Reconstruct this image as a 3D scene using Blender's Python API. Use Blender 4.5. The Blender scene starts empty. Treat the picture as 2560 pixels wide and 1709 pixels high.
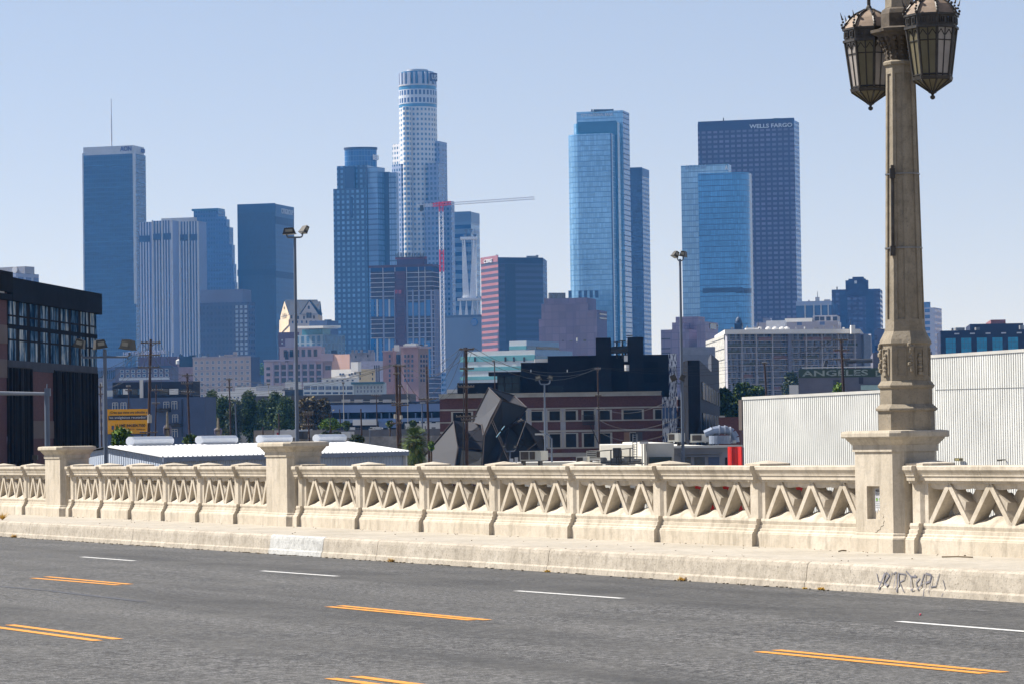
import bpy, math, random
from mathutils import Vector, Matrix
import numpy as np
R=math.radians
rnd=random.Random(7)
SC=bpy.context.scene; COL=SC.collection
# ---------------------------------------------------------------- camera
FPX=7600.0; CX=1280.0; CY=854.5; EYE=9.5
PIT=math.atan(225.5/FPX); ROLL=0.0138
Fv=Vector((0,math.cos(PIT),math.sin(PIT))); R0=Vector((1,0,0)); U0=Vector((0,-math.sin(PIT),math.cos(PIT)))
Rv=R0*math.cos(ROLL)-U0*math.sin(ROLL); Uv=U0*math.cos(ROLL)+R0*math.sin(ROLL)
cd=bpy.data.cameras.new('camera'); cam=bpy.data.objects.new('camera',cd); COL.objects.link(cam)
cd.sensor_width=36; cd.lens=FPX/2560*36; cd.clip_start=0.5; cd.clip_end=30000
cam.matrix_world=Matrix(((Rv.x,Uv.x,-Fv.x,0),(Rv.y,Uv.y,-Fv.y,0),(Rv.z,Uv.z,-Fv.z,EYE),(0,0,0,1)))
SC.camera=cam
# ---------------------------------------------------------------- light
SUN_AZ=20; SUN_EL=47
Sd=Vector((-math.cos(R(SUN_AZ))*math.cos(R(SUN_EL)),math.sin(R(SUN_AZ))*math.cos(R(SUN_EL)),math.sin(R(SUN_EL))))
W=bpy.data.worlds.new('World'); SC.world=W; W.use_nodes=True
nt=W.node_tree; nt.nodes.clear()
sk=nt.nodes.new('ShaderNodeTexSky'); sk.sky_type='NISHITA'; sk.sun_disc=False
sk.sun_elevation=R(SUN_EL); sk.sun_rotation=math.atan2(Sd.x,Sd.y); sk.altitude=0; sk.air_density=0.65; sk.dust_density=0.0; sk.ozone_density=2.5
bg=nt.nodes.new('ShaderNodeBackground'); bg.inputs[1].default_value=0.138
wo=nt.nodes.new('ShaderNodeOutputWorld'); wb=nt.nodes.new('ShaderNodeVectorMath'); wb.operation='MULTIPLY'; wb.inputs[1].default_value=(1.25,1.02,1.02); nt.links.new(sk.outputs[0],wb.inputs[0]); gmm=nt.nodes.new('ShaderNodeGamma'); gmm.inputs[1].default_value=0.6; nt.links.new(wb.outputs[0],gmm.inputs[0]); nt.links.new(gmm.outputs[0],bg.inputs[0]); nt.links.new(bg.outputs[0],wo.inputs[0])
ld=bpy.data.lights.new('sun','SUN'); ld.energy=5.0; ld.angle=R(0.53); ld.color=(1.0,0.95,0.88)
lo=bpy.data.objects.new('sun',ld); COL.objects.link(lo); lo.rotation_euler=Sd.to_track_quat('Z','Y').to_euler()
SC.view_settings.view_transform='Standard'; SC.view_settings.look='None'; SC.view_settings.exposure=0.84; SC.view_settings.gamma=1
SC.cycles.max_bounces=6; SC.cycles.volume_bounces=1; SC.cycles.transparent_max_bounces=12
# ---------------------------------------------------------------- helpers
def ray(x,y): return Fv+Rv*((x-CX)/FPX)-Uv*((y-CY)/FPX)
def PX(x,y,d):
    r=ray(x,y); r=r*(d/r.y); return Vector((r.x,r.y,r.z+EYE))
def s2l(c): return c/12.92 if c<=0.04045 else ((c+0.055)/1.055)**2.4
def C(r,g,b,k=0.8): return (s2l(r/255)*k,s2l(g/255)*k,s2l(b/255)*k,1)
class NT:
    def __init__(s,name):
        s.m=bpy.data.materials.new(name); s.m.use_nodes=True; s.t=s.m.node_tree; s.b=s.t.nodes['Principled BSDF']
    def n(s,ty,**kw):
        o=s.t.nodes.new('ShaderNode'+ty)
        for k,v in kw.items(): setattr(o,k,v)
        return o
    def l(s,a,b): s.t.links.new(a,b)
    def math(s,op,a,b=None,c=None):
        o=s.n('Math',operation=op)
        for i,v in enumerate((a,b,c)):
            if v is None: continue
            if isinstance(v,(int,float)): o.inputs[i].default_value=v
            else: s.l(v,o.inputs[i])
        return o.outputs[0]
    def mix(s,f,a,b):
        o=s.n('Mix',data_type='RGBA')
        for i,v in ((0,f),(6,a),(7,b)):
            if isinstance(v,(int,float,tuple)): o.inputs[i].default_value=v
            else: s.l(v,o.inputs[i])
        return o.outputs[2]
    def noise(s,scale,detail=4,rough=0.6,vec=None,coord='Object'):
        tc=s.n('TexCoord'); o=s.n('TexNoise'); o.inputs['Scale'].default_value=scale; o.inputs['Detail'].default_value=detail; o.inputs['Roughness'].default_value=rough
        s.l(vec if vec else tc.outputs[coord],o.inputs['Vector']); return o.outputs[0]
    def ramp(s,f,stops):
        o=s.n('ValToRGB'); e=o.color_ramp.elements
        while len(e)<len(stops): e.new(0.5)
        for i,(p,c) in enumerate(stops): e[i].position=p; e[i].color=c if isinstance(c,tuple) else (c,c,c,1)
        s.l(f,o.inputs[0]); return o.outputs[0]
    def bump(s,h,dist,st=1.0):
        o=s.n('Bump'); o.inputs['Strength'].default_value=st; o.inputs['Distance'].default_value=dist; s.l(h,o.inputs['Height']); s.l(o.outputs[0],s.b.inputs['Normal'])
MC={}
def M(name,col=None,rough=0.8,metal=0.0,var=0.12,scale=1.0,bump=0.0,spec=0.5):
    """plain painted / mineral surface with blotchy variation"""
    if name in MC: return MC[name]
    a=NT(name); a.b.inputs['Roughness'].default_value=rough; a.b.inputs['Metallic'].default_value=metal; a.b.inputs['Specular IOR Level'].default_value=spec
    nz=a.noise(scale,5,0.65)
    lo_=tuple(v*(1-var*1.6) for v in col[:3])+(1,); hi=tuple(min(1,v*(1+var)) for v in col[:3])+(1,)
    a.l(a.ramp(nz,[(0.3,lo_),(0.7,hi)]),a.b.inputs['Base Color'])
    if bump: a.bump(nz,bump)
    MC[name]=a.m; return a.m
def FM(name,pu,pv,fu,fv,wall,glass,jit=0.3,rg=0.12,ou=0.5,ov=0.5,metal=0.0,rw=0.7,spec=0.5,pw=0.0):
    """facade: window cells fu x fv of each pu x pv metres, UV in metres"""
    if name in MC: return MC[name]
    a=NT(name); tc=a.n('TexCoord'); sp=a.n('SeparateXYZ'); a.l(tc.outputs['UV'],sp.inputs[0])
    u=a.math('DIVIDE',sp.outputs[0],pu); v=a.math('DIVIDE',sp.outputs[1],pv)
    def band(c,off,fr):
        f=a.math('FRACT',a.math('ADD',c,off)); return a.math('LESS_THAN',a.math('ABSOLUTE',a.math('SUBTRACT',f,0.5)),fr/2)
    wn=a.n('TexWhiteNoise',noise_dimensions='2D'); cb=a.n('CombineXYZ')
    a.l(a.math('FLOOR',a.math('ADD',u,ou)),cb.inputs[0]); a.l(a.math('FLOOR',a.math('ADD',v,ov)),cb.inputs[1]); a.l(cb.outputs[0],wn.inputs['Vector'])
    msk=a.math('MULTIPLY',band(u,ou,fu) if fu<1 else 1.0,band(v,ov,fv) if fv<1 else 1.0)
    j=a.math('MULTIPLY_ADD',wn.outputs[0],2*jit,1-jit)
    big=a.noise(0.02,2,0.5); j=a.math('MULTIPLY',j,a.math('MULTIPLY_ADD',big,1.1,0.45))  # broad noise paints tower-scale reflections into the glass colour
    vm=a.n('VectorMath',operation='SCALE'); vm.inputs[0].default_value=glass[:3]; a.l(j,vm.inputs['Scale'])
    wv=a.n('VectorMath',operation='SCALE'); wv.inputs[0].default_value=wall[:3]; a.l(a.math('MULTIPLY_ADD',a.noise(0.15,4,0.7),0.3,0.85),wv.inputs['Scale'])
    a.l(a.mix(msk,wv.outputs[0],vm.outputs[0]),a.b.inputs['Base Color'])
    a.l(a.math('MULTIPLY_ADD',msk,rg-rw,rw),a.b.inputs['Roughness']); 
    if metal: a.l(a.math('MULTIPLY',msk,metal),a.b.inputs['Metallic'])
    a.b.inputs['Specular IOR Level'].default_value=spec
    MC[name]=a.m; return a.m
class MB:
    def __init__(s): s.v=[];s.f=[];s.m=[];s.uv=[]
    def face(s,pts,m=0,uv=None):
        i=len(s.v); s.v+= [tuple(p) for p in pts]; s.f.append(tuple(range(i,i+len(pts)))); s.m.append(m); s.uv.append(uv or [(0,0)]*len(pts))
    def prism(s,pts,z0,z1,ms=0,mt=None,bot=True):
        n=len(pts); acc=0
        for i in range(n):
            a=Vector(pts[i][:2]); b=Vector(pts[(i+1)%n][:2]); L=(b-a).length
            m=ms[i%len(ms)] if isinstance(ms,(list,tuple)) else ms
            s.face([(a.x,a.y,z0),(b.x,b.y,z0),(b.x,b.y,z1),(a.x,a.y,z1)],m,[(acc,z0),(acc+L,z0),(acc+L,z1),(acc,z1)])
            acc+=L
        mt=(ms if not isinstance(ms,(list,tuple)) else ms[0]) if mt is None else mt
        s.face([(p[0],p[1],z1) for p in pts],mt,[(p[0],p[1]) for p in pts])
        if bot: s.face([(p[0],p[1],z0) for p in reversed(pts)],mt)
    def box(s,c,x,y,z,m=0):
        """centre and three half-extent vectors"""
        c=Vector(c);x=Vector(x);y=Vector(y);z=Vector(z)
        P=[c+x*a+y*b+z*d for d in(-1,1) for b in(-1,1) for a in(-1,1)]
        lx,ly,lz=2*x.length,2*y.length,2*z.length
        for f,du,dv in(((0,2,3,1),ly,lx),((4,5,7,6),lx,ly),((0,1,5,4),lx,lz),((1,3,7,5),ly,lz),((3,2,6,7),lx,lz),((2,0,4,6),ly,lz)):
            s.face([P[k] for k in f],m,[(0,0),(du,0),(du,dv),(0,dv)])
    def abox(s,x0,x1,y0,y1,z0,z1,m=0): s.box(((x0+x1)/2,(y0+y1)/2,(z0+z1)/2),((x1-x0)/2,0,0),(0,(y1-y0)/2,0),(0,0,(z1-z0)/2),m)
    def cyl(s,p0,p1,r0,r1=None,n=8,m=0,cap=True,rot=0):
        p0=Vector(p0);p1=Vector(p1); r1=r0 if r1 is None else r1; d=(p1-p0).normalized()
        a=d.orthogonal().normalized() if abs(d.z)<0.99 else Vector((1,0,0)); a=(a-d*a.dot(d)).normalized(); b=d.cross(a)
        A=[p0+(a*math.cos(rot+2*math.pi*i/n)+b*math.sin(rot+2*math.pi*i/n))*r0 for i in range(n)]
        B=[p1+(a*math.cos(rot+2*math.pi*i/n)+b*math.sin(rot+2*math.pi*i/n))*r1 for i in range(n)]
        for i in range(n):
            j=(i+1)%n; s.face([A[i],A[j],B[j],B[i]],m)
        if cap: s.face(A[::-1],m); s.face(B,m)
    def tube(s,pts,r,n=6,m=0):
        for a,b in zip(pts[:-1],pts[1:]): s.cyl(a,b,r,r,n,m)
    def rings(s,ax,prof,n=8,rot=0,m=0,ex=(1,0),ey=(0,1)):
        """stack of n-gons (r,z) about a vertical axis"""
        ex=Vector((*ex,0));ey=Vector((*ey,0)); rs=[]
        for r,z in prof:
            rs.append([Vector((ax[0],ax[1],z))+ex*(r*math.cos(rot+2*math.pi*i/n))+ey*(r*math.sin(rot+2*math.pi*i/n)) for i in range(n)])
        for A,B in zip(rs[:-1],rs[1:]):
            for i in range(n):
                j=(i+1)%n; s.face([A[i],A[j],B[j],B[i]],m)
        s.face(rs[0][::-1],m); s.face(rs[-1],m)
    def ball(s,c,r,m=0,n=8,sz=1.0):
        c=Vector(c); k=n//2; prof=[(max(1e-3,r*math.sin(math.pi*i/k)),c.z-r*sz*math.cos(math.pi*i/k)) for i in range(k+1)]
        s.rings((c.x,c.y),prof,n,0,m)
    def build(s,name,mats,parent=None,org=None,smooth=False):
        if org is None: org=Vector(parent['_o']) if parent is not None else Vector((0,0,0))
        me=bpy.data.meshes.new(name)
        me.from_pydata([(v[0]-org[0],v[1]-org[1],v[2]-org[2]) for v in s.v],[],s.f)
        if not isinstance(mats,(list,tuple)): mats=[mats]
        for m in mats: me.materials.append(m)
        me.polygons.foreach_set('material_index',s.m)
        ul=me.uv_layers.new(name='UVMap'); ul.data.foreach_set('uv',[c for f in s.uv for p in f for c in p])
        if smooth: me.polygons.foreach_set('use_smooth',[True]*len(s.f))
        me.update()
        o=bpy.data.objects.new(name,me); COL.objects.link(o); o['_o']=tuple(org)
        if parent is not None: o.parent=parent
        else: o.location=org
        return o
def tag(o,label=None,cat=None,group=None,kind=None):
    if label: o['label']=label
    if cat: o['category']=cat
    if group: o['group']=group
    if kind: o['kind']=kind
    return o
def thing(name,loc,label,cat,group=None):
    o=bpy.data.objects.new(name,None); COL.objects.link(o); o.location=loc; o['_o']=tuple(loc); o.empty_display_size=0.5
    return tag(o,label,cat,group)
def inst(me,name,parent,loc,rz=0,scale=None):
    o=bpy.data.objects.new(name,me); COL.objects.link(o); o.parent=parent; po=Vector(parent['_o'])
    o.location=Vector(loc)-po; o.rotation_euler=(0,0,rz); o['_o']=tuple(loc)
    if scale: o.scale=scale
    return o
class Face:
    def __init__(s,a,b): 
        s.P=Vector((a[0],a[1],0)); d=Vector((b[0]-a[0],b[1]-a[1],0)); s.W=d.length; s.D=d/s.W; s.N=Vector((s.D.y,-s.D.x,0)); s.rz=math.atan2(s.D.y,s.D.x)
    def hit(s,x,y):
        r=ray(x,y); t=(s.P.x*s.N.x+s.P.y*s.N.y)/(r.x*s.N.x+r.y*s.N.y); p=r*t; p.z+=EYE
        return (p-s.P).dot(s.D),p.z
    def at(s,u,z,out=0): p=s.P+s.D*u+s.N*out; return Vector((p.x,p.y,z))
def colx(x,y,d): p=PX(x,y,d); return (p.x,p.y)
def rect(x0,xc,x1,yt,d,th=73,L=None,W_=None):
    """footprint from image columns: left end, near corner, right end"""
    t=R(th); l=Vector((-math.sin(t),math.cos(t))); r=Vector((math.cos(t),math.sin(t)))
    c=Vector(colx(xc,yt,d))
    def solve(x,dr):
        q=ray(x,yt); k=q.x/q.y; return (k*c.y-c.x)/(dr.x-k*dr.y)
    a=L if x0 is None else solve(x0,l); b=W_ if x1 is None else solve(x1,r)
    if b<=0 or b>90: b=30
    if a<=0 or a>500: print('RECT?',x0,xc,x1,d,a); a=30
    return [tuple(c+l*a),tuple(c),tuple(c+r*b),tuple(c+r*b+l*a)]
def fp(yt,pts): return [colx(x,yt,d) for x,d in pts]
def front(x0,d0,x1,d1,yt,dep):
    """a wall seen from x0 to x1, with thickness dep behind"""
    a=Vector(colx(x0,yt,d0)); b=Vector(colx(x1,yt,d1)); n=(b-a).normalized(); n=Vector((-n.y,n.x))
    return [tuple(a),tuple(b),tuple(b+n*dep),tuple(a+n*dep)]
class Bld:
    def __init__(s,name,label,cat,pts,top,mats,group=None,z0=0.0,body='wall',roof=None):
        """top=(x,y,i): pixel of the roof edge at footprint point i"""
        x,y,i=top; d=pts[i][1]; s.z1=PX(x,y,d).z; s.pts=pts; s.z0=z0
        cx=sum(p[0] for p in pts)/len(pts); cy=sum(p[1] for p in pts)/len(pts)
        s.root=thing(name,Vector((cx,cy,z0)),label,cat,group)
        if not isinstance(mats,(list,tuple)): mats=[mats]
        mb=MB(); mb.prism(pts,z0,s.z1,list(range(len(mats))),len(mats) if roof else 0)
        s.body=mb.build(body,list(mats)+([roof] if roof else []),s.root)
        s.F=[Face(pts[k],pts[(k+1)%len(pts)]) for k in range(len(pts))]
    def block(s,name,pts,z0,z1,mats,roof=None,parent=None):
        if not isinstance(mats,(list,tuple)): mats=[mats]
        mb=MB(); mb.prism(pts,z0,z1,list(range(len(mats))),len(mats) if roof else 0)
        return mb.build(name,list(mats)+([roof] if roof else []),parent or s.root)
    def slab(s,k,name,x0,y0,x1,y1,mat,out=0.4,inn=0.3,label=None,parent=None):
        F=s.F[k] if isinstance(k,int) else k; u0,z1=F.hit(x0,y0); u1,_=F.hit(x1,y0); _,z0=F.hit(x0,y1)
        return s.slabm(F,name,u0,z0,u1,z1,mat,out,inn,label,parent)
    def slabm(s,F,name,u0,z0,u1,z1,mat,out=0.4,inn=0.3,label=None,parent=None):
        F=s.F[F] if isinstance(F,int) else F
        mb=MB(); c=F.at((u0+u1)/2,(z0+z1)/2,(out-inn)/2)
        mb.box(c,F.D*((u1-u0)/2),F.N*((out+inn)/2),(0,0,(z1-z0)/2)); o=mb.build(name,mat,parent or s.root)
        if label: o['label']=label
        return o
    def grid(s,k,x0,y0,x1,y1,nc,nr,wf,hf,glass,frame=None,name='window',out=0.15,mun=(1,1),fw=0.08,skip=None,lim=100,cnt=None,sill=None):
        F=s.F[k] if isinstance(k,int) else k; u0,z1=F.hit(x0,y0); u1,_=F.hit(x1,y0); _,z0=F.hit(x0,y1)
        pu=(u1-u0)/nc; pz=(z1-z0)/nr; w=pu*wf; h=pz*hf
        def geo(mb,o,X,Y):
            mb.box(o,X*(w/2),Y*(out/2),(0,0,h/2),0)
            if frame:
                t=fw*min(w,h); yo=Y*(out/2+0.04)
                for sx in (-1,1): mb.box(o+X*(sx*(w/2-t/2)),X*(t/2),yo,(0,0,h/2),1)
                for sz in (-1,1): mb.box(o+Vector((0,0,sz*(h/2-t/2))),X*(w/2-t),yo,(0,0,t/2),1)
                for i in range(1,mun[0]): mb.box(o+X*(w*(i/mun[0]-0.5)),X*(t*0.35),Y*(out/2+0.03),(0,0,h/2-t),1)
                for i in range(1,mun[1]): mb.box(o+Vector((0,0,h*(i/mun[1]-0.5))),X*(w/2-t),Y*(out/2+0.02),(0,0,t*0.35),1)
        mb=MB(); geo(mb,Vector((0,0,0)),Vector((1,0,0)),Vector((0,1,0)))
        proto=mb.build(name,[glass]+([frame] if frame else []),None,Vector((0,0,0))); me=proto.data; bpy.data.objects.remove(proto)
        n=0; rest=MB()
        for r in range(nr):
            for c in range(nc):
                if skip and skip(c,r): continue
                p=F.at(u0+(c+0.5)*pu,z1-(r+0.5)*pz,0)
                if n<lim: inst(me,name,s.root,p,F.rz)
                else: geo(rest,p,F.D,F.N)
                n+=1
        if rest.f: tag(rest.build(name+'_array',[glass]+([frame] if frame else []),s.root),kind='stuff')
        return n
FONTC={}
def textmesh(txt,bold=0.0):
    key=(txt,bold)
    if key in FONTC: return FONTC[key]
    cu=bpy.data.curves.new('txt','FONT'); cu.body=txt; cu.extrude=0.02; cu.offset=bold; cu.resolution_u=3
    o=bpy.data.objects.new('txt',cu); COL.objects.link(o); dg=bpy.context.evaluated_depsgraph_get(); dg.update()
    me=bpy.data.meshes.new_from_object(o.evaluated_get(dg)); bpy.data.objects.remove(o); bpy.data.curves.remove(cu)
    v=np.zeros(len(me.vertices)*3,'f'); me.vertices.foreach_get('co',v); v=v.reshape(-1,3)
    r=(v,[tuple(p.vertices) for p in me.polygons]); FONTC[key]=r; return r
def text(root,F,x0,y0,x1,y1,txt,mat,out=0.5,name='lettering',bold=0.01,th=0.3,label=None):
    u0,z1=F.hit(x0,y0); u1,_=F.hit(x1,y0); _,z0=F.hit(x0,y1)
    v,f=textmesh(txt,bold); a=v.min(0); b=v.max(0); mb=MB()
    for p in v:
        u=u0+(p[0]-a[0])/(b[0]-a[0])*(u1-u0); z=z0+(p[1]-a[1])/(b[1]-a[1])*(z1-z0); w=out+(0 if p[2]<(a[2]+b[2])/2 else th)
        mb.v.append(tuple(F.at(u,z,w)))
    for q in f: mb.f.append(q); mb.m.append(0); mb.uv.append([(0,0)]*len(q))
    o=mb.build(name,mat,root)
    if label: o['label']=label
    return o
# ================================================================ setting: ground
gm=NT('ground_mat'); gm.b.inputs['Roughness'].default_value=0.95
gm.l(gm.ramp(gm.noise(0.02,6,0.7),[(0.3,(0.10,0.10,0.095,1)),(0.55,(0.17,0.16,0.145,1)),(0.75,(0.24,0.23,0.21,1))]),gm.b.inputs['Base Color'])
mb=MB(); mb.face([(-1500,-60,0),(1500,-60,0),(1500,2960,0),(-1500,2960,0)],0,[(0,0)]*4); tag(mb.build('ground',gm.m),kind='structure')
# ================================================================ bridge frame
PH=R(27.35); BU=Vector((-math.sin(PH),math.cos(PH),0)); BN=Vector((math.cos(PH),math.sin(PH),0)); DIST=21.0; EH=1.39; SLP=-0.0039
def BW(s,t,h):
    p=BN*(DIST-t)+BU*s; return Vector((p.x,p.y,EYE-EH+h+SLP*s))
def s_at(x,t=0.0,y=1168):
    r=ray(x,y); k=r.x/r.y; D=DIST-t
    return (k*D*BN.y-D*BN.x)/(BU.x-k*BU.y)
def t_at(x,y,h):
    """offset t (towards the camera) and s of a pixel lying on the level h of the bridge"""
    r=ray(x,y); # EYE+r.z*k = EYE-EH+h+SLP*s ; s=r.BU*k
    k=(-EH+h)/(r.z-SLP*r.dot(BU)); p=r*k; return p.dot(BU),DIST-p.dot(BN)
def concrete(name,c0,c1,c2,speck=0.0,bump=0.004,stain=0.5):
    if name in MC: return MC[name]
    c0,c1,c2=[tuple(v*1.0 for v in c[:3])+(1,) for c in (c0,c1,c2)]
    a=NT(name); a.b.inputs['Roughness'].default_value=0.92; a.b.inputs['Specular IOR Level'].default_value=0.25
    big=a.noise(0.9,6,0.7); fine=a.noise(38,4,0.7); med=a.noise(7,5,0.75)
    tc=a.n('TexCoord'); mp=a.n('Mapping'); mp.inputs['Scale'].default_value=(3.2,3.2,0.5); a.l(tc.outputs['Object'],mp.inputs[0])
    st=a.noise(1.6,5,0.7,vec=mp.outputs[0])
    col=a.ramp(big,[(0.3,c0),(0.52,c1),(0.75,c2)])
    col=a.mix(a.math('MULTIPLY',a.ramp(st,[(0.50,0.0),(0.66,1.0)]),stain),col,tuple(v*0.62 for v in c0[:3])+(1,))
    if speck: col=a.mix(a.math('MULTIPLY',a.ramp(fine,[(0.55,0.0),(0.68,1.0)]),speck),col,tuple(v*0.28 for v in c0[:3])+(1,))
    col=a.mix(a.math('MULTIPLY',a.ramp(med,[(0.46,0.0),(0.66,1.0)]),0.3+speck*0.55),col,tuple(v*0.66 for v in c0[:3])+(1,))
    a.l(col,a.b.inputs['Base Color']); a.bump(a.math('ADD',a.math('MULTIPLY',fine,0.6),a.math('ADD',med,big)),bump,0.9)
    MC[name]=a.m; return a.m
CONC=concrete('cast_concrete',C(194,183,164),C(211,200,182),C(221,212,196),0.2,0.006,0.6)
LAMPC=concrete('lamp_concrete',C(142,132,116),C(164,153,135),C(184,172,152),0.35,0.008,0.4)
WALKC=concrete('sidewalk_concrete',C(176,168,154),C(192,184,170),C(204,197,184),0.25,0.004,0.25)
KERBC=concrete('kerb_concrete',C(180,170,154),C(198,188,172),C(208,199,184),0.75,0.008,0.3)
# road
rd=NT('asphalt'); rd.b.inputs['Roughness'].default_value=0.85; rd.b.inputs['Specular IOR Level'].default_value=0.35
agg=rd.math('ADD',rd.math('MULTIPLY',rd.noise(70,3,0.8),0.55),rd.math('MULTIPLY',rd.noise(16,3,0.75),0.45)); tc=rd.n('TexCoord'); mp=rd.n('Mapping'); mp.inputs['Rotation'].default_value=(0,0,-PH); rd.l(tc.outputs['Object'],mp.inputs[0])
mp2=rd.n('Mapping'); mp2.inputs['Scale'].default_value=(0.55,0.05,1); rd.l(mp.outputs[0],mp2.inputs[0]); lane=rd.noise(1.5,4,0.6,vec=mp2.outputs[0])
blotch=rd.noise(0.7,6,0.7)
col=rd.ramp(agg,[(0.42,(0.014,0.014,0.014,1)),(0.5,(0.070,0.069,0.068,1)),(0.58,(0.21,0.208,0.203,1))])
col=rd.mix(rd.ramp(lane,[(0.38,0.0),(0.62,0.75)]),col,(0.034,0.034,0.034,1)); col=rd.mix(rd.ramp(blotch,[(0.42,0.0),(0.75,0.5)]),col,(0.13,0.126,0.118,1))
rd.l(col,rd.b.inputs['Base Color']); rd.bump(agg,0.012,0.9)
KH=-0.30; KT=t_at(1700,1387,0)[1]
S0,S1=-34,330
def bprism(mb,prof,s0,s1,m=0,caps=True,loop=False):
    """extrude a (t,h) profile along the bridge; profile listed top->down on the camera side"""
    n=len(prof); rng=range(n) if loop else range(n-1)
    for i in rng:
        a=prof[i];b=prof[(i+1)%n]; mb.face([BW(s0,*a),BW(s0,*b),BW(s1,*b),BW(s1,*a)],m)
    if caps: mb.face([BW(s0,*p) for p in prof][::-1],m); mb.face([BW(s1,*p) for p in prof],m)
mb=MB(); mb.face([BW(S0,KT-0.02,KH),BW(S0,DIST+3,KH),BW(S1,DIST+3,KH),BW(S1,KT-0.02,KH)]); tag(mb.build('road',rd.m),kind='structure')
mb=MB(); bprism(mb,[(KT-0.06,0),(-0.95,0),(-0.95,-1.3),(DIST+3,-1.3),(DIST+3,KH-0.004),(KT-0.06,KH-0.004)],S0,S1,loop=True); tag(mb.build('sidewalk',WALKC),kind='structure')
mb=MB()
kp=[(KT-0.25,0.004),(KT-0.075,0.004),(KT-0.04,-0.004),(KT-0.02,-0.02),(KT-0.008,-0.06),(KT+0.012,-0.215),(KT+0.03,-0.235),(KT+0.04,KH)]
s=S0; rk=random.Random(3)
while s<S1:
    e=min(S1,s+4.2+rk.random()*2.4); bprism(mb,kp,s+0.008,e-0.004); s=e
tag(mb.build('kerb',KERBC),kind='structure')
# repainted pale patch and graffiti on the kerb face
PATCH=concrete('repaint',C(196,196,192),C(208,208,204),C(216,216,212),1.0,0.008,0.1)
mb=MB(); a,b=s_at(808,KT,1360),s_at(676,KT,1360); bprism(mb,[(t+0.004,h+0.003) for t,h in kp[1:]],a,b); tag(mb.build('kerb_paint_patch',PATCH),kind='structure')
GRAF=M('graffiti_paint',(0.17,0.165,0.19,1),0.7,var=0.35,scale=25)
def kerbpt(x,y):
    r=ray(x,y); k=(DIST-KT-0.012)/r.dot(BN); p=r*k; s=p.dot(BU); h=EYE+r.z*k-(EYE-EH+SLP*s); return s,h
mb=MB(); gs=[[(2190,1432),(2196,1452),(2206,1454)],[(2210,1430),(2203,1470)],[(2214,1428),(2200,1474)],[(2213,1430),(2222,1436),(2211,1456),(2222,1462)],[(2228,1428),(2222,1462)],
[(2230,1434),(2238,1428),(2240,1468)],[(2244,1430),(2248,1478)],[(2244,1432),(2262,1434),(2260,1448),(2248,1454),(2266,1478)],[(2262,1426),(2276,1440),(2290,1440),(2284,1436)],[(2276,1440),(2284,1474),(2290,1470)],
[(2298,1444),(2290,1456),(2300,1472),(2306,1456)],[(2308,1432),(2302,1462)],[(2312,1430),(2314,1490)],[(2312,1432),(2326,1436),(2324,1452),(2314,1456)],[(2330,1438),(2326,1482)],[(2346,1432),(2340,1464),(2328,1466)],[(2356,1448),(2364,1470),(2360,1490)]]
gw=random.Random(8)
for g in gs:
    P=[kerbpt(*q) for q in g]; gk=gw.uniform(.55,1.5)
    for (sa,ha),(sb,hb) in zip(P[:-1],P[1:]):
        L=math.hypot(sb-sa,hb-ha); nx,nz=-(hb-ha)/L*0.008*gk,(sb-sa)/L*0.008*gk
        f=lambda s,h:BW(s,KT+0.017-(h+0.2)*0.13 if h>-0.215 else KT+0.045,h)
        mb.face([f(sa+nx,ha+nz),f(sb+nx,hb+nz),f(sb-nx,hb-nz),f(sa-nx,ha-nz)])
tag(mb.build('graffiti',GRAF),kind='structure')
# lane paint
def worn(name,c):
    a=NT(name); a.b.inputs['Roughness'].default_value=0.7; n_=a.noise(30,4,0.8)
    a.l(a.ramp(n_,[(0.34,(0.12,0.115,0.11,1)),(0.45,c),(0.8,tuple(v*1.05 for v in c[:3])+(1,))]),a.b.inputs['Base Color']); return a.m
YEL=worn('yellow_paint',(0.66,0.27,0.025,1)); WHT=worn('white_paint',(0.6,0.6,0.58,1))
def stripe(px0,px1,w,mat,name):
    s0,t0=t_at(*px0,KH); s1,t1=t_at(*px1,KH); t=(t0+t1)/2; mb=MB()
    mb.face([BW(s0,t0-w/2,KH+0.004),BW(s0,t0+w/2,KH+0.004),BW(s1,t1+w/2,KH+0.004),BW(s1,t1-w/2,KH+0.004)]); tag(mb.build(name,mat),kind='structure')
for q in (((116,1440.5),(325,1459.5)),((82,1444),(297,1461.5)),((850,1513),(1220,1549)),((822,1515.5),(1180,1549.5)),((1940,1624),(2510,1680)),((1896,1628),(2462,1683)),((24,1561),(296,1597)),((-60,1560),(245,1601)),((888,1690),(1300,1744)),((826,1695),(1240,1750))):
    stripe(q[0],q[1],0.105,YEL,'yellow_lane_marking')
for q in (((204,1391),(336,1401)),((655,1426),(843,1439.5)),((1291,1476),(1556,1495)),((2245,1552.5),(2640,1584)),((-120,1366),(-20,1374))):
    stripe(q[0],q[1],0.10,WHT,'white_lane_marking')
# dark crack line across the near lane
mb=MB(); pts=[(0,1465),(120,1475),(210,1486),(300,1496),(358,1503)]
for a,b in zip(pts[:-1],pts[1:]):
    (s0,t0),(s1,t1)=t_at(*a,KH),t_at(*b,KH); mb.face([BW(s0,t0-0.05,KH+0.003),BW(s0,t0+0.05,KH+0.003),BW(s1,t1+0.05,KH+0.003),BW(s1,t1-0.05,KH+0.003)])
tag(mb.build('tar_seam',M('tar',(0.06,0.06,0.065,1),0.6)),kind='structure')
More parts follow.
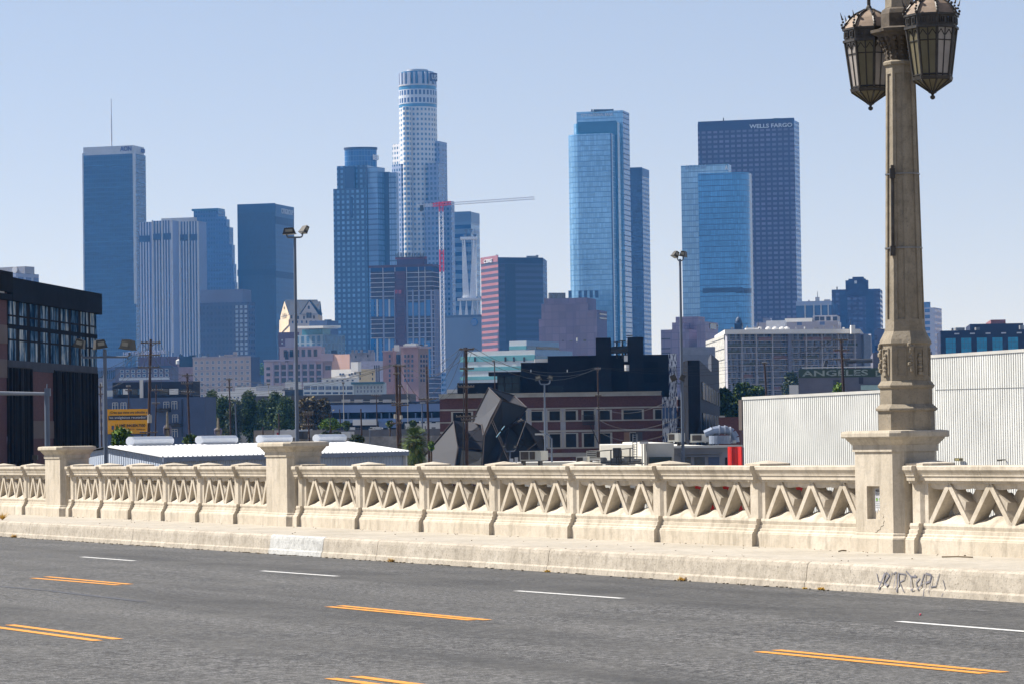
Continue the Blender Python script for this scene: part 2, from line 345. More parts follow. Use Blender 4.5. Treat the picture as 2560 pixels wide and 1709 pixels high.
# ---------------------------------------------------------------- parapet
RAIL=[(-0.45,1.045),(0.05,1.045),(0.06,1.035),(0.06,0.995),(0.055,0.99),(0.035,0.955),(0.026,0.935),(0.026,0.922),(0.012,0.918),(0.012,0.868),(-0.02,0.864),(-0.02,0.835),(-0.40,0.835)]
BASE=[(-0.40,0.36),(-0.03,0.36),(-0.02,0.33),(-0.03,0.285),(-0.01,0.28),(-0.008,0.235),(0.012,0.225),(0.014,0.20),(0.036,0.185),(0.038,0.17),(0.045,0.165),(0.048,-0.01),(-0.40,-0.01)]
def panel(s0,s1):
    """three pointed arches: front bars, a reversed row of bars behind, wavy sloping sill and scalloped head, all one casting"""
    L=s1-s0; h0,h1=0.355,0.84; H=h1-h0; p=L/3; mb=MB(); P=lambda u,t,v:BW(s0+L-u,t,h0+v); F=-0.035
    def poly(pts,t0,t1,tb=None):
        n=len(pts); A=[P(u,t0 if tb is None else tb[i],v) for i,(u,v) in enumerate(pts)]; B=[P(u,t1,v) for u,v in pts]
        mb.face(A); mb.face(B[::-1])
        for i in range(n): j=(i+1)%n; mb.face([A[j],A[i],B[i],B[j]])
    def bar(a,b,w,t0,t1):
        dx,dy=b[0]-a[0],b[1]-a[1]; l=math.hypot(dx,dy); nx,ny=-dy/l*w/2,dx/l*w/2; poly([(a[0]-nx,a[1]-ny),(b[0]-nx,b[1]-ny),(b[0]+nx,b[1]+ny),(a[0]+nx,a[1]+ny)],t0,t1)
    for i in range(3):
        x0,xm,x1=i*p,(i+.5)*p,(i+1)*p; top=H*0.97
        bar((x0+.012,-.01),(xm,top),.068,F,F-.18); bar((x1-.012,-.01),(xm,top),.068,F,F-.18)
        for sg,xf in ((1,x0),(-1,x1)): # pointed bosses on the outer side of each leg
            q=lambda f,o:(xf+(xm-xf)*f-sg*o,top*f)
            a,b,c=q(.34,.028),q(.80,.028),q(.56,.085); poly([a,c,b] if sg>0 else [a,b,c],F-.02,F-.24,[F-.02,F-.06,F-.02] if sg>0 else [F-.02,F-.02,F-.06])
        bar((x0,top),(xm,.02),.125,F-.20,F-.35); bar((x1,top),(xm,.02),.125,F-.20,F-.35)
    n=48; c=lambda u:0.075+0.035*math.cos((u/p-.5)*2*math.pi)+0.012*math.cos((u/p-.5)*6*math.pi)
    rows=[]
    for k,f in enumerate((0,.12,.4,.7,1)): rows.append([P(L*i/n,F-0.004-0.30*f**1.3,c(L*i/n)*1.75*f**.9) for i in range(n+1)])
    for A,B in zip(rows[:-1],rows[1:]):
        for i in range(n): mb.face([A[i],A[i+1],B[i+1],B[i]])
    hd=lambda u:H-.055-.022*abs(math.sin(u/p*math.pi*2)); A=[P(L*i/n,F-.02,H) for i in range(n+1)]; B=[P(L*i/n,F-.03,hd(L*i/n)) for i in range(n+1)]; D=[P(L*i/n,F-.33,hd(L*i/n)+.02) for i in range(n+1)]
    for i in range(n): mb.face([B[i],B[i+1],A[i+1],A[i]]); mb.face([D[i],D[i+1],B[i+1],B[i]])
    return mb
def post(mb,s,w=0.17):
    """s = right edge of the front face; the block breaks forward of rail and base"""
    o=0.065; a,b=s,s+w; 
    bprism(mb,[(t+(o if t>-0.3 else -0.02),h+(0.002 if h>1.04 else 0)) for t,h in RAIL],a,b)
    bprism(mb,[(t+(o if t>-0.3 else -0.02),h) for t,h in BASE],a-0.01,b)
    # chamfered shaft
    c=0.055; P=[(a-0.065,-0.40),(a-0.065,-0.055),(a-0.0,o-0.055+0.0),(b,o-0.055),(b,-0.40)]
    P=[(a-0.05,-0.42),(a-0.05,-0.05),(a+0.015,-0.005),(b,-0.005),(b,-0.42)]
    n=len(P)
    for i in range(n):
        q=P[i];r=P[(i+1)%n]; mb.face([BW(q[0],q[1],0.36),BW(r[0],r[1],0.36),BW(r[0],r[1],0.835),BW(q[0],q[1],0.835)])
def capstone(s,w=0.17):
    mb=MB(); c=s+w/2-0.02; hw=0.25; t0,t1=-0.43,0.06; z=1.047; P=[(c-hw,t1),(c+hw,t1),(c+hw,t0),(c-hw,t0)]
    mb_pts=[]; ch=0.07
    P=[(c-hw+ch,t1-0.02),(c+hw-ch,t1-0.02),(c+hw,t1-0.02-ch),(c+hw,t0+ch),(c+hw-ch,t0),(c-hw+ch,t0),(c-hw,t0+ch),(c-hw,t1-0.02-ch)]
    n=len(P); ap=BW(c,-0.2,z+0.068)
    for i in range(n):
        a=P[i];b=P[(i+1)%n]; mb.face([BW(*a,z-0.004),BW(*b,z-0.004),BW(*b,z+0.026),BW(*a,z+0.026)]); mb.face([BW(*a,z+0.026),BW(*b,z+0.026),ap])
    return mb
def parapet(posts,sa,sb,label):
    """posts: s of right edges, increasing s; section spans sa..sb"""
    root=thing('bridge_parapet',BW((sa+sb)/2,-0.2,0),label,'parapet','balustrade sections of the bridge parapet')
    # rail and base with small joints at bay thirds
    mb=MB(); cuts=[sa]+[posts[i]+(posts[i+1]-posts[i])*0.55 for i in range(len(posts)-1) if sa<posts[i]+(posts[i+1]-posts[i])*0.55<sb]+[sb]
    for a,b in zip(cuts[:-1],cuts[1:]): bprism(mb,RAIL,a+0.003,b-0.003)
    mb.build('top_rail',CONC,root)
    mb=MB(); bprism(mb,BASE,sa,sb,0); mb.build('base_course',CONC,root)
    for s in posts:
        mb=MB(); post(mb,s); mb.build('post',CONC,root); capstone(s).build('capstone',CONC,root)
    ed=sorted(posts)
    bays=[]
    if ed[0]-sa>0.5: bays.append((sa+0.02,ed[0]-0.05))
    for a,b in zip(ed[:-1],ed[1:]): bays.append((a+0.17,b-0.05))
    if sb-ed[-1]-0.17>0.5: bays.append((ed[-1]+0.17,sb-0.02))
    for a,b in bays: 
        if b-a<1.0: 
            mb=MB(); bprism(mb,[(-0.05,0.84),(-0.05,0.355)],a,b,caps=False)
        else: 
            f=0.07 if b-a>1.5 else 0.05; SP=[(-0.40,0.84),(-0.03,0.84),(-0.03,0.355),(-0.40,0.355)]; mb=MB(); bprism(mb,SP,a,a+f); mb.build('stile',CONC,root); mb=MB(); bprism(mb,SP,b-f,b); mb.build('stile',CONC,root)
            mb=panel(a+f,b-f)
        mb.build('pierced_panel',CONC,root)
    return root
PT=0.045
sp=[s_at(x,PT) for x in (1887,1642,1425,1229,1053,893,748)]
pedR,pedL=s_at(2231,0.14),s_at(2126,0.14)
ped2R,ped2L=s_at(717,0.14),s_at(660,0.14); ped1R,ped1L=s_at(150,0.14),s_at(109,0.14)
bay=(sp[-1]-sp[0])/6
parapet([s_at(2292,PT)-bay*1.12*k for k in range(12)][::-1],-30,pedR,'pale cast concrete parapet section right of the lamp pedestal, cut by the photo edge')
parapet(sorted(sp),pedL,ped2R,'long pale concrete parapet section of seven pierced bays left of the lamp pedestal')
parapet(sorted([s_at(x,PT) for x in (589,494,408,325,248,177)]),ped2L,ped1R,'pale concrete parapet section of six bays between the two bare pedestals')
b2=s_at(60,PT)-ped1L; parapet([s_at(60,PT)+k*(b2+0.5) for k in range(8)],ped1L,ped1L+20,'far end parapet section left of the small left pedestal')
def pedestal(sR,sL,label,top=1.47,note=False,ch=0.10,dep=0.64):
    t1=0.14; t0=t1-dep; root=thing('pedestal',BW((sR+sL)/2,(t0+t1)/2,0),label,'pedestal','pedestals of the bridge parapet')
    sR=sR-ch
    def octo(o,c): return [(sR-o,t1+o-c),(sR-o+c,t1+o),(sL+o-c,t1+o),(sL+o,t1+o-c),(sL+o,t0-o+c),(sL+o-c,t0-o),(sR-o+c,t0-o),(sR-o,t0-o+c)]
    def stack(mb,pr):
        rg=[[BW(s,t,h) for s,t in octo(o,ch)] for o,h in pr]
        for A,B in zip(rg[:-1],rg[1:]):
            for i in range(8): j=(i+1)%8; mb.face([A[i],A[j],B[j],B[i]])
        mb.face(rg[-1]); mb.face(rg[0][::-1])
    mb=MB(); stack(mb,[(0.045,-0.01),(0.045,0.165),(0.036,0.185),(0.014,0.20),(0.012,0.225),(0.0,0.235),(0,1.218)]); sh=mb.build('shaft',CONC,root)
    mb=MB(); stack(mb,[(0.02,1.218),(0.02,1.30),(0.03,1.305),(0.045,1.33),(0.07,1.36),(0.08,1.385),(0.11,1.385),(0.12,1.40),(0.12,1.44),(0.11,1.465),(0.07,top),(0.04,top+0.004)]); cp=mb.build('cap',CONC,root)
    if note:
        a,b=s_at(2196,t1),s_at(2166,t1); z0,z1=0.36,0.66
        bm=MB(); bprism(bm,[(t1+0.004,z1),(t1+0.004,z0)],b,b+0.0001,caps=False)
    return root,sh
root3,sh3=pedestal(pedR,pedL,'large concrete pedestal under the ornate lamp column with a torn notice in its niche')
root2,sh2=pedestal(ped2R,ped2L,'bare concrete pedestal in the middle-left with nothing on its wide cap')
root1,sh1=pedestal(ped1R,ped1L,'smallest bare concrete pedestal near the left edge of the photo')
# niche in the lamp pedestal: dark recess frame and paper notice (recess modelled as boolean-free inset box)
def cut_niche(ob,s0,s1,z0,z1,t1,dep):
    me=ob.data; import bmesh
    bm=bmesh.new(); bm.from_mesh(me); org=Vector(ob['_o'])
    bmesh.ops.remove_doubles(bm,verts=bm.verts,dist=1e-4)
    tgt=[f for f in bm.faces if len(f.verts)==4 and (f.calc_center_median()+org-BW((pedR+pedL)/2-0.05,t1,0.72)).length<0.2]
    if tgt:
        f=max(tgt,key=lambda q:q.calc_area()); V=list(f.verts)
        H=[bm.verts.new(BW(s,t1,h)-org) for s,h in ((s0,z0),(s1,z0),(s1,z1),(s0,z1))]; B=[bm.verts.new(BW(s,t1-dep,h)-org) for s,h in ((s0,z0),(s1,z0),(s1,z1),(s0,z1))]
        key=lambda v:(round((v.co+org-BW(s0,t1,0)).dot(BU),3),v.co.z)
        smin=min((v.co+org).dot(BU) for v in V); zmin=min(v.co.z for v in V)
        def corner(hs,hz): return min(V,key=lambda v:(((v.co+org).dot(BU)>smin+0.3)!=hs)+((v.co.z>zmin+0.3)!=hz))
        O=[corner(False,False),corner(True,False),corner(True,True),corner(False,True)]
        bm.faces.remove(f)
        for i in range(4):
            j=(i+1)%4; bm.faces.new((O[i],O[j],H[j],H[i])); bm.faces.new((H[i],H[j],B[j],B[i]))
        bm.faces.new(B)
    bm.to_mesh(me); bm.free(); return bool(tgt)
na,nb=s_at(2198,0.14),s_at(2166,0.14); print('niche',cut_niche(sh3,na,nb,0.40,0.80,0.14,0.075))
PAPER=M('notice_paper',C(226,228,232),0.8,var=0.15,scale=9); INK=M('notice_ink',C(70,72,80),0.8); GRN=M('notice_green',C(120,170,70),0.8)
nr=thing('paper_notice',BW((na+nb)/2,0.06,0.4),'torn white paper notice pasted inside the pedestal niche','notice')
mb=MB(); zz=[(na+.01,0.77),(nb-0.07,0.77),(nb-0.07,0.48),(nb-0.09,0.51),(nb-0.11,0.47),(nb-0.13,0.53),(nb-0.16,0.50),(na+0.03,0.54),(na+.01,0.51)]
mb.face([BW(s,0.069,h) for s,h in zz][::-1]); mb.face([BW(s,0.0665,h) for s,h in zz]); mb.build('sheet',PAPER,nr)
mb=MB()
for k in range(9):
    h=0.725-k*0.024; mb.face([BW(na+0.02,0.0705,h),BW(nb-0.085,0.0705,h),BW(nb-0.085,0.0705,h+0.007),BW(na+0.02,0.0705,h+0.007)])
mb.build('printed_text',INK,nr)
mb=MB()
for u in (0.35,0.6):
    c=na+(nb-na)*u; mb.face([BW(c-0.018,0.0715,0.62),BW(c+0.018,0.0715,0.62),BW(c+0.018,0.0715,0.65),BW(c-0.018,0.0715,0.65)])
mb.build('printed_picture',GRN,nr)
F3=Face(BW(nb-0.08,0.071,0)[:2],BW(na+0.01,0.071,0)[:2])
def ttext_m(root,F,u0,z0,u1,z1,txt,mat,out,name,th=0.001):
    v,f=textmesh(txt,0.01); a=v.min(0); b=v.max(0); mb=MB()
    for p in v: mb.v.append(tuple(F.at(u0+(p[0]-a[0])/(b[0]-a[0])*(u1-u0),z0+(p[1]-a[1])/(b[1]-a[1])*(z1-z0),out+(0 if p[2]<(a[2]+b[2])/2 else th))))
    for q in f: mb.f.append(q); mb.m.append(0); mb.uv.append([(0,0)]*len(q))
    return mb.build(name,mat,root)
zt=BW(na,0,0).z; ttext_m(nr,F3,0.01,zt+0.735,F3.W-0.01,zt+0.76,'MISSING',INK,0.002,'heading')
# crack below the niche
mb=MB(); ck=[(2207,1283),(2209,1290),(2207,1294),(2211,1300),(2208,1307),(2209,1312),(2202,1315),(2201,1322),(2195,1324),(2192,1329),(2186,1331)]
def pedpt(x,y,t=0.142):
    r=ray(x,y); k=(DIST-t)/r.dot(BN); p=r*k; return p.x,p.y,p.z+EYE
for a,b in zip(ck[:-1],ck[1:]):
    A=Vector(pedpt(*a));B=Vector(pedpt(*b)); o=Vector((0,0,0.0025))+BU*0.0025; mb.face([A-o,B-o,B+o,A+o])
mb.build('crack',M('crack_dark',(0.10,0.08,0.055,1),0.9),root3)
# ================================================================ ornate lamp column on the pedestal
IRON=M('lamp_bronze',(0.045,0.040,0.036,1),0.5,0.3,var=0.4,scale=12,bump=0.003); DOME=M('lamp_dome',C(150,130,112),0.75,var=0.2,scale=6,bump=0.003)
STL=M('galvanised',(0.22,0.23,0.25,1),0.45,0.6,var=0.2,scale=3)
def glassm(name,c):
    a=NT(name); a.b.inputs['Base Color'].default_value=c; a.b.inputs['Roughness'].default_value=0.35; a.b.inputs['Transmission Weight'].default_value=0.35; a.b.inputs['IOR'].default_value=1.2
    nz=a.noise(7,3,0.6); a.l(a.ramp(nz,[(0.3,tuple(v*0.75 for v in c[:3])+(1,)),(0.7,c)]),a.b.inputs['Base Color']); return a.m
LG1=glassm('lamp_glass_amber',C(150,142,116)); LG2=glassm('lamp_glass_pale',C(214,206,198)); LG3=glassm('lamp_glass_violet',C(108,112,170))
AC=(pedR+pedL)/2; 
def make_lamp(base,t,label,half=1.0):
    P0=BW(base,t,1.474); root=thing('lamp_standard',P0,label,'street lamp'); ax=(P0.x,P0.y); z=P0.z
    ex=tuple(BU[:2]); ey=tuple((-BN)[:2]); RT=R(22.5)
    def st(name,prof,mat=LAMPC,n=8):
        mb=MB(); mb.rings(ax,[(r/math.cos(math.pi/8),z+h) for r,h in prof],n,RT,0,ex,ey); return mb.build(name,mat,root)
    bs=st('base',[(0.322,0),(0.322,0.225),(0.352,0.24),(0.352,0.262),(0.298,0.315),(0.298,0.50),(0.318,0.515),(0.325,0.54),(0.282,0.60),(0.28,0.61)])
    # buttress blocks on the diagonal faces of the base
    pn=st('lower_shaft',[(0.285,0.60),(0.28,1.02),(0.30,1.045),(0.285,1.09),(0.235,1.19),(0.235,1.215)])
    # relief panels and figures on the lower shaft
    mb=MB(); mf=MB()
    for k in range(8):
        a=R(45*k); N=Vector((ex[0]*math.cos(a)+ey[0]*math.sin(a),ex[1]*math.cos(a)+ey[1]*math.sin(a),0)); T=Vector((-N.y,N.x,0))
        c=Vector((ax[0],ax[1],0))+N*0.284
        for sx in (-1,1): mb.box(c+T*(sx*0.055)+Vector((0,0,z+0.82)),T*0.008,N*0.012,(0,0,0.17))
        for zz in (0.66,0.98): mb.box(c+Vector((0,0,z+zz)),T*0.055,N*0.012,(0,0,0.008))
        if k%2==0:
            for zz,rr in ((0.72,0.03),(0.77,0.034),(0.82,0.026),(0.86,0.032),(0.905,0.022)): mf.ball(c+N*0.012+Vector((0,0,z+zz)),rr,0,8)
            mf.box(c+N*0.02+Vector((0,0,z+0.68)),T*0.035,N*0.02,(0,0,0.02)); mf.build('carved_figure',LAMPC,pn); mf=MB()
    mb.build('panel_moulding',LAMPC,pn)
    mb=MB(); 
    for k in (1,3): # worn carved corner ornaments
        a=R(45*k+22); N=Vector((ex[0]*math.cos(a)+ey[0]*math.sin(a),ex[1]*math.cos(a)+ey[1]*math.sin(a),0)); c=Vector((ax[0],ax[1],z))+N*0.30
        for q in range(9): mb.ball(c+Vector((rnd.uniform(-.02,.02),rnd.uniform(-.02,.02),0.72+q*0.038)),0.022+rnd.random()*0.016,0,6)
    mb.build('carved_ornament',LAMPC,pn)
    # fluted shaft: sunken panels on each facet
    mb=MB(); z0,z1=1.215,4.42; r0,r1=0.228,0.168; n=8
    def pt(k,f,r,h):
        a0=RT+2*math.pi*k/8; a1=a0+2*math.pi/8; rr=r/math.cos(math.pi/8)
        A=Vector((math.cos(a0),math.sin(a0)))*rr; B=Vector((math.cos(a1),math.sin(a1)))*rr; q=A+(B-A)*f; return Vector((ax[0]+ex[0]*q.x+ey[0]*q.y,ax[1]+ex[1]*q.x+ey[1]*q.y,z+h))
    for k in range(8):
        fr=[0,0.2,0.24,0.76,0.8,1]; hs=[(z0,r0),(z0+0.12,r0*0.985),(z1-0.10,r1*1.01),(z1,r1)]
        for i in range(5):
            for j in range(3):
                (ha,ra),(hb,rb)=hs[j],hs[j+1]; ins=lambda f,h:0.016 if (0.22<f<0.78 and z0+0.1<h<z1-0.09) else 0.0
                q=[(fr[i],ha,ra),(fr[i+1],ha,ra),(fr[i+1],hb,rb),(fr[i],hb,rb)]
                def rr(f,h,r): return r-(0.016 if (0.23<f<0.77 and z0+0.1<h<z1-0.09 ) else 0)
                if i==2 and j==1:
                    mb.face([pt(k,f,r-0.018,h) for f,h,r in q])
                    mb.face([pt(k,fr[2],ra,ha),pt(k,fr[3],ra,ha),pt(k,fr[3],ra-0.018,ha),pt(k,fr[2],ra-0.018,ha)]); mb.face([pt(k,fr[2],rb-0.018,hb),pt(k,fr[3],rb-0.018,hb),pt(k,fr[3],rb,hb),pt(k,fr[2],rb,hb)])
                    for f in (fr[2],fr[3]): mb.face([pt(k,f,ra,ha),pt(k,f,ra-0.018,ha),pt(k,f,rb-0.018,hb),pt(k,f,rb,hb)])
                else: mb.face([pt(k,f,r,h) for f,h,r in q])
    sh=mb.build('shaft',LAMPC,root)
    CAPM=M('capital_dark',C(92,82,70),0.8,var=0.35,scale=10,bump=0.006)
    st('neck_ring',[(0.168,4.42),(0.195,4.43),(0.20,4.46),(0.175,4.48)])
    cp=st('capital',[(0.165,4.48),(0.17,4.60),(0.205,4.70),(0.26,4.78),(0.27,4.80),(0.335,4.82),(0.34,4.855),(0.25,4.875)],CAPM)
    mb=MB()
    for k in range(16):
        a=2*math.pi*k/16; N=Vector((math.cos(a),math.sin(a),0)); T=Vector((-N.y,N.x,0))
        for q in range(5): mb.ball(Vector((ax[0],ax[1],z+4.52+q*0.055))+N*(0.175+q*q*0.0045),0.017+0.004*q,0,6)
    mb.build('leaf_carving',CAPM,cp)
    st('collar',[(0.25,4.875),(0.215,4.89),(0.215,5.05),(0.20,5.10),(0.16,5.13)],CAPM)
    st('upper_shaft',[(0.165,5.13),(0.135,6.6),(0.16,6.65),(0.10,6.85),(0.02,7.1)])
    # banding straps and the conduit clipped to the sunlit facet
    for h in (3.10,1.92+0.28):
        rr=(r0+(r1-r0)*(h-z0)/(z1-z0))/math.cos(math.pi/8)+0.006; mb=MB(); mb.rings(ax,[(rr,z+h-0.008),(rr+0.003,z+h+0.008)],8,RT,0,ex,ey); mb.build('steel_band',STL,root)
    mb=MB(); dirc=BU*math.cos(R(112))-BN*math.sin(R(112)); cpt=lambda h,e:Vector((ax[0],ax[1],z+h))+dirc*((r0+(r1-r0)*(h-z0)/(z1-z0))+e)
    mb.tube([cpt(2.12,0.03),cpt(3.2,0.03)],0.02,8)
    for h in (2.16,3.10): mb.box(cpt(h,0.03),(0.03,0,0),(0,0.03,0),(0,0,0.06))
    mb.build('conduit',IRON,root)
    # brackets and lanterns
    for sg in (1,-1):
        c=Vector((ax[0],ax[1],0))+BU*(0.66*sg); ca=(c.x,c.y)
        ml=MB(); zb=z+4.19; K=8
        def ring(r,h): return [Vector((c.x,c.y,zb+h))+Vector((ex[0],ex[1],0))*(r*math.cos(RT+2*math.pi*i/K))+Vector((ey[0],ey[1],0))*(r*math.sin(RT+2*math.pi*i/K)) for i in range(K)]
        RB,RTp=0.225,0.305; H0,H1=0.0,0.60
        lo_,hi_=ring(RB,H0),ring(RTp,H1)
        for A,B,r in ((ring(RB+0.02,-0.02),ring(RB+0.03,0.02),0),(ring(RTp+0.005,H1),ring(RTp+0.015,H1+0.15),0),(ring(RTp+0.03,H1-0.01),ring(RTp+0.03,H1+0.02),0),(ring(RTp+0.035,H1+0.14),ring(RTp+0.035,H1+0.165),0)):
            for i in range(K): j=(i+1)%K; ml.face([A[i],A[j],B[j],B[i]])
            ml.face(A[::-1]); ml.face(B)
        for i in range(K):
            j=(i+1)%K; ml.cyl(lo_[i],hi_[i],0.016,0.018,6)
            for f in (0.35,0.65) if False else (0.5,): ml.cyl(lo_[i].lerp(lo_[j],f),hi_[i].lerp(hi_[j],f),0.008,0.008,5)
            ml.cyl(lo_[i].lerp(hi_[i],0.74),lo_[j].lerp(hi_[j],0.74),0.007,0.007,5); ml.cyl(lo_[i].lerp(hi_[i],0.07),lo_[j].lerp(hi_[j],0.07),0.011,0.011,5)
            # pointed lancet arches and tracery
            for f in (0.25,0.75):
                T0=lo_[i].lerp(hi_[i],0.95);T1=lo_[j].lerp(hi_[j],0.95);M0=lo_[i].lerp(hi_[i],0.84);M1=lo_[j].lerp(hi_[j],0.84)
                ml.cyl(M0.lerp(M1,f-0.2),T0.lerp(T1,f),0.008,0.006,4); ml.cyl(M0.lerp(M1,f+0.2),T0.lerp(T1,f),0.008,0.006,4)
        lf=ml.build('lantern_frame',IRON,root)
        mats=[LG1,LG1,LG2,LG1,LG2,LG3,LG1,LG1]
        for i in range(K):
            j=(i+1)%K; mg=MB(); q=0.985
            cc=Vector((c.x,c.y,0)); sh_=lambda p:Vector((c.x+(p.x-c.x)*q,c.y+(p.y-c.y)*q,p.z))
            P=[sh_(lo_[i]),sh_(lo_[j]),sh_(hi_[j]),sh_(hi_[i])]; q=0.965; Pi=[sh_(lo_[i]),sh_(lo_[j]),sh_(hi_[j]),sh_(hi_[i])]
            mg.face(P); mg.face(Pi[::-1]); mg.build('glass_pane',LG1 if sg<0 and i%3 else (LG2 if i%2 else LG1),lf)
        md=MB(); md.rings(ca,[(RTp+0.02,zb+0.765),(0.29,zb+0.82),(0.235,zb+0.89),(0.16,zb+0.945),(0.08,zb+0.985),(0.04,zb+1.0)],8,RT,0,ex,ey); dm=md.build('dome',DOME,lf)
        mr=MB()
        for i in range(K):
            a=RT+2*math.pi*i/K; N=Vector((ex[0]*math.cos(a)+ey[0]*math.sin(a),ex[1]*math.cos(a)+ey[1]*math.sin(a),0)); o=Vector((c.x,c.y,zb))
            mr.tube([o+N*0.325+Vector((0,0,.77)),o+N*0.298+Vector((0,0,.825)),o+N*0.243+Vector((0,0,.895)),o+N*0.165+Vector((0,0,.955)),o+N*0.05+Vector((0,0,1.01))],0.012,5)
            for q in range(4): mr.ball(o+N*(0.335+0.01*math.sin(q*2))+Vector((0,0,0.78+q*0.035)),0.02-0.002*q,0,6)
            mr.cyl(o+N*0.335+Vector((0,0,0.88)),o+N*0.36+Vector((0,0,0.97)),0.012,0.002,5)
            mr.ball(o+N*0.25+Vector((0,0,0.92)),0.02,0,6)
            # band tracery
            a2=a+math.pi/8; N2=Vector((ex[0]*math.cos(a2)+ey[0]*math.sin(a2),ex[1]*math.cos(a2)+ey[1]*math.sin(a2),0)); T2=Vector((-N2.y,N2.x,0))
            for f in (-0.055,0.055):
                for zz in (0.65,0.72): mr.box(o+N2*0.297+T2*f+Vector((0,0,zz)),T2*0.035,N2*0.008,(0,0,0.004))
                for f2 in (-0.03,0,0.03): mr.box(o+N2*0.297+T2*(f+f2)+Vector((0,0,0.685)),T2*0.004,N2*0.008,(0,0,0.035))
        mr.build('crest',IRON,lf)
        mt=MB(); mt.rings(ca,[(0.05,zb+0.99),(0.035,zb+1.04),(0.022,zb+1.06),(0.022,zb+1.17),(0.05,zb+1.195),(0.055,zb+1.215),(0.02,zb+1.23)],8,0); mt.build('top_finial',IRON,lf)
        mt=MB(); lo2=ring(0.235,-0.02); tip=ring(0.03,-0.16)
        for i in range(K): j=(i+1)%K; mt.cyl(lo2[i],tip[i],0.013,0.01,5); mt.cyl(lo2[i].lerp(lo2[j],.5),tip[i].lerp(tip[j],.5),0.007,0.006,4)
        mt.rings(ca,[(0.012,zb-0.245),(0.03,zb-0.23),(0.03,zb-0.205),(0.014,zb-0.195),(0.02,zb-0.18),(0.05,zb-0.165),(0.045,zb-0.14)],8,0); mt.build('bottom_finial',IRON,lf)
        mt=MB(); q0=ring(0.228,-0.021); q1=ring(0.03,-0.155)
        for i in range(K): j=(i+1)%K; mt.face([q1[i],q1[j],q0[j],q0[i]])
        mt.build('bottom_glass',LG1,lf)
        mt=MB(); A0=Vector((ax[0],ax[1],z)); mt.tube([A0+BU*(0.15*sg)+Vector((0,0,4.62)),A0+BU*(0.30*sg)+Vector((0,0,4.70)),A0+BU*(0.42*sg)+Vector((0,0,4.84))],0.035,8)
        mt.box(A0+BU*(0.30*sg)+Vector((0,0,4.93)),BU*0.12,BN*0.03,(0,0,0.04)); mt.build('bracket',IRON,root)
    return root
make_lamp(AC-0.28,-0.20,'tall ornate concrete lamp column with two bronze lanterns on the big pedestal')
# dry weeds in the kerb joint
WD=M('dry_weed',C(206,166,70,1),0.9,var=0.35,scale=30)
def weed(x,y,w,label):
    s=s_at(x,KT+.07,y); o=BW(s,KT+.07,KH); mb=MB(); r_=random.Random(int(x))
    for k in range(70):
        a=r_.random()*6.28; L=w*(0.3+r_.random()*0.7); d=Vector((math.cos(a),math.sin(a),0.35+r_.random()*1.1)).normalized(); p=o+Vector((r_.uniform(-w,w)*.4,r_.uniform(-w,w)*.2,0)); q=Vector((-math.sin(a),math.cos(a),0))*0.006
        mb.face([p-q,p+q,p+d*L*0.6+q*0.8,p+d*L*0.6-q*0.8]); mb.face([p+d*L*0.6-q,p+d*L*0.6+q,p+d*L+Vector((0,0,-0.02))])
    ob=mb.build('weed_tuft',WD,None,o); tag(ob,label,'weed','dry weeds growing along the kerb')
for a in ((977,1402,.10,'thick golden weed tuft at the kerb right of the pale repainted patch'),(1368,1425,.07,'small straw weed tuft in the kerb joint near the photo centre'),(1704,1446,.10,'greenish upright weed tuft at the kerb left of the lamp pedestal'),(2052,1471,.075,'low flat dry weed tuft just left of the kerb graffiti'),(2012,1470,.04,'tiny dry weed beside the low flat tuft left of the graffiti'),(35,1341,.13,'low dry weed tuft at the kerb near the left edge')): weed(*a)
s_,t_=t_at(6,1298,0)
mb=MB(); o=BW(s_,t_,0); r_=random.Random(5)
for k in range(90):
    a=r_.random()*6.28; d=Vector((math.cos(a),math.sin(a),0.4+r_.random())).normalized()*(0.1+0.15*r_.random()); q=Vector((-math.sin(a),math.cos(a),0))*0.008; mb.face([o-q,o+q,o+d])
tag(mb.build('weed_tuft',WD,None,o),'golden weed on the sidewalk at the far left edge','weed','dry weeds growing along the kerb')
# litter and small stones on the sidewalk
LIT=M('litter_twig',(0.16,0.13,0.09,1),0.9); mb=MB(); r_=random.Random(9)
for k in range(150):
    s=r_.uniform(s_at(2560),s_at(0)); t=r_.choice((r_.uniform(0.05,0.35),r_.uniform(0.05,KT-.1))) ; z=r_.uniform(0.004,0.014); c=BW(s,t,0.002); a=r_.random()*3.14; X=Vector((math.cos(a),math.sin(a),0)); Y=Vector((-X.y,X.x,0)); w=r_.uniform(0.004,0.011); mb.box(c,X*w,Y*w*.7,(0,0,z*.6))
for k in range(260):
    s=r_.uniform(s_at(2560),s_at(0)); t=KT+0.05+abs(r_.gauss(0,0.06)); c=BW(s,t,KH+0.006); a=r_.random()*3.14; X=Vector((math.cos(a),math.sin(a),0)); Y=Vector((-X.y,X.x,0)); w=r_.uniform(0.006,0.02); mb.box(c,X*w,Y*w*.7,(0,0,.006))
tag(mb.build('grit',LIT),'dark grit and crumbs lying along the kerb and sidewalk','grit',kind='stuff')
TW=M('twig_mat',C(120,105,85),0.9)
def twig(p0,p1,label):
    (a,b),(c,d)=t_at(*p0,0.0),t_at(*p1,0.0); A=BW(a,b,0.012);B=BW(c,d,0.012); mb=MB(); mb.tube([A,A.lerp(B,.5)+Vector((0,0,.006)),B],0.009,5); tag(mb.build('twig',TW,None,A),label,'twig')
twig((2355,1393),(2432,1394),'thin dry stick lying on the sidewalk right of the lamp pedestal'); twig((2097,1379),(2115,1377),'short brown twig against the foot of the lamp pedestal')
mb=MB(); s_,t_=t_at(2301,1537,KH); o=BW(s_,t_,KH); mb.ball(o+Vector((0,0,.008)),.012,0,8); tag(mb.build('litter_scrap',M('pink',C(230,90,110),.7),None,o),'tiny pink scrap of litter on the asphalt below the graffiti','litter')
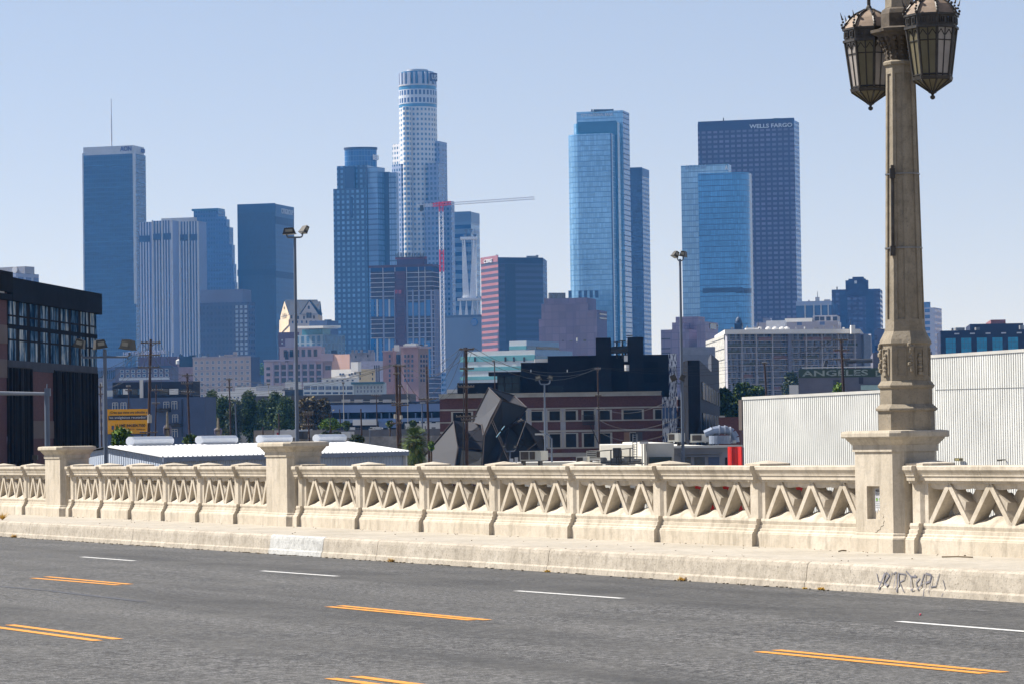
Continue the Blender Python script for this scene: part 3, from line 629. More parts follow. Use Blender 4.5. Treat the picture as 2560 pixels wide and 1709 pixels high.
# haze_and_city_below
# ================================================================ far towers, with haze blue mixed into their base colours
WHI=M('white_trim',C(196,196,200),0.7,var=0.1,scale=0.2); GRY=M('grey_roof',C(130,132,136),0.9,var=0.25,scale=0.15); DKM=M('dark_metal',(0.03,0.032,0.036,1),0.6,var=0.3)
SGN=M('sign_white',C(222,222,226),0.5,var=0.05); SGP=M('sign_purple',C(70,40,110),0.5); RED=M('red_paint',C(196,36,34),0.6,var=0.15)
def roofkit(b,k,xs,y,h,mat=GRY,seed=0):
    """small roof plant: boxes on the roof given by image columns"""
    r=random.Random(seed)
    for x0,x1,hh in xs:
        d=b.pts[k][1]+3; p0=colx(x0,y,d); p1=colx(x1,y,d); w=abs(p1[0]-p0[0])
        b.block('roof_unit',[p0,p1,(p1[0],p1[1]+w*0.6+2),(p0[0],p0[1]+w*0.6+2)],b.z1-0.2,PX(x0,y-hh,d).z,mat)
GB=C(20,62,112); 
f=FM('aon_glass',1.6,3.9,0.8,0.66,C(26,62,104),C(16,52,96),0.35,0.25,rw=0.4)
b=Bld('office_tower','tallest dark blue tower at left with white crown band and a thin mast','tower',rect(206,336,364,384,2600,73),(336,384,1),[f,f,f,f],roof=GRY)
crown=rect(208,333,360,367,2604,73); z1=PX(333,363.5,2604).z
b.block('crown',crown,b.z1,z1,WHI); F0=Face(crown[0],crown[1]); F1=Face(crown[1],crown[2])
text(b.root,F0,301,367,329,379,'AON',SGP,0.4,th=0.5); text(b.root,F1,350.5,371,360,382,'AON',SGP,0.4,th=0.5)
b.slab(0,'corner_fin',206,384,209,760,WHI,0.5,2); b.slab(0,'corner_fin',332,384,336.6,760,WHI,0.6,2)
for y in (415,470,605): b.slab(0,'spandrel_band',210,y,332,y+2.5,M('band_blue',C(60,96,140),0.5),0.3)
mb=MB(); p=PX(279,366,2620); mb.cyl((p.x,p.y,z1-1),(p.x,p.y,z1+18),0.7,0.6,6); mb.cyl((p.x,p.y,z1+18),(p.x,p.y,PX(279,247,2620).z),0.6,0.25,6); mb.build('mast',WHI,b.root)
f=FM('pale_grid',6.0,4.2,0.7,0.6,C(150,160,186),C(60,84,130),0.25)
b=Bld('office_building','pale office block with a round-topped parapet behind the left brick building','building',rect(-40,40,97,682,1500,60),(40,683,1),[f],roof=GRY)
b.block('penthouse',rect(-40,62,86,667,1506,60),b.z1-0.1,PX(62,666,1506).z,[M('pale_pent',C(160,160,168),0.8)])
F0=Face(*rect(-40,62,86,667,1506,60)[:2]); mb=MB(); mb.cyl(F0.at(F0.W-6,PX(60,674,1506).z,0.1),F0.at(F0.W-6,PX(60,674,1506).z,0.6),1.6,1.6,16); mb.build('round_emblem',SGN,b.root)
# striped tower of three stepped slabs
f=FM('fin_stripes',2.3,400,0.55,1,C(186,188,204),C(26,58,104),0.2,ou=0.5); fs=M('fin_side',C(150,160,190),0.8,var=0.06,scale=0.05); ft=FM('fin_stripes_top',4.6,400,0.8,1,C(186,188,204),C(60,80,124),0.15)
b=Bld('office_tower','stepped tower with white vertical fins in front of the tallest left tower','tower',rect(347,376,384,556,2310,73),(376,555,1),[f,fs,fs,fs],roof=GRY)
for x0,xc,x1,yt,d in ((379.5,430.5,452,551,2290),(447,496,516,553,2270)):
    q=rect(x0,xc,x1,yt,d,73); zt=PX(xc,yt,d).z; b.block('wing',q,0,zt,[f,fs,fs,fs],GRY); F_=Face(q[0],q[1]); b.slab(F_,'louvre_band',x0+1,yt+34,xc-1,yt+50,M('band_dark',C(24,50,92),0.5),0.5,parent=b.root)
    for i in range(3): 
        xx=x0+(xc-x0)*(0.02+i*0.47); b.slab(F_,'corner_fin',xx,yt,xx+2.6,yt+330,WHI,0.9)
b.slab(0,'louvre_band',348,590,375,606,M('band_dark',C(24,50,92),0.5),0.5)
q=rect(403,486,492,544,2300,73); b.block('penthouse',q,b.z1-5,PX(486,543.5,2300).z,WHI)
# stepped blue tower
f=FM('blue_steps',2.4,3.9,0.6,0.5,C(64,96,150),C(24,76,130),0.3,0.2); f2=FM('blue_glass_b',1.5,3.9,0.85,0.75,C(40,86,140),C(20,80,134),0.3,0.2)
b=Bld('office_tower','blue stepped tower rising behind the white finned tower','tower',rect(484,545,563,527,2560,73),(545,526,1),[f,f2,f,f],roof=GRY)
for x0,xc,x1,yt,d in ((476,560,567,541,2555),(476,566,574,548,2550),(476,573,583,568,2545),(476,580,587,612,2540),(476,584,591,660,2535),(476,588,594,706,2530)):
    b.block('setback',rect(x0,xc,x1,yt,d,73),0,PX(xc,yt,d).z,[f,f2,f,f],GRY)
b.block('crown',rect(479,545,562,521,2558,73),b.z1-0.1,PX(545,520.5,2558).z,[M('teal_crown',C(40,100,140),0.4)])
# grey mid tower
f=FM('grey_lat',2.6,3.6,0.45,0.5,C(70,80,112),C(34,60,100),0.3); 
b=Bld('office_building','grey mid-height block with white windows below the stepped blue tower','building',rect(500,622,637,756,1900,73),(622,755,1),[f,f,f,f],roof=GRY)
b.block('penthouse',rect(500,606,628,724,1905,73),b.z1-0.1,PX(606,723,1905).z,[M('pent_lilac',C(112,118,146),0.8,var=0.1,scale=0.05)])
WGL=M('window_pale',C(170,190,214),0.2,var=0.2,scale=0.5); WFR=M('window_frame_pale',C(190,190,196),0.7)
b.grid(0,586,762,620,900,3,12,0.55,0.62,WGL,WFR,mun=(2,2))
# dark tower
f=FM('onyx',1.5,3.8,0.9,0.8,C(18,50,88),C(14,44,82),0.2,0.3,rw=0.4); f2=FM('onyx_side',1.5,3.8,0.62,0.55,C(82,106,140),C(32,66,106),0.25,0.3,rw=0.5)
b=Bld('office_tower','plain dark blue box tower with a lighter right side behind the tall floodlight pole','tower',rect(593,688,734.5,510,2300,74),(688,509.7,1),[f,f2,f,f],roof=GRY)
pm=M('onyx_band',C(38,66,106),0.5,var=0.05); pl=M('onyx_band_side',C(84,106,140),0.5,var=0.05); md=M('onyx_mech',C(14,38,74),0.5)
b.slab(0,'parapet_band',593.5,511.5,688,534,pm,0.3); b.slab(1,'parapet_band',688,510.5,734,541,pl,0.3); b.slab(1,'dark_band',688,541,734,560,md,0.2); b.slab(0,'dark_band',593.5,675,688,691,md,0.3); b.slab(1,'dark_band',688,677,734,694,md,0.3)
text(b.root,b.F[1],701,521,730,534,'CITIGROUP',SGN,0.5,th=0.4)
# ---- gas company style tower with oval crown
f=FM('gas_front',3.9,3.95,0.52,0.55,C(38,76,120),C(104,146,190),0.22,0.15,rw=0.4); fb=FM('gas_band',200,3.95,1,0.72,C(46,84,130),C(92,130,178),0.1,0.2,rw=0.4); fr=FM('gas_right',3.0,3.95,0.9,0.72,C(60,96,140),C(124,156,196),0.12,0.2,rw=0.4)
b=Bld('office_tower','blue stepped tower topped by an oval glass crown beside the tallest round tower','tower',rect(833,916,960,474,2300,74),(916,470,1),[f,f,f,f],roof=GRY)
q=rect(842,918,958,414,2304,74); b.block('upper_block',q,0,PX(918,413,2304).z,[f,fb,f,f],GRY); Fq=Face(q[0],q[1])
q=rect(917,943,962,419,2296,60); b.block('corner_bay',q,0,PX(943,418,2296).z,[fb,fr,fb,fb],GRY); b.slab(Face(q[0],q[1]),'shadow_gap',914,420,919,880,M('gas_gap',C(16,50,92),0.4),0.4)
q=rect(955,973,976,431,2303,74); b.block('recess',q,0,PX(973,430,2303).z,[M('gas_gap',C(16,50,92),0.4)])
q=rect(972,990,996,432,2298,74); b.block('rear_wing',q,0,PX(990,431,2298).z,[fr,fr,fr,fr],GRY)
GS=M('gas_slot',C(14,60,112),0.15,var=0.1); b.slab(Fq,'glass_slot',866,418,889.5,493,GS,3.4,label='dark blue vertical glass slot'); b.slab(b.F[0],'glass_slot',876,493,882,545,GS,0.5)
mb=MB(); c=PX(902,418,2325); rx=40.5/7600*2325; zt=PX(902,375,2325).z; n=28
el=[(c.x+rx*math.cos(2*math.pi*i/n),c.y+rx*0.55*math.sin(2*math.pi*i/n)) for i in range(n)]; mb.prism(el,b.z1,zt,0,0); mb.build('oval_crown',FM('gas_crown',2.2,4.0,0.9,0.9,C(90,130,180),C(34,96,160),0.15,0.1),b.root,smooth=False)
mb=MB(); el2=[(c.x+(rx+.5)*math.cos(2*math.pi*i/n),c.y+(rx*.55+.5)*math.sin(2*math.pi*i/n)) for i in range(n)]; mb.prism(el2,zt,zt+1.6,0,0); mb.build('crown_rim',M('rim_dark',C(50,60,90),0.6),b.root)
F_=Face(colx(927,395,2314),colx(942,395,2322)); text(b.root,F_,929,387,942,400,'DELO',SGN,1.2,th=0.5)
# ---- tallest round tower
fc=FM('library_round',3.3,4.05,0.5,0.5,C(222,224,230),C(60,116,160),0.35,0.12); fc2=FM('library_flat',3.3,4.05,0.55,0.52,C(150,166,200),C(44,92,142),0.35,0.12)
D=2450; cx,cy=PX(1048,500,D+16).x,D+16.0; rr=48.5/7600*D
def circ(r,n=40,c=None): c=c or (cx,cy); return [(c[0]+r*math.cos(2*math.pi*i/n),c[1]+r*math.sin(2*math.pi*i/n)) for i in range(n)]
b=Bld('office_tower','tallest pale round skyscraper with a segmented glass crown','tower',circ(rr*0.985),(1048,266,0),[fc]*40,roof=GRY)
def zpx(x,y,d=D): return PX(x,y,d).z
def ringpart(nm,r,y0,y1,mat): mb=MB(); mb.prism(circ(r),zpx(1048,y1),zpx(1048,y0),0,0); return mb.build(nm,mat,b.root)
TEALB=M('crown_band',C(60,126,170),0.2,var=0.1); 
ringpart('glass_band',rr*0.99,258,266,TEALB)
fu=FM('library_top',3.3,6.2,0.58,0.62,C(204,212,226),C(40,74,128),0.25,0.12)
mb=MB(); mb.prism(circ(rr),zpx(1048,258),zpx(1048,222),0,0); mb.build('upper_drum',fu,b.root)
ringpart('glass_band',rr*0.98,212,222,TEALB); ringpart('ring_ledge',rr*1.0,209,212.5,WHI)
ringpart('crown_core',rr*0.86,176,209,M('crown_core',C(52,112,160),0.2,var=0.15,scale=0.1))
for k in range(20):
    a=2*math.pi*(k+0.5)/20; N=Vector((math.cos(a),math.sin(a),0)); T=Vector((-N.y,N.x,0)); mb=MB(); z0,z1=zpx(1048,209),zpx(1048,179); mb.box(Vector((cx,cy,(z0+z1)/2))+N*rr*0.93,T*(1.5 if k%2 else 0.8),N*rr*0.055,(0,0,(z1-z0)/2)); mb.build('crown_fin',M('crown_fin',C(176,186,208),0.6,var=0.1),b.root)
mb=MB(); mb.prism(circ(rr*0.56),zpx(1048,176),zpx(1048,170),0,0); mb.build('helipad',WHI,b.root)
a_=R(-32); N=Vector((math.sin(-a_),-math.cos(a_),0)); T=Vector((-N.y,N.x,0)); 
P0=Vector((cx,cy,0))+N*(rr*1.0)-T*4.5; P1=P0+T*9; FS=Face(P0[:2],P1[:2]); b.slab(FS,'sign_panel',1076,183,1092,203,M('sign_navy',C(44,30,70),0.5),0.6,1.0); text(b.root,FS,1078,187,1090,199,'US',SGN,0.8,th=0.4)
def lib(nm,x0,xc,x1,yt,d,th=74,m=(fc2,fc2,fc2,fc2)): q=rect(x0,xc,x1,yt,d,th); b.block(nm,q,0,PX(xc,yt,d).z,list(m),GRY); return q
lib('left_shoulder',981,1040,1060,354,D+14,40,(fc,fc2,fc2,fc2)); lib('left_wing',980,1002,1030,410,D+4,40)
lib('right_shoulder',1060,1098,1117,353,D+8,70); lib('front_wing',1068,1096,1112,408,D-4,74); lib('lower_wing',1062,1103,1120,500,D-6,74); q=lib('right_wing',1100,1128,1136,503,D+2,74)
fb3=FM('library_bay',3.3,4.05,0.7,0.55,C(226,224,222),C(60,120,170),0.3,0.12)
mb=MB(); c3=PX(1019,500,D-1); mb.prism(circ(3.3,16,(c3.x,c3.y)),0,zpx(1019,268),0,0); mb.build('round_bay',fb3,b.root)
# ---- striped tower behind the switching block
f=FM('ribbon',300,7.6,1,0.45,C(120,146,180),C(22,66,118),0.1,0.2); f2=FM('ribbon_side',300,7.6,1,0.45,C(176,192,214),C(116,152,188),0.1,0.2)
b=Bld('office_tower','ribbon-windowed tower behind the lattice microwave mast','tower',rect(1120,1177,1198.5,531,2550,74),(1177,529.5,1),[f,f2,f,f],roof=GRY)
b.slab(0,'parapet_band',1121,530.5,1177,556,M('par_b',C(108,130,164),0.7,var=0.05),0.3); b.slab(1,'parapet_band',1177,530.5,1198,556,M('par_c',C(150,168,194),0.7,var=0.05),0.3)
# ---- pink and dark faceted tower
fp1=FM('pink_bands',400,3.9,1,0.55,C(156,98,104),C(58,50,76),0.1,0.3); fd=FM('dark_bands',400,3.9,1,0.5,C(34,40,72),C(48,58,94),0.12,0.3,rw=0.5); fe=FM('side_bands',3,3.9,0.6,0.5,C(120,134,166),C(60,80,120),0.2)
pts=fp(643,[(1202,2028),(1245,2000),(1357,2012),(1367,2050),(1300,2090)])
b=Bld('office_tower','faceted tower with pink banded left face and dark front','tower',pts,(1245,643.6,1),[fp1,fd,fe,fd,fd],roof=GRY)
b.slab(0,'parapet_band',1202,645,1245,661,M('pink_par',C(150,96,104),0.7,var=0.05),0.25); b.slab(1,'parapet_band',1245,643.5,1357,659,M('dark_par',C(36,42,74),0.7,var=0.05),0.25)
text(b.root,b.F[0],1212,650,1233,659,'CBRE',SGN,0.5,th=0.4); b.slab(1,'dark_shaft',1262,660,1288,860,M('dark_sh',C(20,28,60),0.5),0.15)
roofkit(b,1,[(1240,1244,5),(1316,1340,2),(1340,1346,4)],642,0,seed=1)
# ---- curved glass tower
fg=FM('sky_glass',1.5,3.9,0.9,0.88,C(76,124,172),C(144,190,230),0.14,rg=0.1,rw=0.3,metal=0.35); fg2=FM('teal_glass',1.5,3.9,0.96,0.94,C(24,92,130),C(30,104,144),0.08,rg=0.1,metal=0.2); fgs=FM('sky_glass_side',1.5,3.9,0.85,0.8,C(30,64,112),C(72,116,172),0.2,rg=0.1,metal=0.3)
def curved(x0,x1,xr,yt,d,th,rad,n=7,left=True):
    """frontal slab whose left (or right) end bends back in an arc"""
    a,c,r,bk=rect(x0,x1,xr,yt,d,th); a=Vector(a);c=Vector(c);r=Vector(r);bk=Vector(bk); l=(a-c).normalized(); k=(r-c).normalized(); P=[]
    if left:
        for i in range(n+1):
            t=math.pi/2*i/n; P.append(tuple(a-l*rad*(1-math.cos(t))+k*rad*(1-math.sin(t))))
        P+= [tuple(c),tuple(r),tuple(bk)]
    else:
        P=[tuple(a)]
        for i in range(n+1):
            t=math.pi/2*i/n; P.append(tuple(c+l*rad*(1-math.sin(t))+k*rad*(1-math.cos(t))))
        P+=[tuple(r+l*0),tuple(bk)]
    return P
q=rect(1441,1557,1573,281,2310,75)
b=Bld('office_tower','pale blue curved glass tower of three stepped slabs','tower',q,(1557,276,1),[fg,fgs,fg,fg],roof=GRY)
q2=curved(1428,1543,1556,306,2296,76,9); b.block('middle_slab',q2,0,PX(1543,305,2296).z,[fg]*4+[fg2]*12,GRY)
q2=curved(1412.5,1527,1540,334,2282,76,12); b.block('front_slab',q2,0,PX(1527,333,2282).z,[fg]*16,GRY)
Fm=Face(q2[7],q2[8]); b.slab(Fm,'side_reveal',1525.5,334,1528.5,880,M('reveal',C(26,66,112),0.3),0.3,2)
Fm2=Face(*curved(1428,1543,1556,306,2296,76,9)[7:9]); b.slab(Fm2,'teal_band',1444,306,1541,333,M('teal_band',C(36,106,150),0.15,var=0.06),0.3); b.slab(Fm2,'teal_strip',1530,333,1541,880,M('teal_band',C(36,106,150),0.15,var=0.06),0.3)
text(b.root,b.F[0],1453,286,1533,293,'CITY NATIONAL BANK',SGN,0.4,th=0.3,bold=0.0); roofkit(b,1,[(1478,1482,3),(1484,1530,3),(1530,1534,4)],277,0,DKM)
Fm=Face(q2[7],q2[8])
for x in (1421,1446,1460,1474,1488): b.slab(Fm,'dark_glazing',x,727,x+8,745,M('dglaz',C(36,62,100),0.2),0.2)
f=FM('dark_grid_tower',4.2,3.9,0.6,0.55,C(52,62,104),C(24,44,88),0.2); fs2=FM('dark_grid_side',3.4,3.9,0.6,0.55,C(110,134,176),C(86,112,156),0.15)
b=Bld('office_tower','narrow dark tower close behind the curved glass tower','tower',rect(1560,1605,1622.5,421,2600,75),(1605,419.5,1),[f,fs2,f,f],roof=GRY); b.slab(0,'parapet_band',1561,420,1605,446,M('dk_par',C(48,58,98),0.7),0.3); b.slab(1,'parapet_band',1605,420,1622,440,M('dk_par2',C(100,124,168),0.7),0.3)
# ---- dark bank tower and the blue glass tower in front of it
f=FM('brown_grid',4.55,3.75,0.66,0.5,C(62,52,82),C(116,104,136),0.22,0.35,rw=0.55); fs2=FM('brown_side',3.0,3.75,0.6,0.5,C(128,152,196),C(100,128,176),0.15)  # lighter bluish side colour stands in for reflected sky
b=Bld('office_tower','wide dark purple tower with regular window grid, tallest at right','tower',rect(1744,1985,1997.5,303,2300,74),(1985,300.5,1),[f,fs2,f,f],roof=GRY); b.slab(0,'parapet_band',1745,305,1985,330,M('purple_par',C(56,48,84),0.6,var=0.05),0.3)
text(b.root,b.F[0],1874,312,1981,322,'WELLS FARGO',SGN,0.6,th=0.4,bold=0.02); roofkit(b,1,[(1808,1810,5),(1934,1950,4),(1950,1986,3)],300,0,DKM)
fa=FM('aqua_glass',1.5,3.7,0.88,0.86,C(40,84,134),C(84,146,200),0.14,rg=0.08,rw=0.3,metal=0.3); fal=FM('aqua_light',1.5,3.7,0.9,0.86,C(86,126,170),C(156,194,224),0.12,rg=0.08,rw=0.3,metal=0.2); fak=M('aqua_dark',C(16,54,100),0.2)
q=rect(1702,1821,1828,412,2040,74); b=Bld('office_tower','blue glass tower with curved right edge and one dark band, before the purple tower','tower',q,(1821,410.5,1),[fal,fa,fa,fa],roof=GRY)
q2=curved(1745,1868,1879,432,2022,76,9,left=False); b.block('front_slab',q2,0,PX(1868,430,2022).z,[fa]*8+[fak]*4,GRY)
Fm=Face(q2[0],q2[1]); b.slab(Fm,'dark_band',1757,721,1857,733,M('aqua_band',C(16,46,84),0.3),0.35); mb=MB(); zb_,zt_=PX(1860,733,2024).z,PX(1860,721,2024).z
for i in range(1,8): A=Vector(q2[i]);B_=Vector(q2[i+1]); nn=Vector((B_-A)[:]).normalized(); N=Vector((nn.y,-nn.x))*0.35; mb.face([(A.x+N.x,A.y+N.y,zb_),(B_.x+N.x,B_.y+N.y,zb_),(B_.x+N.x,B_.y+N.y,zt_),(A.x+N.x,A.y+N.y,zt_)])
mb.build('dark_band',M('aqua_band',C(16,46,84),0.3),b.root)
text(b.root,b.F[0],1712,414,1765,425,'AECOM',M('sign_dim',C(150,180,214),0.5),0.4,th=0.3,bold=0.02); text(b.root,b.F[0],1813,414,1820,425,'A',SGN,0.6,th=0.3,bold=0.02)
roofkit(b,1,[(1808,1818,3)],410,0,DKM)
# ---- right-hand towers
f=FM('blue_bay',40,400,1,1,C(40,90,140),C(28,84,138),0.1,0.15)
b=Bld('office_building','low blue glass block with white piers right of the purple tower','building',rect(1990,2079,2095,754,1800,80),(2079,753,1),[f],roof=GRY); b.slab(0,'roof_band',1990,754,2079,765,M('pale_band',C(160,176,206),0.8,var=0.05),0.4)
for x in (2011,2033,2051,2069): b.slab(0,'pier',x,760,x+3,805,WHI,0.6)
roofkit(b,1,[(2038,2049,10),(2020,2024,3),(2060,2076,4)],753,0,WHI); mb=MB(); p=PX(2044,745,1805); mb.cyl(p,(p.x,p.y,PX(2044,728,1805).z),0.25,0.1,5); mb.build('aerial',DKM,b.root)
f=FM('resid',3.6,3.1,0.6,0.45,C(58,62,104),C(88,100,144),0.3); f2=FM('resid2',4.4,3.1,0.6,0.5,C(44,50,92),C(34,44,84),0.3)
b=Bld('apartment_tower','dark stepped-crown apartment tower left of the lamp column','tower',rect(2079,2200,2206,724,1900,80),(2200,722,1),[f,f,f,f],roof=GRY)
b.slab(0,'recessed_bay',2100,728,2118,880,M('res_glass',C(26,54,104),0.4),0.2); b.slab(0,'recessed_bay',2164,728,2184,880,M('res_glass',C(26,54,104),0.4),0.2)
for x0,x1,y in ((2113.6,2171,700),(2121,2165,696.5),(2131,2160,692)): b.block('stepped_crown',rect(x0,x1-2,x1,y,1901,80),b.z1-4,PX(x1,y,1901).z,[M('res_wall',C(52,56,98),0.8)])
b.slab(Face(*rect(2131,2158,2160,692,1900,80)[:2]),'crown_opening',2136,702,2142,709,SGN,0.3)
roofkit(b,1,[(2092,2094,5),(2144,2146,8)],722,0,DKM)
f=FM('white_flats',6,3.2,0.45,0.6,C(190,194,214),C(60,112,170),0.25); f2=FM('white_flats_side',3,3.2,0.7,0.4,C(176,178,202),C(150,110,140),0.3)
b=Bld('apartment_tower','white apartment tower with blue balconies right of the lamp column','tower',rect(2290,2336,2354,770,1600,70),(2336,769,1),[f,f2,f,f],roof=GRY); b.block('penthouse',rect(2295,2324,2326,756,1605,70),b.z1-.1,PX(2324,755,1605).z,M('pent_b',C(100,140,190),0.6))
f=M('navy_stone',C(30,40,72),0.7,var=0.15,scale=0.1); cy_=M('cyan_glass',C(16,150,190,1),0.25,var=0.25,scale=0.3)
b=Bld('office_building','dark low office block with cyan windows at the right edge','building',rect(2351,2640,2660,828,900,84),(2560,823,1),[f],roof=GRY)
b.block('upper_floor',rect(2425,2558,2570,810,905,84),b.z1-.1,PX(2550,808,905).z,[f]); b.block('plant_room',rect(2477,2514,2517,801,906,84),b.z1,PX(2510,799,906).z,M('terracotta',C(150,100,100),0.8))
b.grid(0,2357,845,2552,895,5,1,0.68,1.0,cy_,M('cy_frame',C(20,70,110),0.4),mun=(3,4),fw=0.03)
for i in range(5): b.slab(0,'cornice_light',2386+i*39,833-i*.6,2398+i*39,836-i*.6,SGN,0.5)
roofkit(b,1,[(2380,2384,3),(2390,2412,4),(2440,2450,5),(2550,2560,10)],823,0,GRY)
# more rooftop clutter near the dark block
# ================================================================ tower under construction + crane
CONS=M('raw_concrete_dark',C(70,50,50),0.9,var=0.4,scale=0.3); SLB=M('slab_edge',C(200,190,186,1),0.9,var=0.15,scale=0.2); PIER=M('pier_lilac',C(150,152,176),0.8,var=0.05,scale=0.1); BGL=M('new_blue_glass',C(22,104,172),0.12,var=0.2,scale=0.15); RST=M('rust_form',C(96,48,48),0.9,var=0.3,scale=0.4)  # first material: dark colour painting the unlit interior behind the open floors
q=rect(927,1080,1099,662,2000,74); b=Bld('tower_under_construction','unfinished concrete tower with bare floors and partly hung blue glass','construction site',q,(1080,664,1),[CONS],body='concrete_frame')
z_top=b.z1; fl=(PX(1080,664,2000).z-PX(1080,675.5,2000).z)
qo=rect(925,1081,1100.5,662,1999.5,74)
b.block('roof_deck',rect(922,1082,1101,661,1999,74),z_top-0.6,z_top+1.0,RST)
mdk=M('blue_netting',C(20,44,92),0.8,var=0.2); b.slab(0,'netting',928,669,1080,680,mdk,0.4); b.slab(1,'netting',1080,669,1099,682,mdk,0.4)
zf=PX(1080,680,2000).z; k=0
while zf>6 and k<34:
    b.block('floor_slab',qo,zf-0.35,zf,SLB); zf-=fl; k+=1
for x0,x1 in ((957,960.5),(986,989),(1016,1020),(1031,1034.5),(1046,1050),(1061,1064.5),(1077,1080.5)): b.slab(0,'pier',x0,725,x1,940,PIER,0.9)
for x in (957,987,1016,1046,1062): b.slab(0,'column',x,668,x+1.2,725,SLB,0.5)
for x in (1084,1088,1092,1096): b.slab(1,'pier',x,724,x+1.4,940,PIER,0.8)
def gpan(k,x0,y0,x1,y1,n): 
    for i in range(n): b.slab(k,'glass_panel',x0+(x1-x0)*i/n+0.6,y0,x0+(x1-x0)*(i+1)/n-0.6,y1,BGL,0.6)
gpan(0,927,749,957,792,3); gpan(0,961,749,986,792,2); gpan(0,1020.5,757,1046,790,2); gpan(0,1050,757,1061,790,1); gpan(0,1065,750,1077,790,1); gpan(0,927,847,957,940,3); gpan(0,961,847,986,940,2); gpan(0,1020,846,1046,940,2); gpan(0,1050,846,1061,940,1); gpan(0,1065,854,1077,940,1)
for x in (942,972): b.slab(0,'white_pier',x,749,x+4,792,WHI,1.0); b.slab(0,'white_pier',x,847,x+4,920,WHI,1.0)
b.slab(0,'hoist_shaft',990,680,1015,930,M('hoist_brown',C(110,58,54),0.9,var=0.3,scale=0.5),2.0)
mb=MB(); F0=b.F[0]
for x in (991,1014): u,z=F0.hit(x,680); mb.box(F0.at(u,70,2.6),F0.D*0.35,F0.N*0.3,(0,0,z-70))
for i in range(18): u0,z=F0.hit(991,690+i*11.2); u1,_=F0.hit(1014,690); mb.box(F0.at((u0+u1)/2,z,2.6),F0.D*((u1-u0)/2),F0.N*0.25,(0,0,0.5))
mb.build('hoist_mast',RST,b.root)
for x in (991.5,1000.5): b.slab(0,'hoist_cab',x,726,x+6,735,M('cab_red',C(176,70,70),0.6),3.6)
b.block('core_formwork',rect(992,1060,1068,656,2004,74),z_top,PX(1060,647,2004).z,M('form_dark',C(84,50,66),0.9)); b.block('working_deck',rect(988,1063,1068,648,2003,74),PX(1060,647,2004).z,PX(1060,641.5,2004).z,M('deck_red',C(140,46,44),0.8)); 
mb=MB(); 
for i in range(26): x=990+i*2.8; p=PX(x,646,2003); h=PX(x,634-rnd.random()*4,2003).z; mb.cyl(p,(p.x+rnd.uniform(-.5,.5),p.y,h),0.22,0.2,4)
mb.build('rebar',DKM,b.root)
def lattice(mb,a,b_,w,n,r=0.12,m=0):
    a=Vector(a);b_=Vector(b_); d=(b_-a)/n; dn=d.normalized(); X=Vector((0,1,0)) if abs(dn.y)<0.9 else Vector((1,0,0)); X=(X-dn*X.dot(dn)).normalized(); Y=dn.cross(X); cs=[X*w/2+Y*w/2,X*w/2-Y*w/2,-X*w/2-Y*w/2,-X*w/2+Y*w/2]
    for c in cs: mb.cyl(a+c,b_+c,r,r,4,m,False)
    for i in range(n):
        for k in range(4):
            p=a+d*i+cs[k]; q_=a+d*(i+1)+cs[(k+1)%4]; mb.cyl(p,q_,r*0.7,r*0.7,4,m,False)
d=1960; root=thing('tower_crane',PX(1106,900,d)*1.0,'red and white tower crane beside the unfinished tower','crane')
xb=lambda y:1102.5+(y-520)*0.0125
mw=M('crane_white',C(220,222,230,1),0.6); mr_=M('crane_red',C(220,30,50,1),0.6)
def seg(nm,y0,y1,mat): mb=MB(); p0=PX(xb(y1),y1,d);p1=PX(xb(y0),y0,d); p0.x=p1.x=PX(1104.5,650,d).x; lattice(mb,p0,p1,2.4,max(1,int((p1.z-p0.z)/3.2)),0.3); return mb.build(nm,mat,root)
seg('mast',530,625,mw); seg('mast_section',625,680,mr_); seg('mast',680,930,mw); seg('slewing_unit',505,530,mr_)
mb=MB(); p0=PX(1126,510,d); p1=PX(1336,495.5,d-18); lattice(mb,p0,p1,1.5,26,0.17); mb.build('jib',mw,root)
mb=MB(); lattice(mb,PX(1082,513,d),PX(1128,508,d),2.0,8,0.32); mb.build('jib_root',mr_,root); mb=MB(); lattice(mb,PX(1042,514,d),PX(1082,513,d),1.4,6,0.14); mb.build('counter_jib',mw,root)
mb=MB(); p=PX(1054,521,d); mb.box(p,(1.1,0,0),(0,1,0),(0,0,1.8)); mb.build('counterweight',DKM,root)
# ================================================================ switching block with microwave mast
GW=M('grey_panel',C(142,158,184),0.8,var=0.05,scale=0.05); ATB=M('globe_blue',C(20,130,214),0.5); 
q=rect(1113,1205,1233,790,2100,74); b=Bld('telephone_exchange','windowless grey block with blue globe emblems and a lattice mast on top','building',q,(1205,792,1),[GW,M('grey_panel2',C(108,128,160),0.8,var=0.05,scale=0.05)],roof=GRY)
b.slab(0,'parapet_band',1113,789,1205,795,M('grey_par',C(108,124,152),0.8),0.4); b.slab(1,'parapet_band',1205,790,1233,797,M('grey_par',C(108,124,152),0.8),0.4); b.slab(0,'corner_strip',1203.5,795,1206.5,880,WHI,0.4)
def globe(F,x,y,r):
    u,z=F.hit(x,y); mb=MB(); rm=r/7600*2100/abs(F.D.x)*abs(F.D.x); n=24
    c=F.at(u,z,0.3); mb.face([c+F.D*(rm*math.cos(2*math.pi*i/n))+Vector((0,0,rm*math.sin(2*math.pi*i/n))) for i in range(n)]); g=mb.build('globe_emblem',ATB,b.root)
    mb=MB()
    for i,k in enumerate((0.55,0.25,-0.05,-0.35,-0.62)):
        w=math.sqrt(1-k*k)*0.8*rm; mb.box(c+F.N*0.15+Vector((0,0,k*rm))-F.D*0.1*rm,F.D*w,F.N*0.05,(0,0,rm*0.05))
    mb.build('globe_stripes',SGN,g)
globe(b.F[0],1186,805.5,9.2); globe(b.F[1],1223.5,808,9)
d=2120; STW=M('mast_white',C(226,230,236,1),0.7,var=0.08); STD=M('mast_lattice',C(120,140,170),0.7)
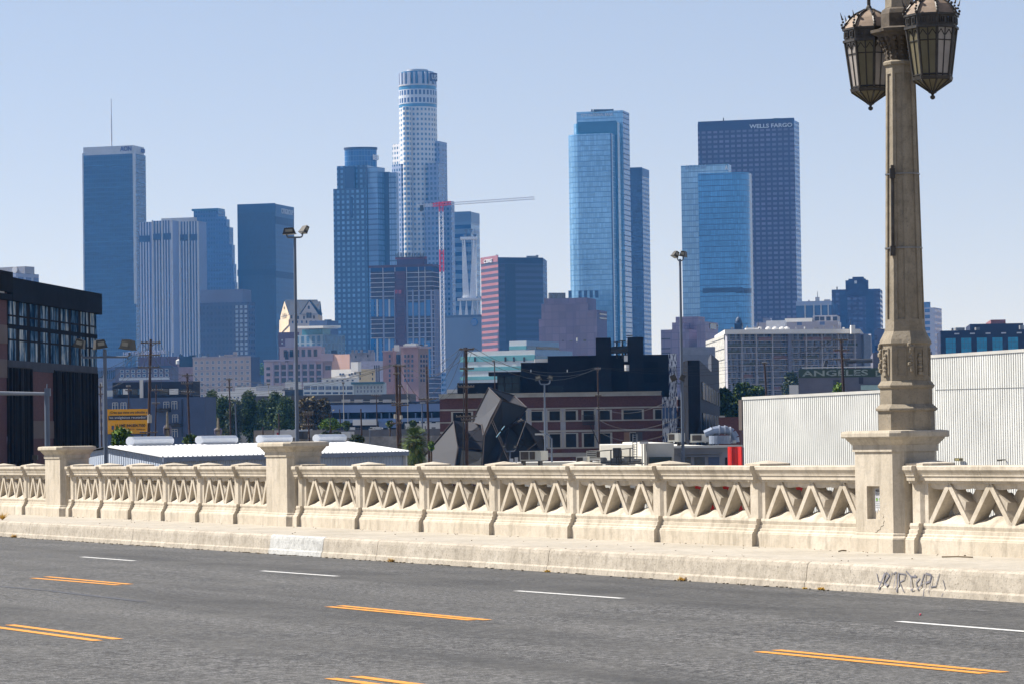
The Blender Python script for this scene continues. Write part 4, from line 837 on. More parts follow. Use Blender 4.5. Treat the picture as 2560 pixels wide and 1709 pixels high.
def mpt(x,y,dd=0): return PX(x,y,d+dd)
def taper(nm,x0,w0,y0,x1,w1,y1,dd,par): 
    mb=MB(); A=[mpt(x0-w0/2,y0,dd),mpt(x0+w0/2,y0,dd)];B_=[mpt(x1-w1/2,y1,dd),mpt(x1+w1/2,y1,dd)]; o=Vector((0,1.2,0))
    P=[A[0],A[1],B_[1],B_[0]]; mb.face(P); mb.face([p+o for p in P][::-1])
    for i in range(4): j=(i+1)%4; mb.face([P[j],P[i],P[i]+o,P[j]+o])
    return mb.build(nm,STW,par)
root=b.root
taper('mast_leg',1165,17,745,1161,3,600,-4,root); taper('mast_leg',1182,17,745,1184,3,600,-4,root); taper('mast_leg',1163,12,745,1156,2.5,600,6,root); taper('mast_leg',1188,10,745,1190,2.5,600,6,root)
mb=MB()
for k in range(22):
    y=600+k*6.5; w=18*(1-k/22*0.86); c=1172+k*0.05
    for dd in (-3,5): mb.cyl(mpt(c-w,y,dd),mpt(c+w,y,dd),0.16,0.16,4)
for s_ in (-1,-.5,0,.5,1):
    for dd in (-3,5): mb.cyl(mpt(1172+s_*18,600,dd),mpt(1173+s_*2.5,745,dd),0.14,0.14,4)
mb.build('lattice_cage',STD,root)
mb=MB(); mb.abox(*(lambda a,c_:(a.x,c_.x,a.y-6,a.y+6,c_.z,a.z))(mpt(1151,594),mpt(1193,599))); mb.build('top_platform',STW,root)
mb=MB(); mb.abox(*(lambda a,c_:(a.x,c_.x,a.y-7,a.y+7,c_.z,a.z))(mpt(1143.5,747),mpt(1203,751))); mb.build('lower_platform',STW,root)
for x in (1151,1166,1181,1194): taper('pylon',x,8.5,790,x,1.5,751,-5,root)
mb=MB()
for k in range(7):
    y=753+k*5; mb.cyl(mpt(1146+k,y,-3),mpt(1201-k,y,-3),0.16,0.16,4)
for k in range(16): x=1146+k*3.6; mb.cyl(mpt(x,751,-3),mpt(1174+(x-1174)*0.75,788,-3),0.13,0.13,4)
mb.build('lower_lattice',STD,root)
def horn(x,y,w,h,dd=0):
    mb=MB(); c=mpt(x,y,dd); s_=d/7600; mb.rings((c.x,c.y),[(w*.12*s_,c.z-h*s_),(w*.5*s_,c.z),(w*.5*s_,c.z+h*.25*s_)],4,R(45)); mb.build('horn_antenna',M('horn_grey',C(70,92,126),0.7),root)
for x,y,w,h in ((1165,577,11,7),(1177,576,12,8),(1163,588,10,6),(1173,589,9,6),(1187,588,13,7),(1155,742,9,5),(1182,742,9,5),(1192,743,8,5),(1203,743,9,5)): horn(x,y,w,h)
mb=MB(); 
for x in (1165,1177,1187): mb.cyl(mpt(x,594,0),mpt(x,572,0),0.25,0.2,5)
mb.build('aerial_poles',STD,root)
# ================================================================ middle distance
WD1=M('window_dark',(0.02,0.03,0.045,1),0.15,var=0.3,scale=0.4); WBL=M('window_blue',C(54,82,120),0.25,var=0.3,scale=0.4); FRW=M('frame_white',C(214,214,212),0.6,var=0.05)
TAN=M('tan_masonry',C(190,172,164),0.85,var=0.1,scale=0.15); BRN=M('brown_stone',C(112,98,106),0.9,var=0.15,scale=0.2); LIL=M('lilac_stone',C(186,168,176),0.85,var=0.08,scale=0.1)
PCH=M('peach_stucco',C(216,176,158),0.85,var=0.08,scale=0.1); CRM=M('cream_stucco',C(228,206,160),0.85,var=0.08,scale=0.1); PWH=M('pale_white',C(232,230,226),0.8,var=0.08,scale=0.1); RBK=M('red_brick_far',C(168,134,132),0.9,var=0.15,scale=0.2); SLT=M('slate',C(46,50,60),0.8,var=0.15,scale=0.3)
TH=76
# tan gridded block
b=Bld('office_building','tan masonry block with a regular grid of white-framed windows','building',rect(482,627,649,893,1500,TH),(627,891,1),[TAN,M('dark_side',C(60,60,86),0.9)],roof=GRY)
b.grid(0,483,899,626,996,10,7,0.5,0.58,WBL,FRW,mun=(2,2),fw=0.1); b.slab(0,'cornice',482,892,627,895.5,M('cornice_tan',C(176,164,168),.8),0.7); b.slab(0,'string_course',482,927,627,929,M('cornice_tan',C(176,164,168),.8),0.3)
roofkit(b,1,[(560,590,6),(583,592,13),(550,575,3)],892,0,TAN,2)
# ornate dark block with hotel roof sign
b=Bld('hotel','brown ornate hotel with a large roof letter sign behind the dark apartment block','hotel',rect(288,432,446,917,1560,TH),(432,915,1),[BRN],roof=GRY)
b.grid(0,298,922,424,944,9,2,0.6,0.7,WBL,FRW,fw=0.14); b.slab(0,'cornice',288,916,432,920,M('cornice_dk',C(70,74,100),.8),0.8); b.slab(0,'pilaster_band',298,944,424,950,FRW,0.3)
b.block('rear_wing',rect(345,443,482,890,1600,TH),0,PX(443,890,1600).z,[M('maroon',C(110,82,98),.9,var=.15),RBK],GRY)
mb=MB(); Fh=Face(colx(306,890,1590),colx(420,888,1560))
for i in range(12): u=Fh.W*i/11; z=Fh.hit(360,900)[1]; mb.cyl(Fh.at(u,z-6,-.5),Fh.at(u,Fh.hit(360,880)[1],-.5),0.12,0.12,4)
for y in (881,887): u,z=Fh.hit(360,y); mb.cyl(Fh.at(0,z,-.5),Fh.at(Fh.W,z,-.5),0.12,0.12,4)
mb.build('sign_scaffold',DKM,b.root); text(b.root,Fh,310,879,414,888.5,'HOTEL ROSSLYN',M('sign_rose',C(130,134,166),0.6),0.3,th=0.3,bold=-0.01)
for i,x in enumerate((446,460)):
    mb=MB(); p=PX(x,909,1590); r=6.2/7600*1590; mb.cyl((p.x,p.y,PX(x,909,1590).z),(p.x,p.y,PX(x,900,1590).z),r,r,14); mb.cyl((p.x,p.y,PX(x,900,1590).z),(p.x,p.y,PX(x,896.5,1590).z),r,0.1,14); mb.build('water_tank',PWH,b.root)
roofkit(b,1,[(448,455,10),(474,490,9),(455,478,6)],896,0,SLT,3)
b=Bld('office_building','low grey colonnaded block at far left behind the tall floodlight pole','building',rect(225,290,300,918,1580,TH),(290,917,1),[M('grey_col',C(104,108,134),.9,var=.15)],roof=PWH); b.grid(0,238,925,290,946,11,1,0.5,1,WD1)
b=Bld('office_building','pale curved-roof block at far left under the foot of the tallest left tower','building',rect(226,308,312,886,2000,TH),(308,890,1),[M('pale_blue_wall',C(120,142,184),.8)],roof=GRY)
b=Bld('industrial_building','pale low flat building beside the tan gridded block behind the trees','building',rect(536,700,712,984,900,TH),(700,975,1),[PWH],roof=PWH); b.grid(0,545,990,600,996,6,1,.4,.5,WBL)
for i,(x0,x1,y0,d,m,l) in enumerate(((588,640,966,1150,PWH,'small white rooftop block left of the lilac building'),(640,705,962,1100,M('wh2',C(190,190,196),.8),'pale stepped rooftop blocks before the lilac building'),(713,748,953,1000,PWH,'white cubic stair block behind the tall floodlight pole'),(705,757,972,980,SLT,'dark grey low shed beside the white windowed building'))):
    b=Bld('rooftop_building',l,'building',rect(x0,x1,x1+6,y0,d,TH),(x1,y0,1),[m],roof=PWH); roofkit(b,1,[(x0+4,x0+14,4),(x0+20,x0+26,6)],y0,0,GRY,i)
# lilac tiered building
b=Bld('department_store','lilac stone tiered building with paired tall windows','building',rect(660,832,846,901,1350,80),(832,901,1),[LIL],roof=GRY)
b.grid(0,683,909,806,958,7,3,0.62,0.72,WD1,None,out=0.3); 
for i in range(8): x=683+i*17.57; b.slab(0,'pilaster',x-2,905,x+2,962,M('lilac_lt',C(178,166,184),.8),0.9)
b.slab(0,'cornice',660,899,832,903,M('lilac_lt',C(178,166,184),.8),1.2); b.grid(0,661,913,680,958,1,3,0.5,.5,WD1); b.grid(0,810,913,830,925,1,1,0.7,.9,WD1)
b.block('upper_tier',rect(699,803,812,867,1355,80),b.z1-.2,PX(803,866,1355).z,[LIL],GRY); Fu=Face(*rect(699,803,812,867,1355,80)[:2]); b.grid(Fu,706,873,796,893,6,1,0.6,0.9,WD1,None); b.slab(Fu,'cornice',699,866,803,869.5,M('lilac_lt',C(178,166,184),.8),.9)
b.block('attic_wing',rect(803,832,874,884,1345,80),b.z1-.2,PX(832,883,1345).z,[LIL,PCH],GRY); roofkit(b,1,[(712,720,3),(828,842,5)],880,0,SLT,4)
b=Bld('warehouse','peach stucco block with a blank sunlit wall beside the lilac building','building',fp(900,[(830,1346),(874,1340),(876,1380),(832,1386)]),(874,884.5,1),[PCH],roof=GRY)
b=Bld('office_building','pale ruined-looking block with a ragged crenellated top','building',rect(876,934,938,884,1300,80),(934,880,1),[M('grey_worn',C(160,156,164),.9,var=.3,scale=.3)],roof=GRY)
for x in (879,888,901,921,929): b.slab(0,'merlon',x,874,x+5,885,M('grey_worn',C(160,156,164),.9),.5,.9)
for x,y in ((888,888),(918,886)): b.slab(0,'window',x,y,x+3,y+6,WD1,.2)
b=Bld('office_building','lilac white block with two tall dark window strips','building',rect(900,957,960,902,1280,80),(957,901,1),[M('lil_white',C(186,182,200),.85)],roof=GRY); b.grid(0,934,912,950,955,3,1,.55,1,WD1,None,name='window_strip')
# cream and white blocks
b=Bld('industrial_building','white block with cream sunlit end and a stair tower','building',rect(828,897,938,921,1100,55),(897,921,1),[PWH,CRM],roof=GRY)
b.block('stair_tower',rect(877,895,903,905,1098,60),b.z1-1,PX(895,904,1098).z,[PWH]); 
for x,y in ((849,932),(856,932),(878,931),(886,930),(872,933)): b.slab(0,'window',x,y,x+4,y+5,WBL,.2)
for x,y in ((899,929),(930,931),(899,942),(930,943)): b.slab(1,'window',x,y,x+2,y+6,WD1,.2)
b=Bld('industrial_building','white low annex below the cream block','building',rect(805,893,897,945,1050,80),(893,943,1),[PWH],roof=GRY); b.grid(0,812,949,888,953,6,1,.4,.8,WBL)
b=Bld('industrial_building','long white two-storey building with grouped windows, left of the green cornice','building',rect(758,884,888,955,950,TH),(884,953,1),[M('white_bldg',C(216,222,224),.8,var=.06)],roof=GRY)
for i in range(7):
    x=761+i*17.8; b.slab(0,'window',x,964,x+13.5,973,WBL,.2); b.slab(0,'window',x,979,x+13.5,984,WBL,.2)
    for k in range(1,4): b.slab(0,'mullion',x+k*3.4-.3,964,x+k*3.4+.2,973,FRW,.3)
b=Bld('industrial_building','ornate pale facade under a wide green cornice','building',rect(885,960,966,956,948,TH),(960,955,1),[M('pale_ornate',C(176,188,196),.8)],roof=GRY)
b.slab(0,'cornice',881,954.5,961,960,M('green_cornice',C(66,108,122),.7),1.6); b.grid(0,890,963,958,982,8,2,.55,.8,WBL,FRW,mun=(2,1),fw=.12)
# brick hotel
b=Bld('brick_hotel','pink brick hotel with a recessed centre and planted roof terrace','hotel',rect(957,983,990,876,1210,80),(983,875,1),[RBK],roof=GRY)
q=rect(1003,1045,1071,865,1200,66); b.block('right_wing',q,0,PX(1045,865,1200).z,[RBK,M('brick_warm',C(156,132,120),.9,var=.12)],GRY); Fb=Face(q[0],q[1]); Fr=Face(q[1],q[2])
b.block('centre',rect(980,1006,1010,872,1225,80),0,PX(1006,868,1225).z,[M('cream_centre',C(176,160,160),.9,var=.1)],GRY)
b.slab(Fb,'cornice',1002,865,1045,869,M('cornice_pk',C(180,160,164),.8),1.2); b.slab(Fr,'cornice',1045,865,1072,870,M('cornice_pk',C(180,160,164),.8),1.2); b.slab(0,'cornice',956,876,983,879,M('cornice_pk',C(180,160,164),.8),1)
for r in range(6):
    y=886+r*12
    for x in (1011,1019.5,1029): b.slab(Fb,'window',x,y,x+4,y+7,WBL if r%2 else WD1,.25)
    b.slab(0,'window',972.5,y,976.5,y+7,WBL,.25)
    for x in (1051,1058,1065): b.slab(Fr,'window',x,y,x+2.6,y+7,WD1,.25)
F_=Face(*rect(980,1006,1010,872,1225,80)[:2])
b.slab(F_,'light_well',985,886,1001,960,WD1,.3); roofkit(b,1,[(985,997,4),(1008,1040,5),(1036,1052,2)],866,0,PWH,6)
b.block('roof_lantern',rect(1012,1040,1046,862,1206,66),PX(1045,865,1200).z,PX(1040,858,1206).z,PWH)
# gothic gabled building
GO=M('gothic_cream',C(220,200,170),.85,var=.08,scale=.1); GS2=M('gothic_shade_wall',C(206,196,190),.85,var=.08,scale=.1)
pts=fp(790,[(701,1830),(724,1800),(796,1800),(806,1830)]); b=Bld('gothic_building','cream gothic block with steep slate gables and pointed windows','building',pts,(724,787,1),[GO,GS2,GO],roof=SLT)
z0=b.z1; zr=PX(740,753,1805).z
def gable(F,u0,u1,zb,zt,mat,dep,nm):
    mb=MB(); A=F.at(u0,zb,.2);B_=F.at(u1,zb,.2);T=F.at((u0+u1)/2,zt,.2); o=-F.N*dep; mb.face([A,B_,T]); mb.build(nm,mat,b.root); mb=MB(); 
    e=(B_-A).normalized()*.8; mb.face([A-e,T+Vector((0,0,.8)),T+o+Vector((0,0,.8)),A+o-e]); mb.face([T+Vector((0,0,.8)),B_+e,B_+o+e,T+o+Vector((0,0,.8))]); mb.build('gable_roof',SLT,b.root)
F0,F1=b.F[0],b.F[1]; gable(F0,0.5,F0.W-.5,z0,PX(711.5,753,1815).z,GO,20,'gable_wall'); u0=F1.hit(752,787)[0]; u1=F1.hit(795.5,787)[0]; gable(F1,u0,u1,z0,PX(772,753,1800).z,GS2,22,'gable_wall')
mb=MB(); A=F1.at(-.5,z0,.6);B_=F1.at(F1.W+.5,z0,.6);o=-F1.N*14; mb.face([A,B_,B_+o+Vector((0,0,zr-z0)),A+o+Vector((0,0,zr-z0))]); mb.face([A+o*2,A+o+Vector((0,0,zr-z0)),B_+o+Vector((0,0,zr-z0)),B_+o*2]); mb.build('slate_roof',SLT,b.root)
def lancet(F,x,y,w,h,mat=WD1): 
    u,z=F.hit(x,y); s_=F.P.y/7600/abs(F.D.x) if abs(F.D.x)>.3 else .6; mb=MB(); w*=.5*s_; h*=F.P.y/7600; mb.face([F.at(u-w,z-h,.45),F.at(u+w,z-h,.45),F.at(u+w,z-w,.45),F.at(u,z,.45),F.at(u-w,z-w,.45)]); mb.build('lancet_window',mat,b.root)
for x,y,w,h in ((772,764,5,9),(768,781,3.5,15),(772.5,781,3.5,15),(777,781,3.5,15),(760,789,4,9),(785,788,4,9),(729,788,4,9),(745,789,5,9)): lancet(F1,x,y,w,h)
for x,y,w,h in ((712,765,3,8),(709,783,2,15),(713,782,2,15),(716.5,782,2,15)): lancet(F0,x,y,w,h)
b.grid(1,726,799,795,812,6,1,.32,.5,WBL); 
mb=MB(); F=F0; P=[F.hit(704,812),F.hit(724,812),F.hit(709,826),F.hit(697,840)]; mb.face([F.at(-2,P[3][1],.6),F.at(F.W*.4,P[2][1],.6),F.at(F.W,P[1][1],.6),F.at(F.W,P[0][1]+3,.6),F.at(0,P[0][1]+3,.6)]); mb.build('sloped_buttress',GO,b.root)
b=Bld('brick_building','dark red brick lower block left of the teal glass building','building',rect(696,744,748,842,1700,80),(744,830,1),[M('maroon',C(110,82,98),.9)],roof=GRY); b.grid(0,700,846,742,862,4,2,.35,.45,FRW)
b=Bld('office_building','small lilac stepped block behind the floodlight pole','building',rect(713,735,738,848,1640,80),(735,846,1),[LIL],roof=GRY)
b=Bld('office_building','teal glass building with a white butterfly roof','building',rect(743,808,862,838,1600,58),(808,836,1),[FM('teal_mix',3.5,4,.55,.8,C(150,168,184),C(60,110,146),.35,.15),FM('teal_mix2',3.2,4,.6,.8,C(100,126,150),C(40,86,124),.35,.15)],roof=GRY)
b.block('glass_penthouse',rect(755,806,826,822,1602,58),b.z1-.1,PX(806,822,1602).z,[M('teal_pane',C(60,130,150),.12,var=.15)]); mb=MB(); A,B_,C_=PX(742,821,1600),PX(808,820,1590),PX(846,823,1620); A2,B2,C2=[p+Vector((6,22,.3)) for p in (A,B_,C_)]; w=Vector((0,0,1.2))
mb.face([A,B_,B2,A2]); mb.face([A+w,A2+w,B2+w,B_+w]); mb.face([A,A+w,B_+w,B_]); D_=PX(852,819,1625); mb.face([B_,B_+w,D_+w,D_]); mb.face([B_,D_,D_+Vector((0,20,1)),B2]); mb.build('wing_roof',PWH,b.root)
b=Bld('office_building','blue-grey windowless block rising behind the teal glass building','building',rect(773,818,844,803,1750,62),(818,801,1),[M('slate_blue',C(82,98,134),.8)],roof=GRY); roofkit(b,1,[(811,828,2)],801,0,SLT)
# teal and white banded building
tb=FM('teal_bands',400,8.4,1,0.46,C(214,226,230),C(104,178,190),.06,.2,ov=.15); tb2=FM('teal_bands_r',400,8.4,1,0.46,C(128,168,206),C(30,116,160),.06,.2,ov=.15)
WB=M('band_white',C(216,226,232),.7,var=.05); WB2=M('band_blue_white',C(138,172,208),.7,var=.05); TQ=M('teal_ribbon',C(112,184,196),.15,var=.2,scale=.1); TQ2=M('teal_ribbon_r',C(30,116,160),.15,var=.2,scale=.1)  # right-face tones are shaded copies of the brighter left-face white and teal
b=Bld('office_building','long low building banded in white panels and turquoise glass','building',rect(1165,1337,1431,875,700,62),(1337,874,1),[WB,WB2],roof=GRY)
for y0,y1 in ((890,906),(917,929),(940,951),(963,975)): b.slab(0,'ribbon_window',1150,y0+1,1337,y1-1.5,TQ,.1)
for y0,y1 in ((888,901),(912,925)): b.slab(1,'ribbon_window',1337,y0,1418,y1+1,TQ2,.1)
for x in (1186,1262,1283,1309): b.slab(0,'blind',x,892,x+4,903,SLT,.2)
q=rect(1273,1316,1397,853,712,62); b.block('upper_storey',q,b.z1-.1,PX(1316,851.5,712).z,[WB,WB2],GRY); b.slab(Face(q[0],q[1]),'ribbon_window',1273,865,1316,874,TQ,.1); b.slab(Face(q[1],q[2]),'ribbon_window',1316,864,1340,874,TQ2,.1); b.slab(Face(q[1],q[2]),'dark_window',1340,865.5,1396,872,WD1,.15)
# pink granite stepped towers
def pinkmat(n): return FM('granite_'+n,3.0,3.0,0.93,0.93,C(124,116,142),C(150,138,162),.12,.7,rw=.8)
b=Bld('civic_building','pink granite stepped block between the banded tower and the glass tower','building',rect(1347,1480,1516,806,1250,74),(1480,795,1),[pinkmat('a')],roof=GRY)
for x0,xc,x1,y,d,nm in ((1360,1466,1490,744,1255,'upper_block'),(1353,1440,1450,758,1246,'middle_block'),(1440,1492,1517,775,1240,'right_block'),(1440,1470,1480,756,1244,'corner_block')):
    q=rect(x0,xc,x1,y,d,74); b.block(nm,q,b.z1-40 if nm!='upper_block' else b.z1-1,PX(xc,y,d).z,[pinkmat('a'),M('granite_side',C(104,104,140),.8)],GRY)
for y in (783,793): b.slab(Face(*rect(1440,1492,1517,775,1240,74)[1:3]),'window',1497,y,1515,y+4,WD1,.3)
b.slab(0,'louvre',1374,807,1388,811,WD1,.3); b.slab(0,'louvre',1394,807,1410,811,WD1,.3)
mb=MB()
for i in range(6): p=PX(1376+i*6.5,742,1262); mb.cyl(p-Vector((0,0,1)),p+Vector((0,0,1.6)),.9,.9,8)
mb.build('roof_tanks',GRY,b.root)
for x0,y0 in ((1424,846),(1424,870),(1430,858)): b.slab(1,'window',x0+60,y0,x0+70,y0+10,WBL,.3)
b=Bld('civic_building','pink granite stepped block left of the long apartment slab','building',rect(1652,1722,1764,826,1250,70),(1722,823,1),[pinkmat('b')],roof=GRY)
for x0,xc,x1,y,d,nm in ((1680,1708,1765,806,1255,'middle_block'),(1689,1745,1762,791,1262,'upper_block'),(1742,1762,1795,804,1248,'right_block')):
    q=rect(x0,xc,x1,y,d,70); b.block(nm,q,b.z1-30 if nm=='right_block' else b.z1-1,PX(xc,y,d).z,[pinkmat('b')],GRY)
b.slab(Face(*rect(1742,1762,1795,804,1248,70)[1:3]),'window',1774,808,1789,822,WD1,.3); b.slab(Face(*rect(1742,1762,1795,804,1248,70)[1:3]),'window',1792,812,1794,820,WD1,.3)
for y in (846,870,881): b.slab(0,'louvre',1654,y,1676,y+2,WD1,.3)
# long apartment slab
AW=M('apt_wall',C(128,134,154),.85,var=.06,scale=.2); AE=NT('apt_end'); AE.l(AE.ramp(AE.noise(1.4,2,.9),[(.35,C(150,150,146)),(.6,C(214,212,204))]),AE.b.inputs['Base Color']); AE.b.inputs['Roughness'].default_value=.9
q=rect(1764,1812,2172,838,800,22); 
q=fp(838,[(1764,860),(1811,800),(2172,812),(2180,900)]); b=Bld('apartment_building','long ten-storey apartment slab with balconies on every floor','apartment block',q,(1811,836,1),[AE.m,AW,AW,AW],roof=GRY)
F=b.F[1]; u0,zt=F.hit(1812,837); u1,_=F.hit(2172,837); fh=(zt-F.hit(1812,975)[1])/9.0
slabm=M('balcony_slab',C(186,178,182),.9,var=.15); railm=M('balcony_rail',C(190,190,200),.6); PAN=M('balcony_brown',C(120,84,84),.8); GRNP=M('balcony_plants',C(60,72,58),.9)
nb=9; r_=random.Random(4)
for k in range(11):
    z=zt-fh*(k+1); b.slabm(F,'balcony_slab',.3,z-.1,u1-4.2,z+.12,slabm,1.5,.2)
    b.slabm(F,'balcony_rail',.3,z+.95,u1-4.2,z+1.02,railm,1.45,-1.38); b.slabm(F,'balcony_rail',.3,z+.5,u1-4.2,z+.55,railm,1.45,-1.38)
for i,x in enumerate((1812,1848.5,1885,1925,1967,2009.5,2049,2090,2131,2171)):
    u,_=F.hit(x,850); u=max(u,.1); b.slabm(F,'party_fin',u,zt-fh*11,u+.18,zt,railm,1.6,.1)
u,_=F.hit(1964,850); b.slabm(F,'stair_shaft',u,zt-fh*11,u+.9,zt,M('shaft_lilac',C(120,124,146),.8),1.9,.1)
me=None
for k in range(10):
    for i in range(18):
        u=1.0+i*(u1-6)/18; z=zt-fh*(k+1)
        if i in (7,): continue
        if me is None:
            mb=MB(); mb.box((0,0,1.1),(0.98,0,0),(0,.06,0),(0,0,1.0),0); mb.box((-.36,-.07,1.1),(0.3,0,0),(0,.02,0),(0,0,.95),1); mb.box((.36,-.07,1.1),(0.3,0,0),(0,.02,0),(0,0,.95),2); o=mb.build('balcony_door',[WD1,WBL,M('curtain',C(150,166,194),.6)],None,Vector((0,0,0))); me=o.data; bpy.data.objects.remove(o); cnt=0; rest=MB()
        dx=r_.uniform(-.3,.5)
        if cnt<100: o=inst(me,'balcony_door',b.root,F.at(u+dx,z,.02),F.rz); cnt+=1
        else:
            c=F.at(u+dx,z+1.1,.02); rest.box(c,F.D*.98,F.N*.06,(0,0,1.0)); rest.box(c-F.D*.36+F.N*.07,F.D*.3,F.N*.02,(0,0,.95),1); rest.box(c+F.D*.36+F.N*.07,F.D*.3,F.N*.02,(0,0,.95),2)
tag(rest.build('balcony_door_array',[WD1,WBL,M('curtain',C(150,166,194),.6)],b.root),kind='stuff')
for k,i,n,m in ((0,2,1,PAN),(0,5,2,PAN),(3,3,1,PAN),(6,1,.6,PAN),(6,4,.5,PAN),(8,3,1,PAN),(2,7,1,PAN),(5,8,1,PAN),(1,0,2,GRNP),(1,2,1,GRNP),(2,2,2,GRNP),(2,0,1,GRNP),(4,1,.8,GRNP),(3,5,1,GRNP),(7,2,.4,GRNP),(1,8,.7,GRNP),(9,1,1,GRNP)):
    ua=.5+i*4.25; z=zt-fh*(k+1); b.slabm(F,'balcony_panel',ua,z+.1,ua+4*n,z+.85,m,1.42,-1.3)
b.slab(1,'blank_end_wall',2154,838,2171,980,M('apt_end_grey',C(128,140,160),.85),1.5)
q2=fp(829,[(1786,850),(1812,797),(2150,807),(2166,880)]); b.block('roof_slab',q2,b.z1,PX(1812,824,797).z,[PWH,PWH,PWH,PWH],PWH)
b.slab(0,'panel_joint',1764,861,1811,862,SLT,.1); b.slab(0,'panel_joint',1764,885,1811,886,SLT,.1); b.slab(0,'panel_joint',1764,910,1811,911,SLT,.1)
b.block('lift_house',rect(1915,1962,1966,803,812,80),b.z1,PX(1962,801,812).z,[M('lift_white',C(196,200,210),.8)])
for x in (1921,1938,1955,1967): 
    mb=MB(); mb.ball(PX(x,823,806),8/7600*806,0,10,.8); mb.build('roof_dome',PWH,b.root,smooth=True)
roofkit(b,1,[(1865,1900,3),(1898,1904,6),(2128,2138,10)],823,0,PWH,7)
for x in (1896,1954,2127): 
    mb=MB(); p=PX(x,822,830); mb.cyl(p,(p.x,p.y,PX(x,800-rnd.random()*6,830).z),.09,.05,5); mb.build('aerial',DKM,b.root)
b=Bld('apartment_building','blue-grey narrow block at the right end of the long apartment slab','apartment block',rect(2186,2212,2216,822,900,80),(2212,822,1),[FM('side_slab',3,3,.5,.5,C(96,116,156),C(50,80,130),.3)],roof=PWH)
b=Bld('apartment_building','cream block with framed roof openings seen above the long apartment slab','apartment block',rect(1885,2095,2103,807,1000,80),(2095,803,1),[FM('cream_flats',7.5,3.4,.22,.5,C(188,182,190),C(90,116,160),.3)],roof=PWH)
q=rect(2032,2092,2100,789,1005,80); b.block('roof_frame',q,b.z1,PX(2092,788,1005).z,[M('cream_frame',C(196,194,204),.8)]); Fq=Face(q[0],q[1])
for x in (2037,2050,2065.5,2082): b.slab(Fq,'roof_opening',x,792,x+11,802,M('dark_open',C(40,60,90),.5),.1)
b.block('roof_wing',rect(1962,2030,2034,797,1004,80),b.z1,PX(2030,795,1004).z,PWH); b.block('roof_wing',rect(1907,1926,1930,797,1004,80),b.z1,PX(1926,795,1004).z,M('lilpent',C(140,150,180),.8))
# church-like spire silhouette reflected in the glass tower, added as a small dark solid
b=Bld('domed_building','small dark domed roof in front of the blue glass tower','building',rect(1836,1856,1858,812,1350,80),(1856,808,1),[M('dome_dark',C(28,54,86),.6)]); mb=MB(); p=PX(1846.5,808,1352); r=9/7600*1352; mb.rings((p.x,p.y),[(r,p.z-.5),(r*.95,p.z+1),(r*.7,p.z+2),(r*.3,p.z+2.7),(.05,p.z+3),(.03,p.z+6)],12); mb.build('dome',M('dome_dark',C(28,54,86),.6),b.root)
# ANGELES sign building
SG=M('sign_green',C(62,78,56),.8,var=.15,scale=.6); PG=M('plaster_grey',C(112,110,122),.9,var=.12,scale=.4); LET=NT('worn_letters'); LET.l(LET.ramp(LET.noise(2.4,4,.8),[(.36,C(92,104,96)),(.5,C(160,168,158))]),LET.b.inputs['Base Color'])
b=Bld('warehouse','grey warehouse with a faded green painted sign band reading ANGELES','warehouse',rect(1996,2330,2345,924,500,84),(2200,922,0),[PG],roof=GRY)
b.z1=b.z1; b.slab(0,'sign_band',1996.5,922,2330,944,SG,.12); text(b.root,b.F[0],2005,925.5,2170,940,'ANGELES',LET.m,.14,th=.05,bold=.02); text(b.root,b.F[0],2189,925,2209,940,'D',LET.m,.14,th=.05,bold=.02)
b.slab(0,'gutter',2005,917.5,2181,920,PWH,.3); b.block('raised_bay',rect(2182,2330,2338,881,506,84),0,PX(2200,880,506).z,[M('bay_grey',C(102,102,118),.9,var=.1)],GRY)
b.slab(0,'window',2083,949,2099,962,WD1,.1); b.slab(0,'door_panel',2147,942,2158,958,M('purple_dark',C(62,58,74),.8),.12); b.slab(0,'tank_panel',2152,962,2200,974,M('mint',C(178,206,200),.6),1.5)
mb=MB(); F=b.F[0]
for xa,xb_ in ((2061,2066),(2118,2112)): (u0,z0),(u1,z1)=F.hit(xa,917),F.hit(xb_,900); mb.cyl(F.at(u0,z0,-1),F.at(u1,z1,-1),.35,.3,6)
(u0,z0),(u1,z1)=F.hit(2100,902),F.hit(2182,900); mb.cyl(F.at(u0,z0,-2),F.at(u1,z1,-2),.35,.35,8); mb.build('roof_pipe',DKM,b.root)
b=Bld('shed','small white block peeking over the corrugated warehouse roof edge','shed',rect(1973,1993,1996,962,470,80),(1993,961,1),[PWH])
# ================================================================ near buildings
BRK=NT('dark_brick'); BRK.b.inputs['Roughness'].default_value=.9
def brickmat(name,c1,c2,cm,sc=3.3):
    if name in MC: return MC[name]
    a=NT(name); a.b.inputs['Roughness'].default_value=.9; tc=a.n('TexCoord'); br=a.n('TexBrick'); br.inputs['Scale'].default_value=sc; br.inputs['Color1'].default_value=c1; br.inputs['Color2'].default_value=c2; br.inputs['Mortar'].default_value=cm; br.inputs['Mortar Size'].default_value=.015
    a.l(tc.outputs['UV'],br.inputs['Vector']); a.l(a.mix(a.ramp(a.noise(.6,5,.7),[(.35,0.0),(.75,.35)]),br.outputs[0],tuple(v*.5 for v in c1[:3])+(1,)),a.b.inputs['Base Color']); MC[name]=a.m; return a.m
BR1=brickmat('red_brick',C(116,70,64),C(92,54,52),C(110,90,86)); BR2=brickmat('left_brick',C(96,58,64),C(80,50,58),C(86,66,70))
STN=M('stone_band',C(190,184,172),.85,var=.12,scale=.8); BLK=M('black_cladding',(0.016,0.017,0.022,1),.85,var=.3,scale=.3,spec=.05); BLG=M('black_glass',(0.008,0.011,0.015,1),.25,var=.4,scale=.5,spec=.15); CHR=M('charcoal_metal',(0.022,0.027,0.036,1),.8,.0,var=.15,spec=.0)
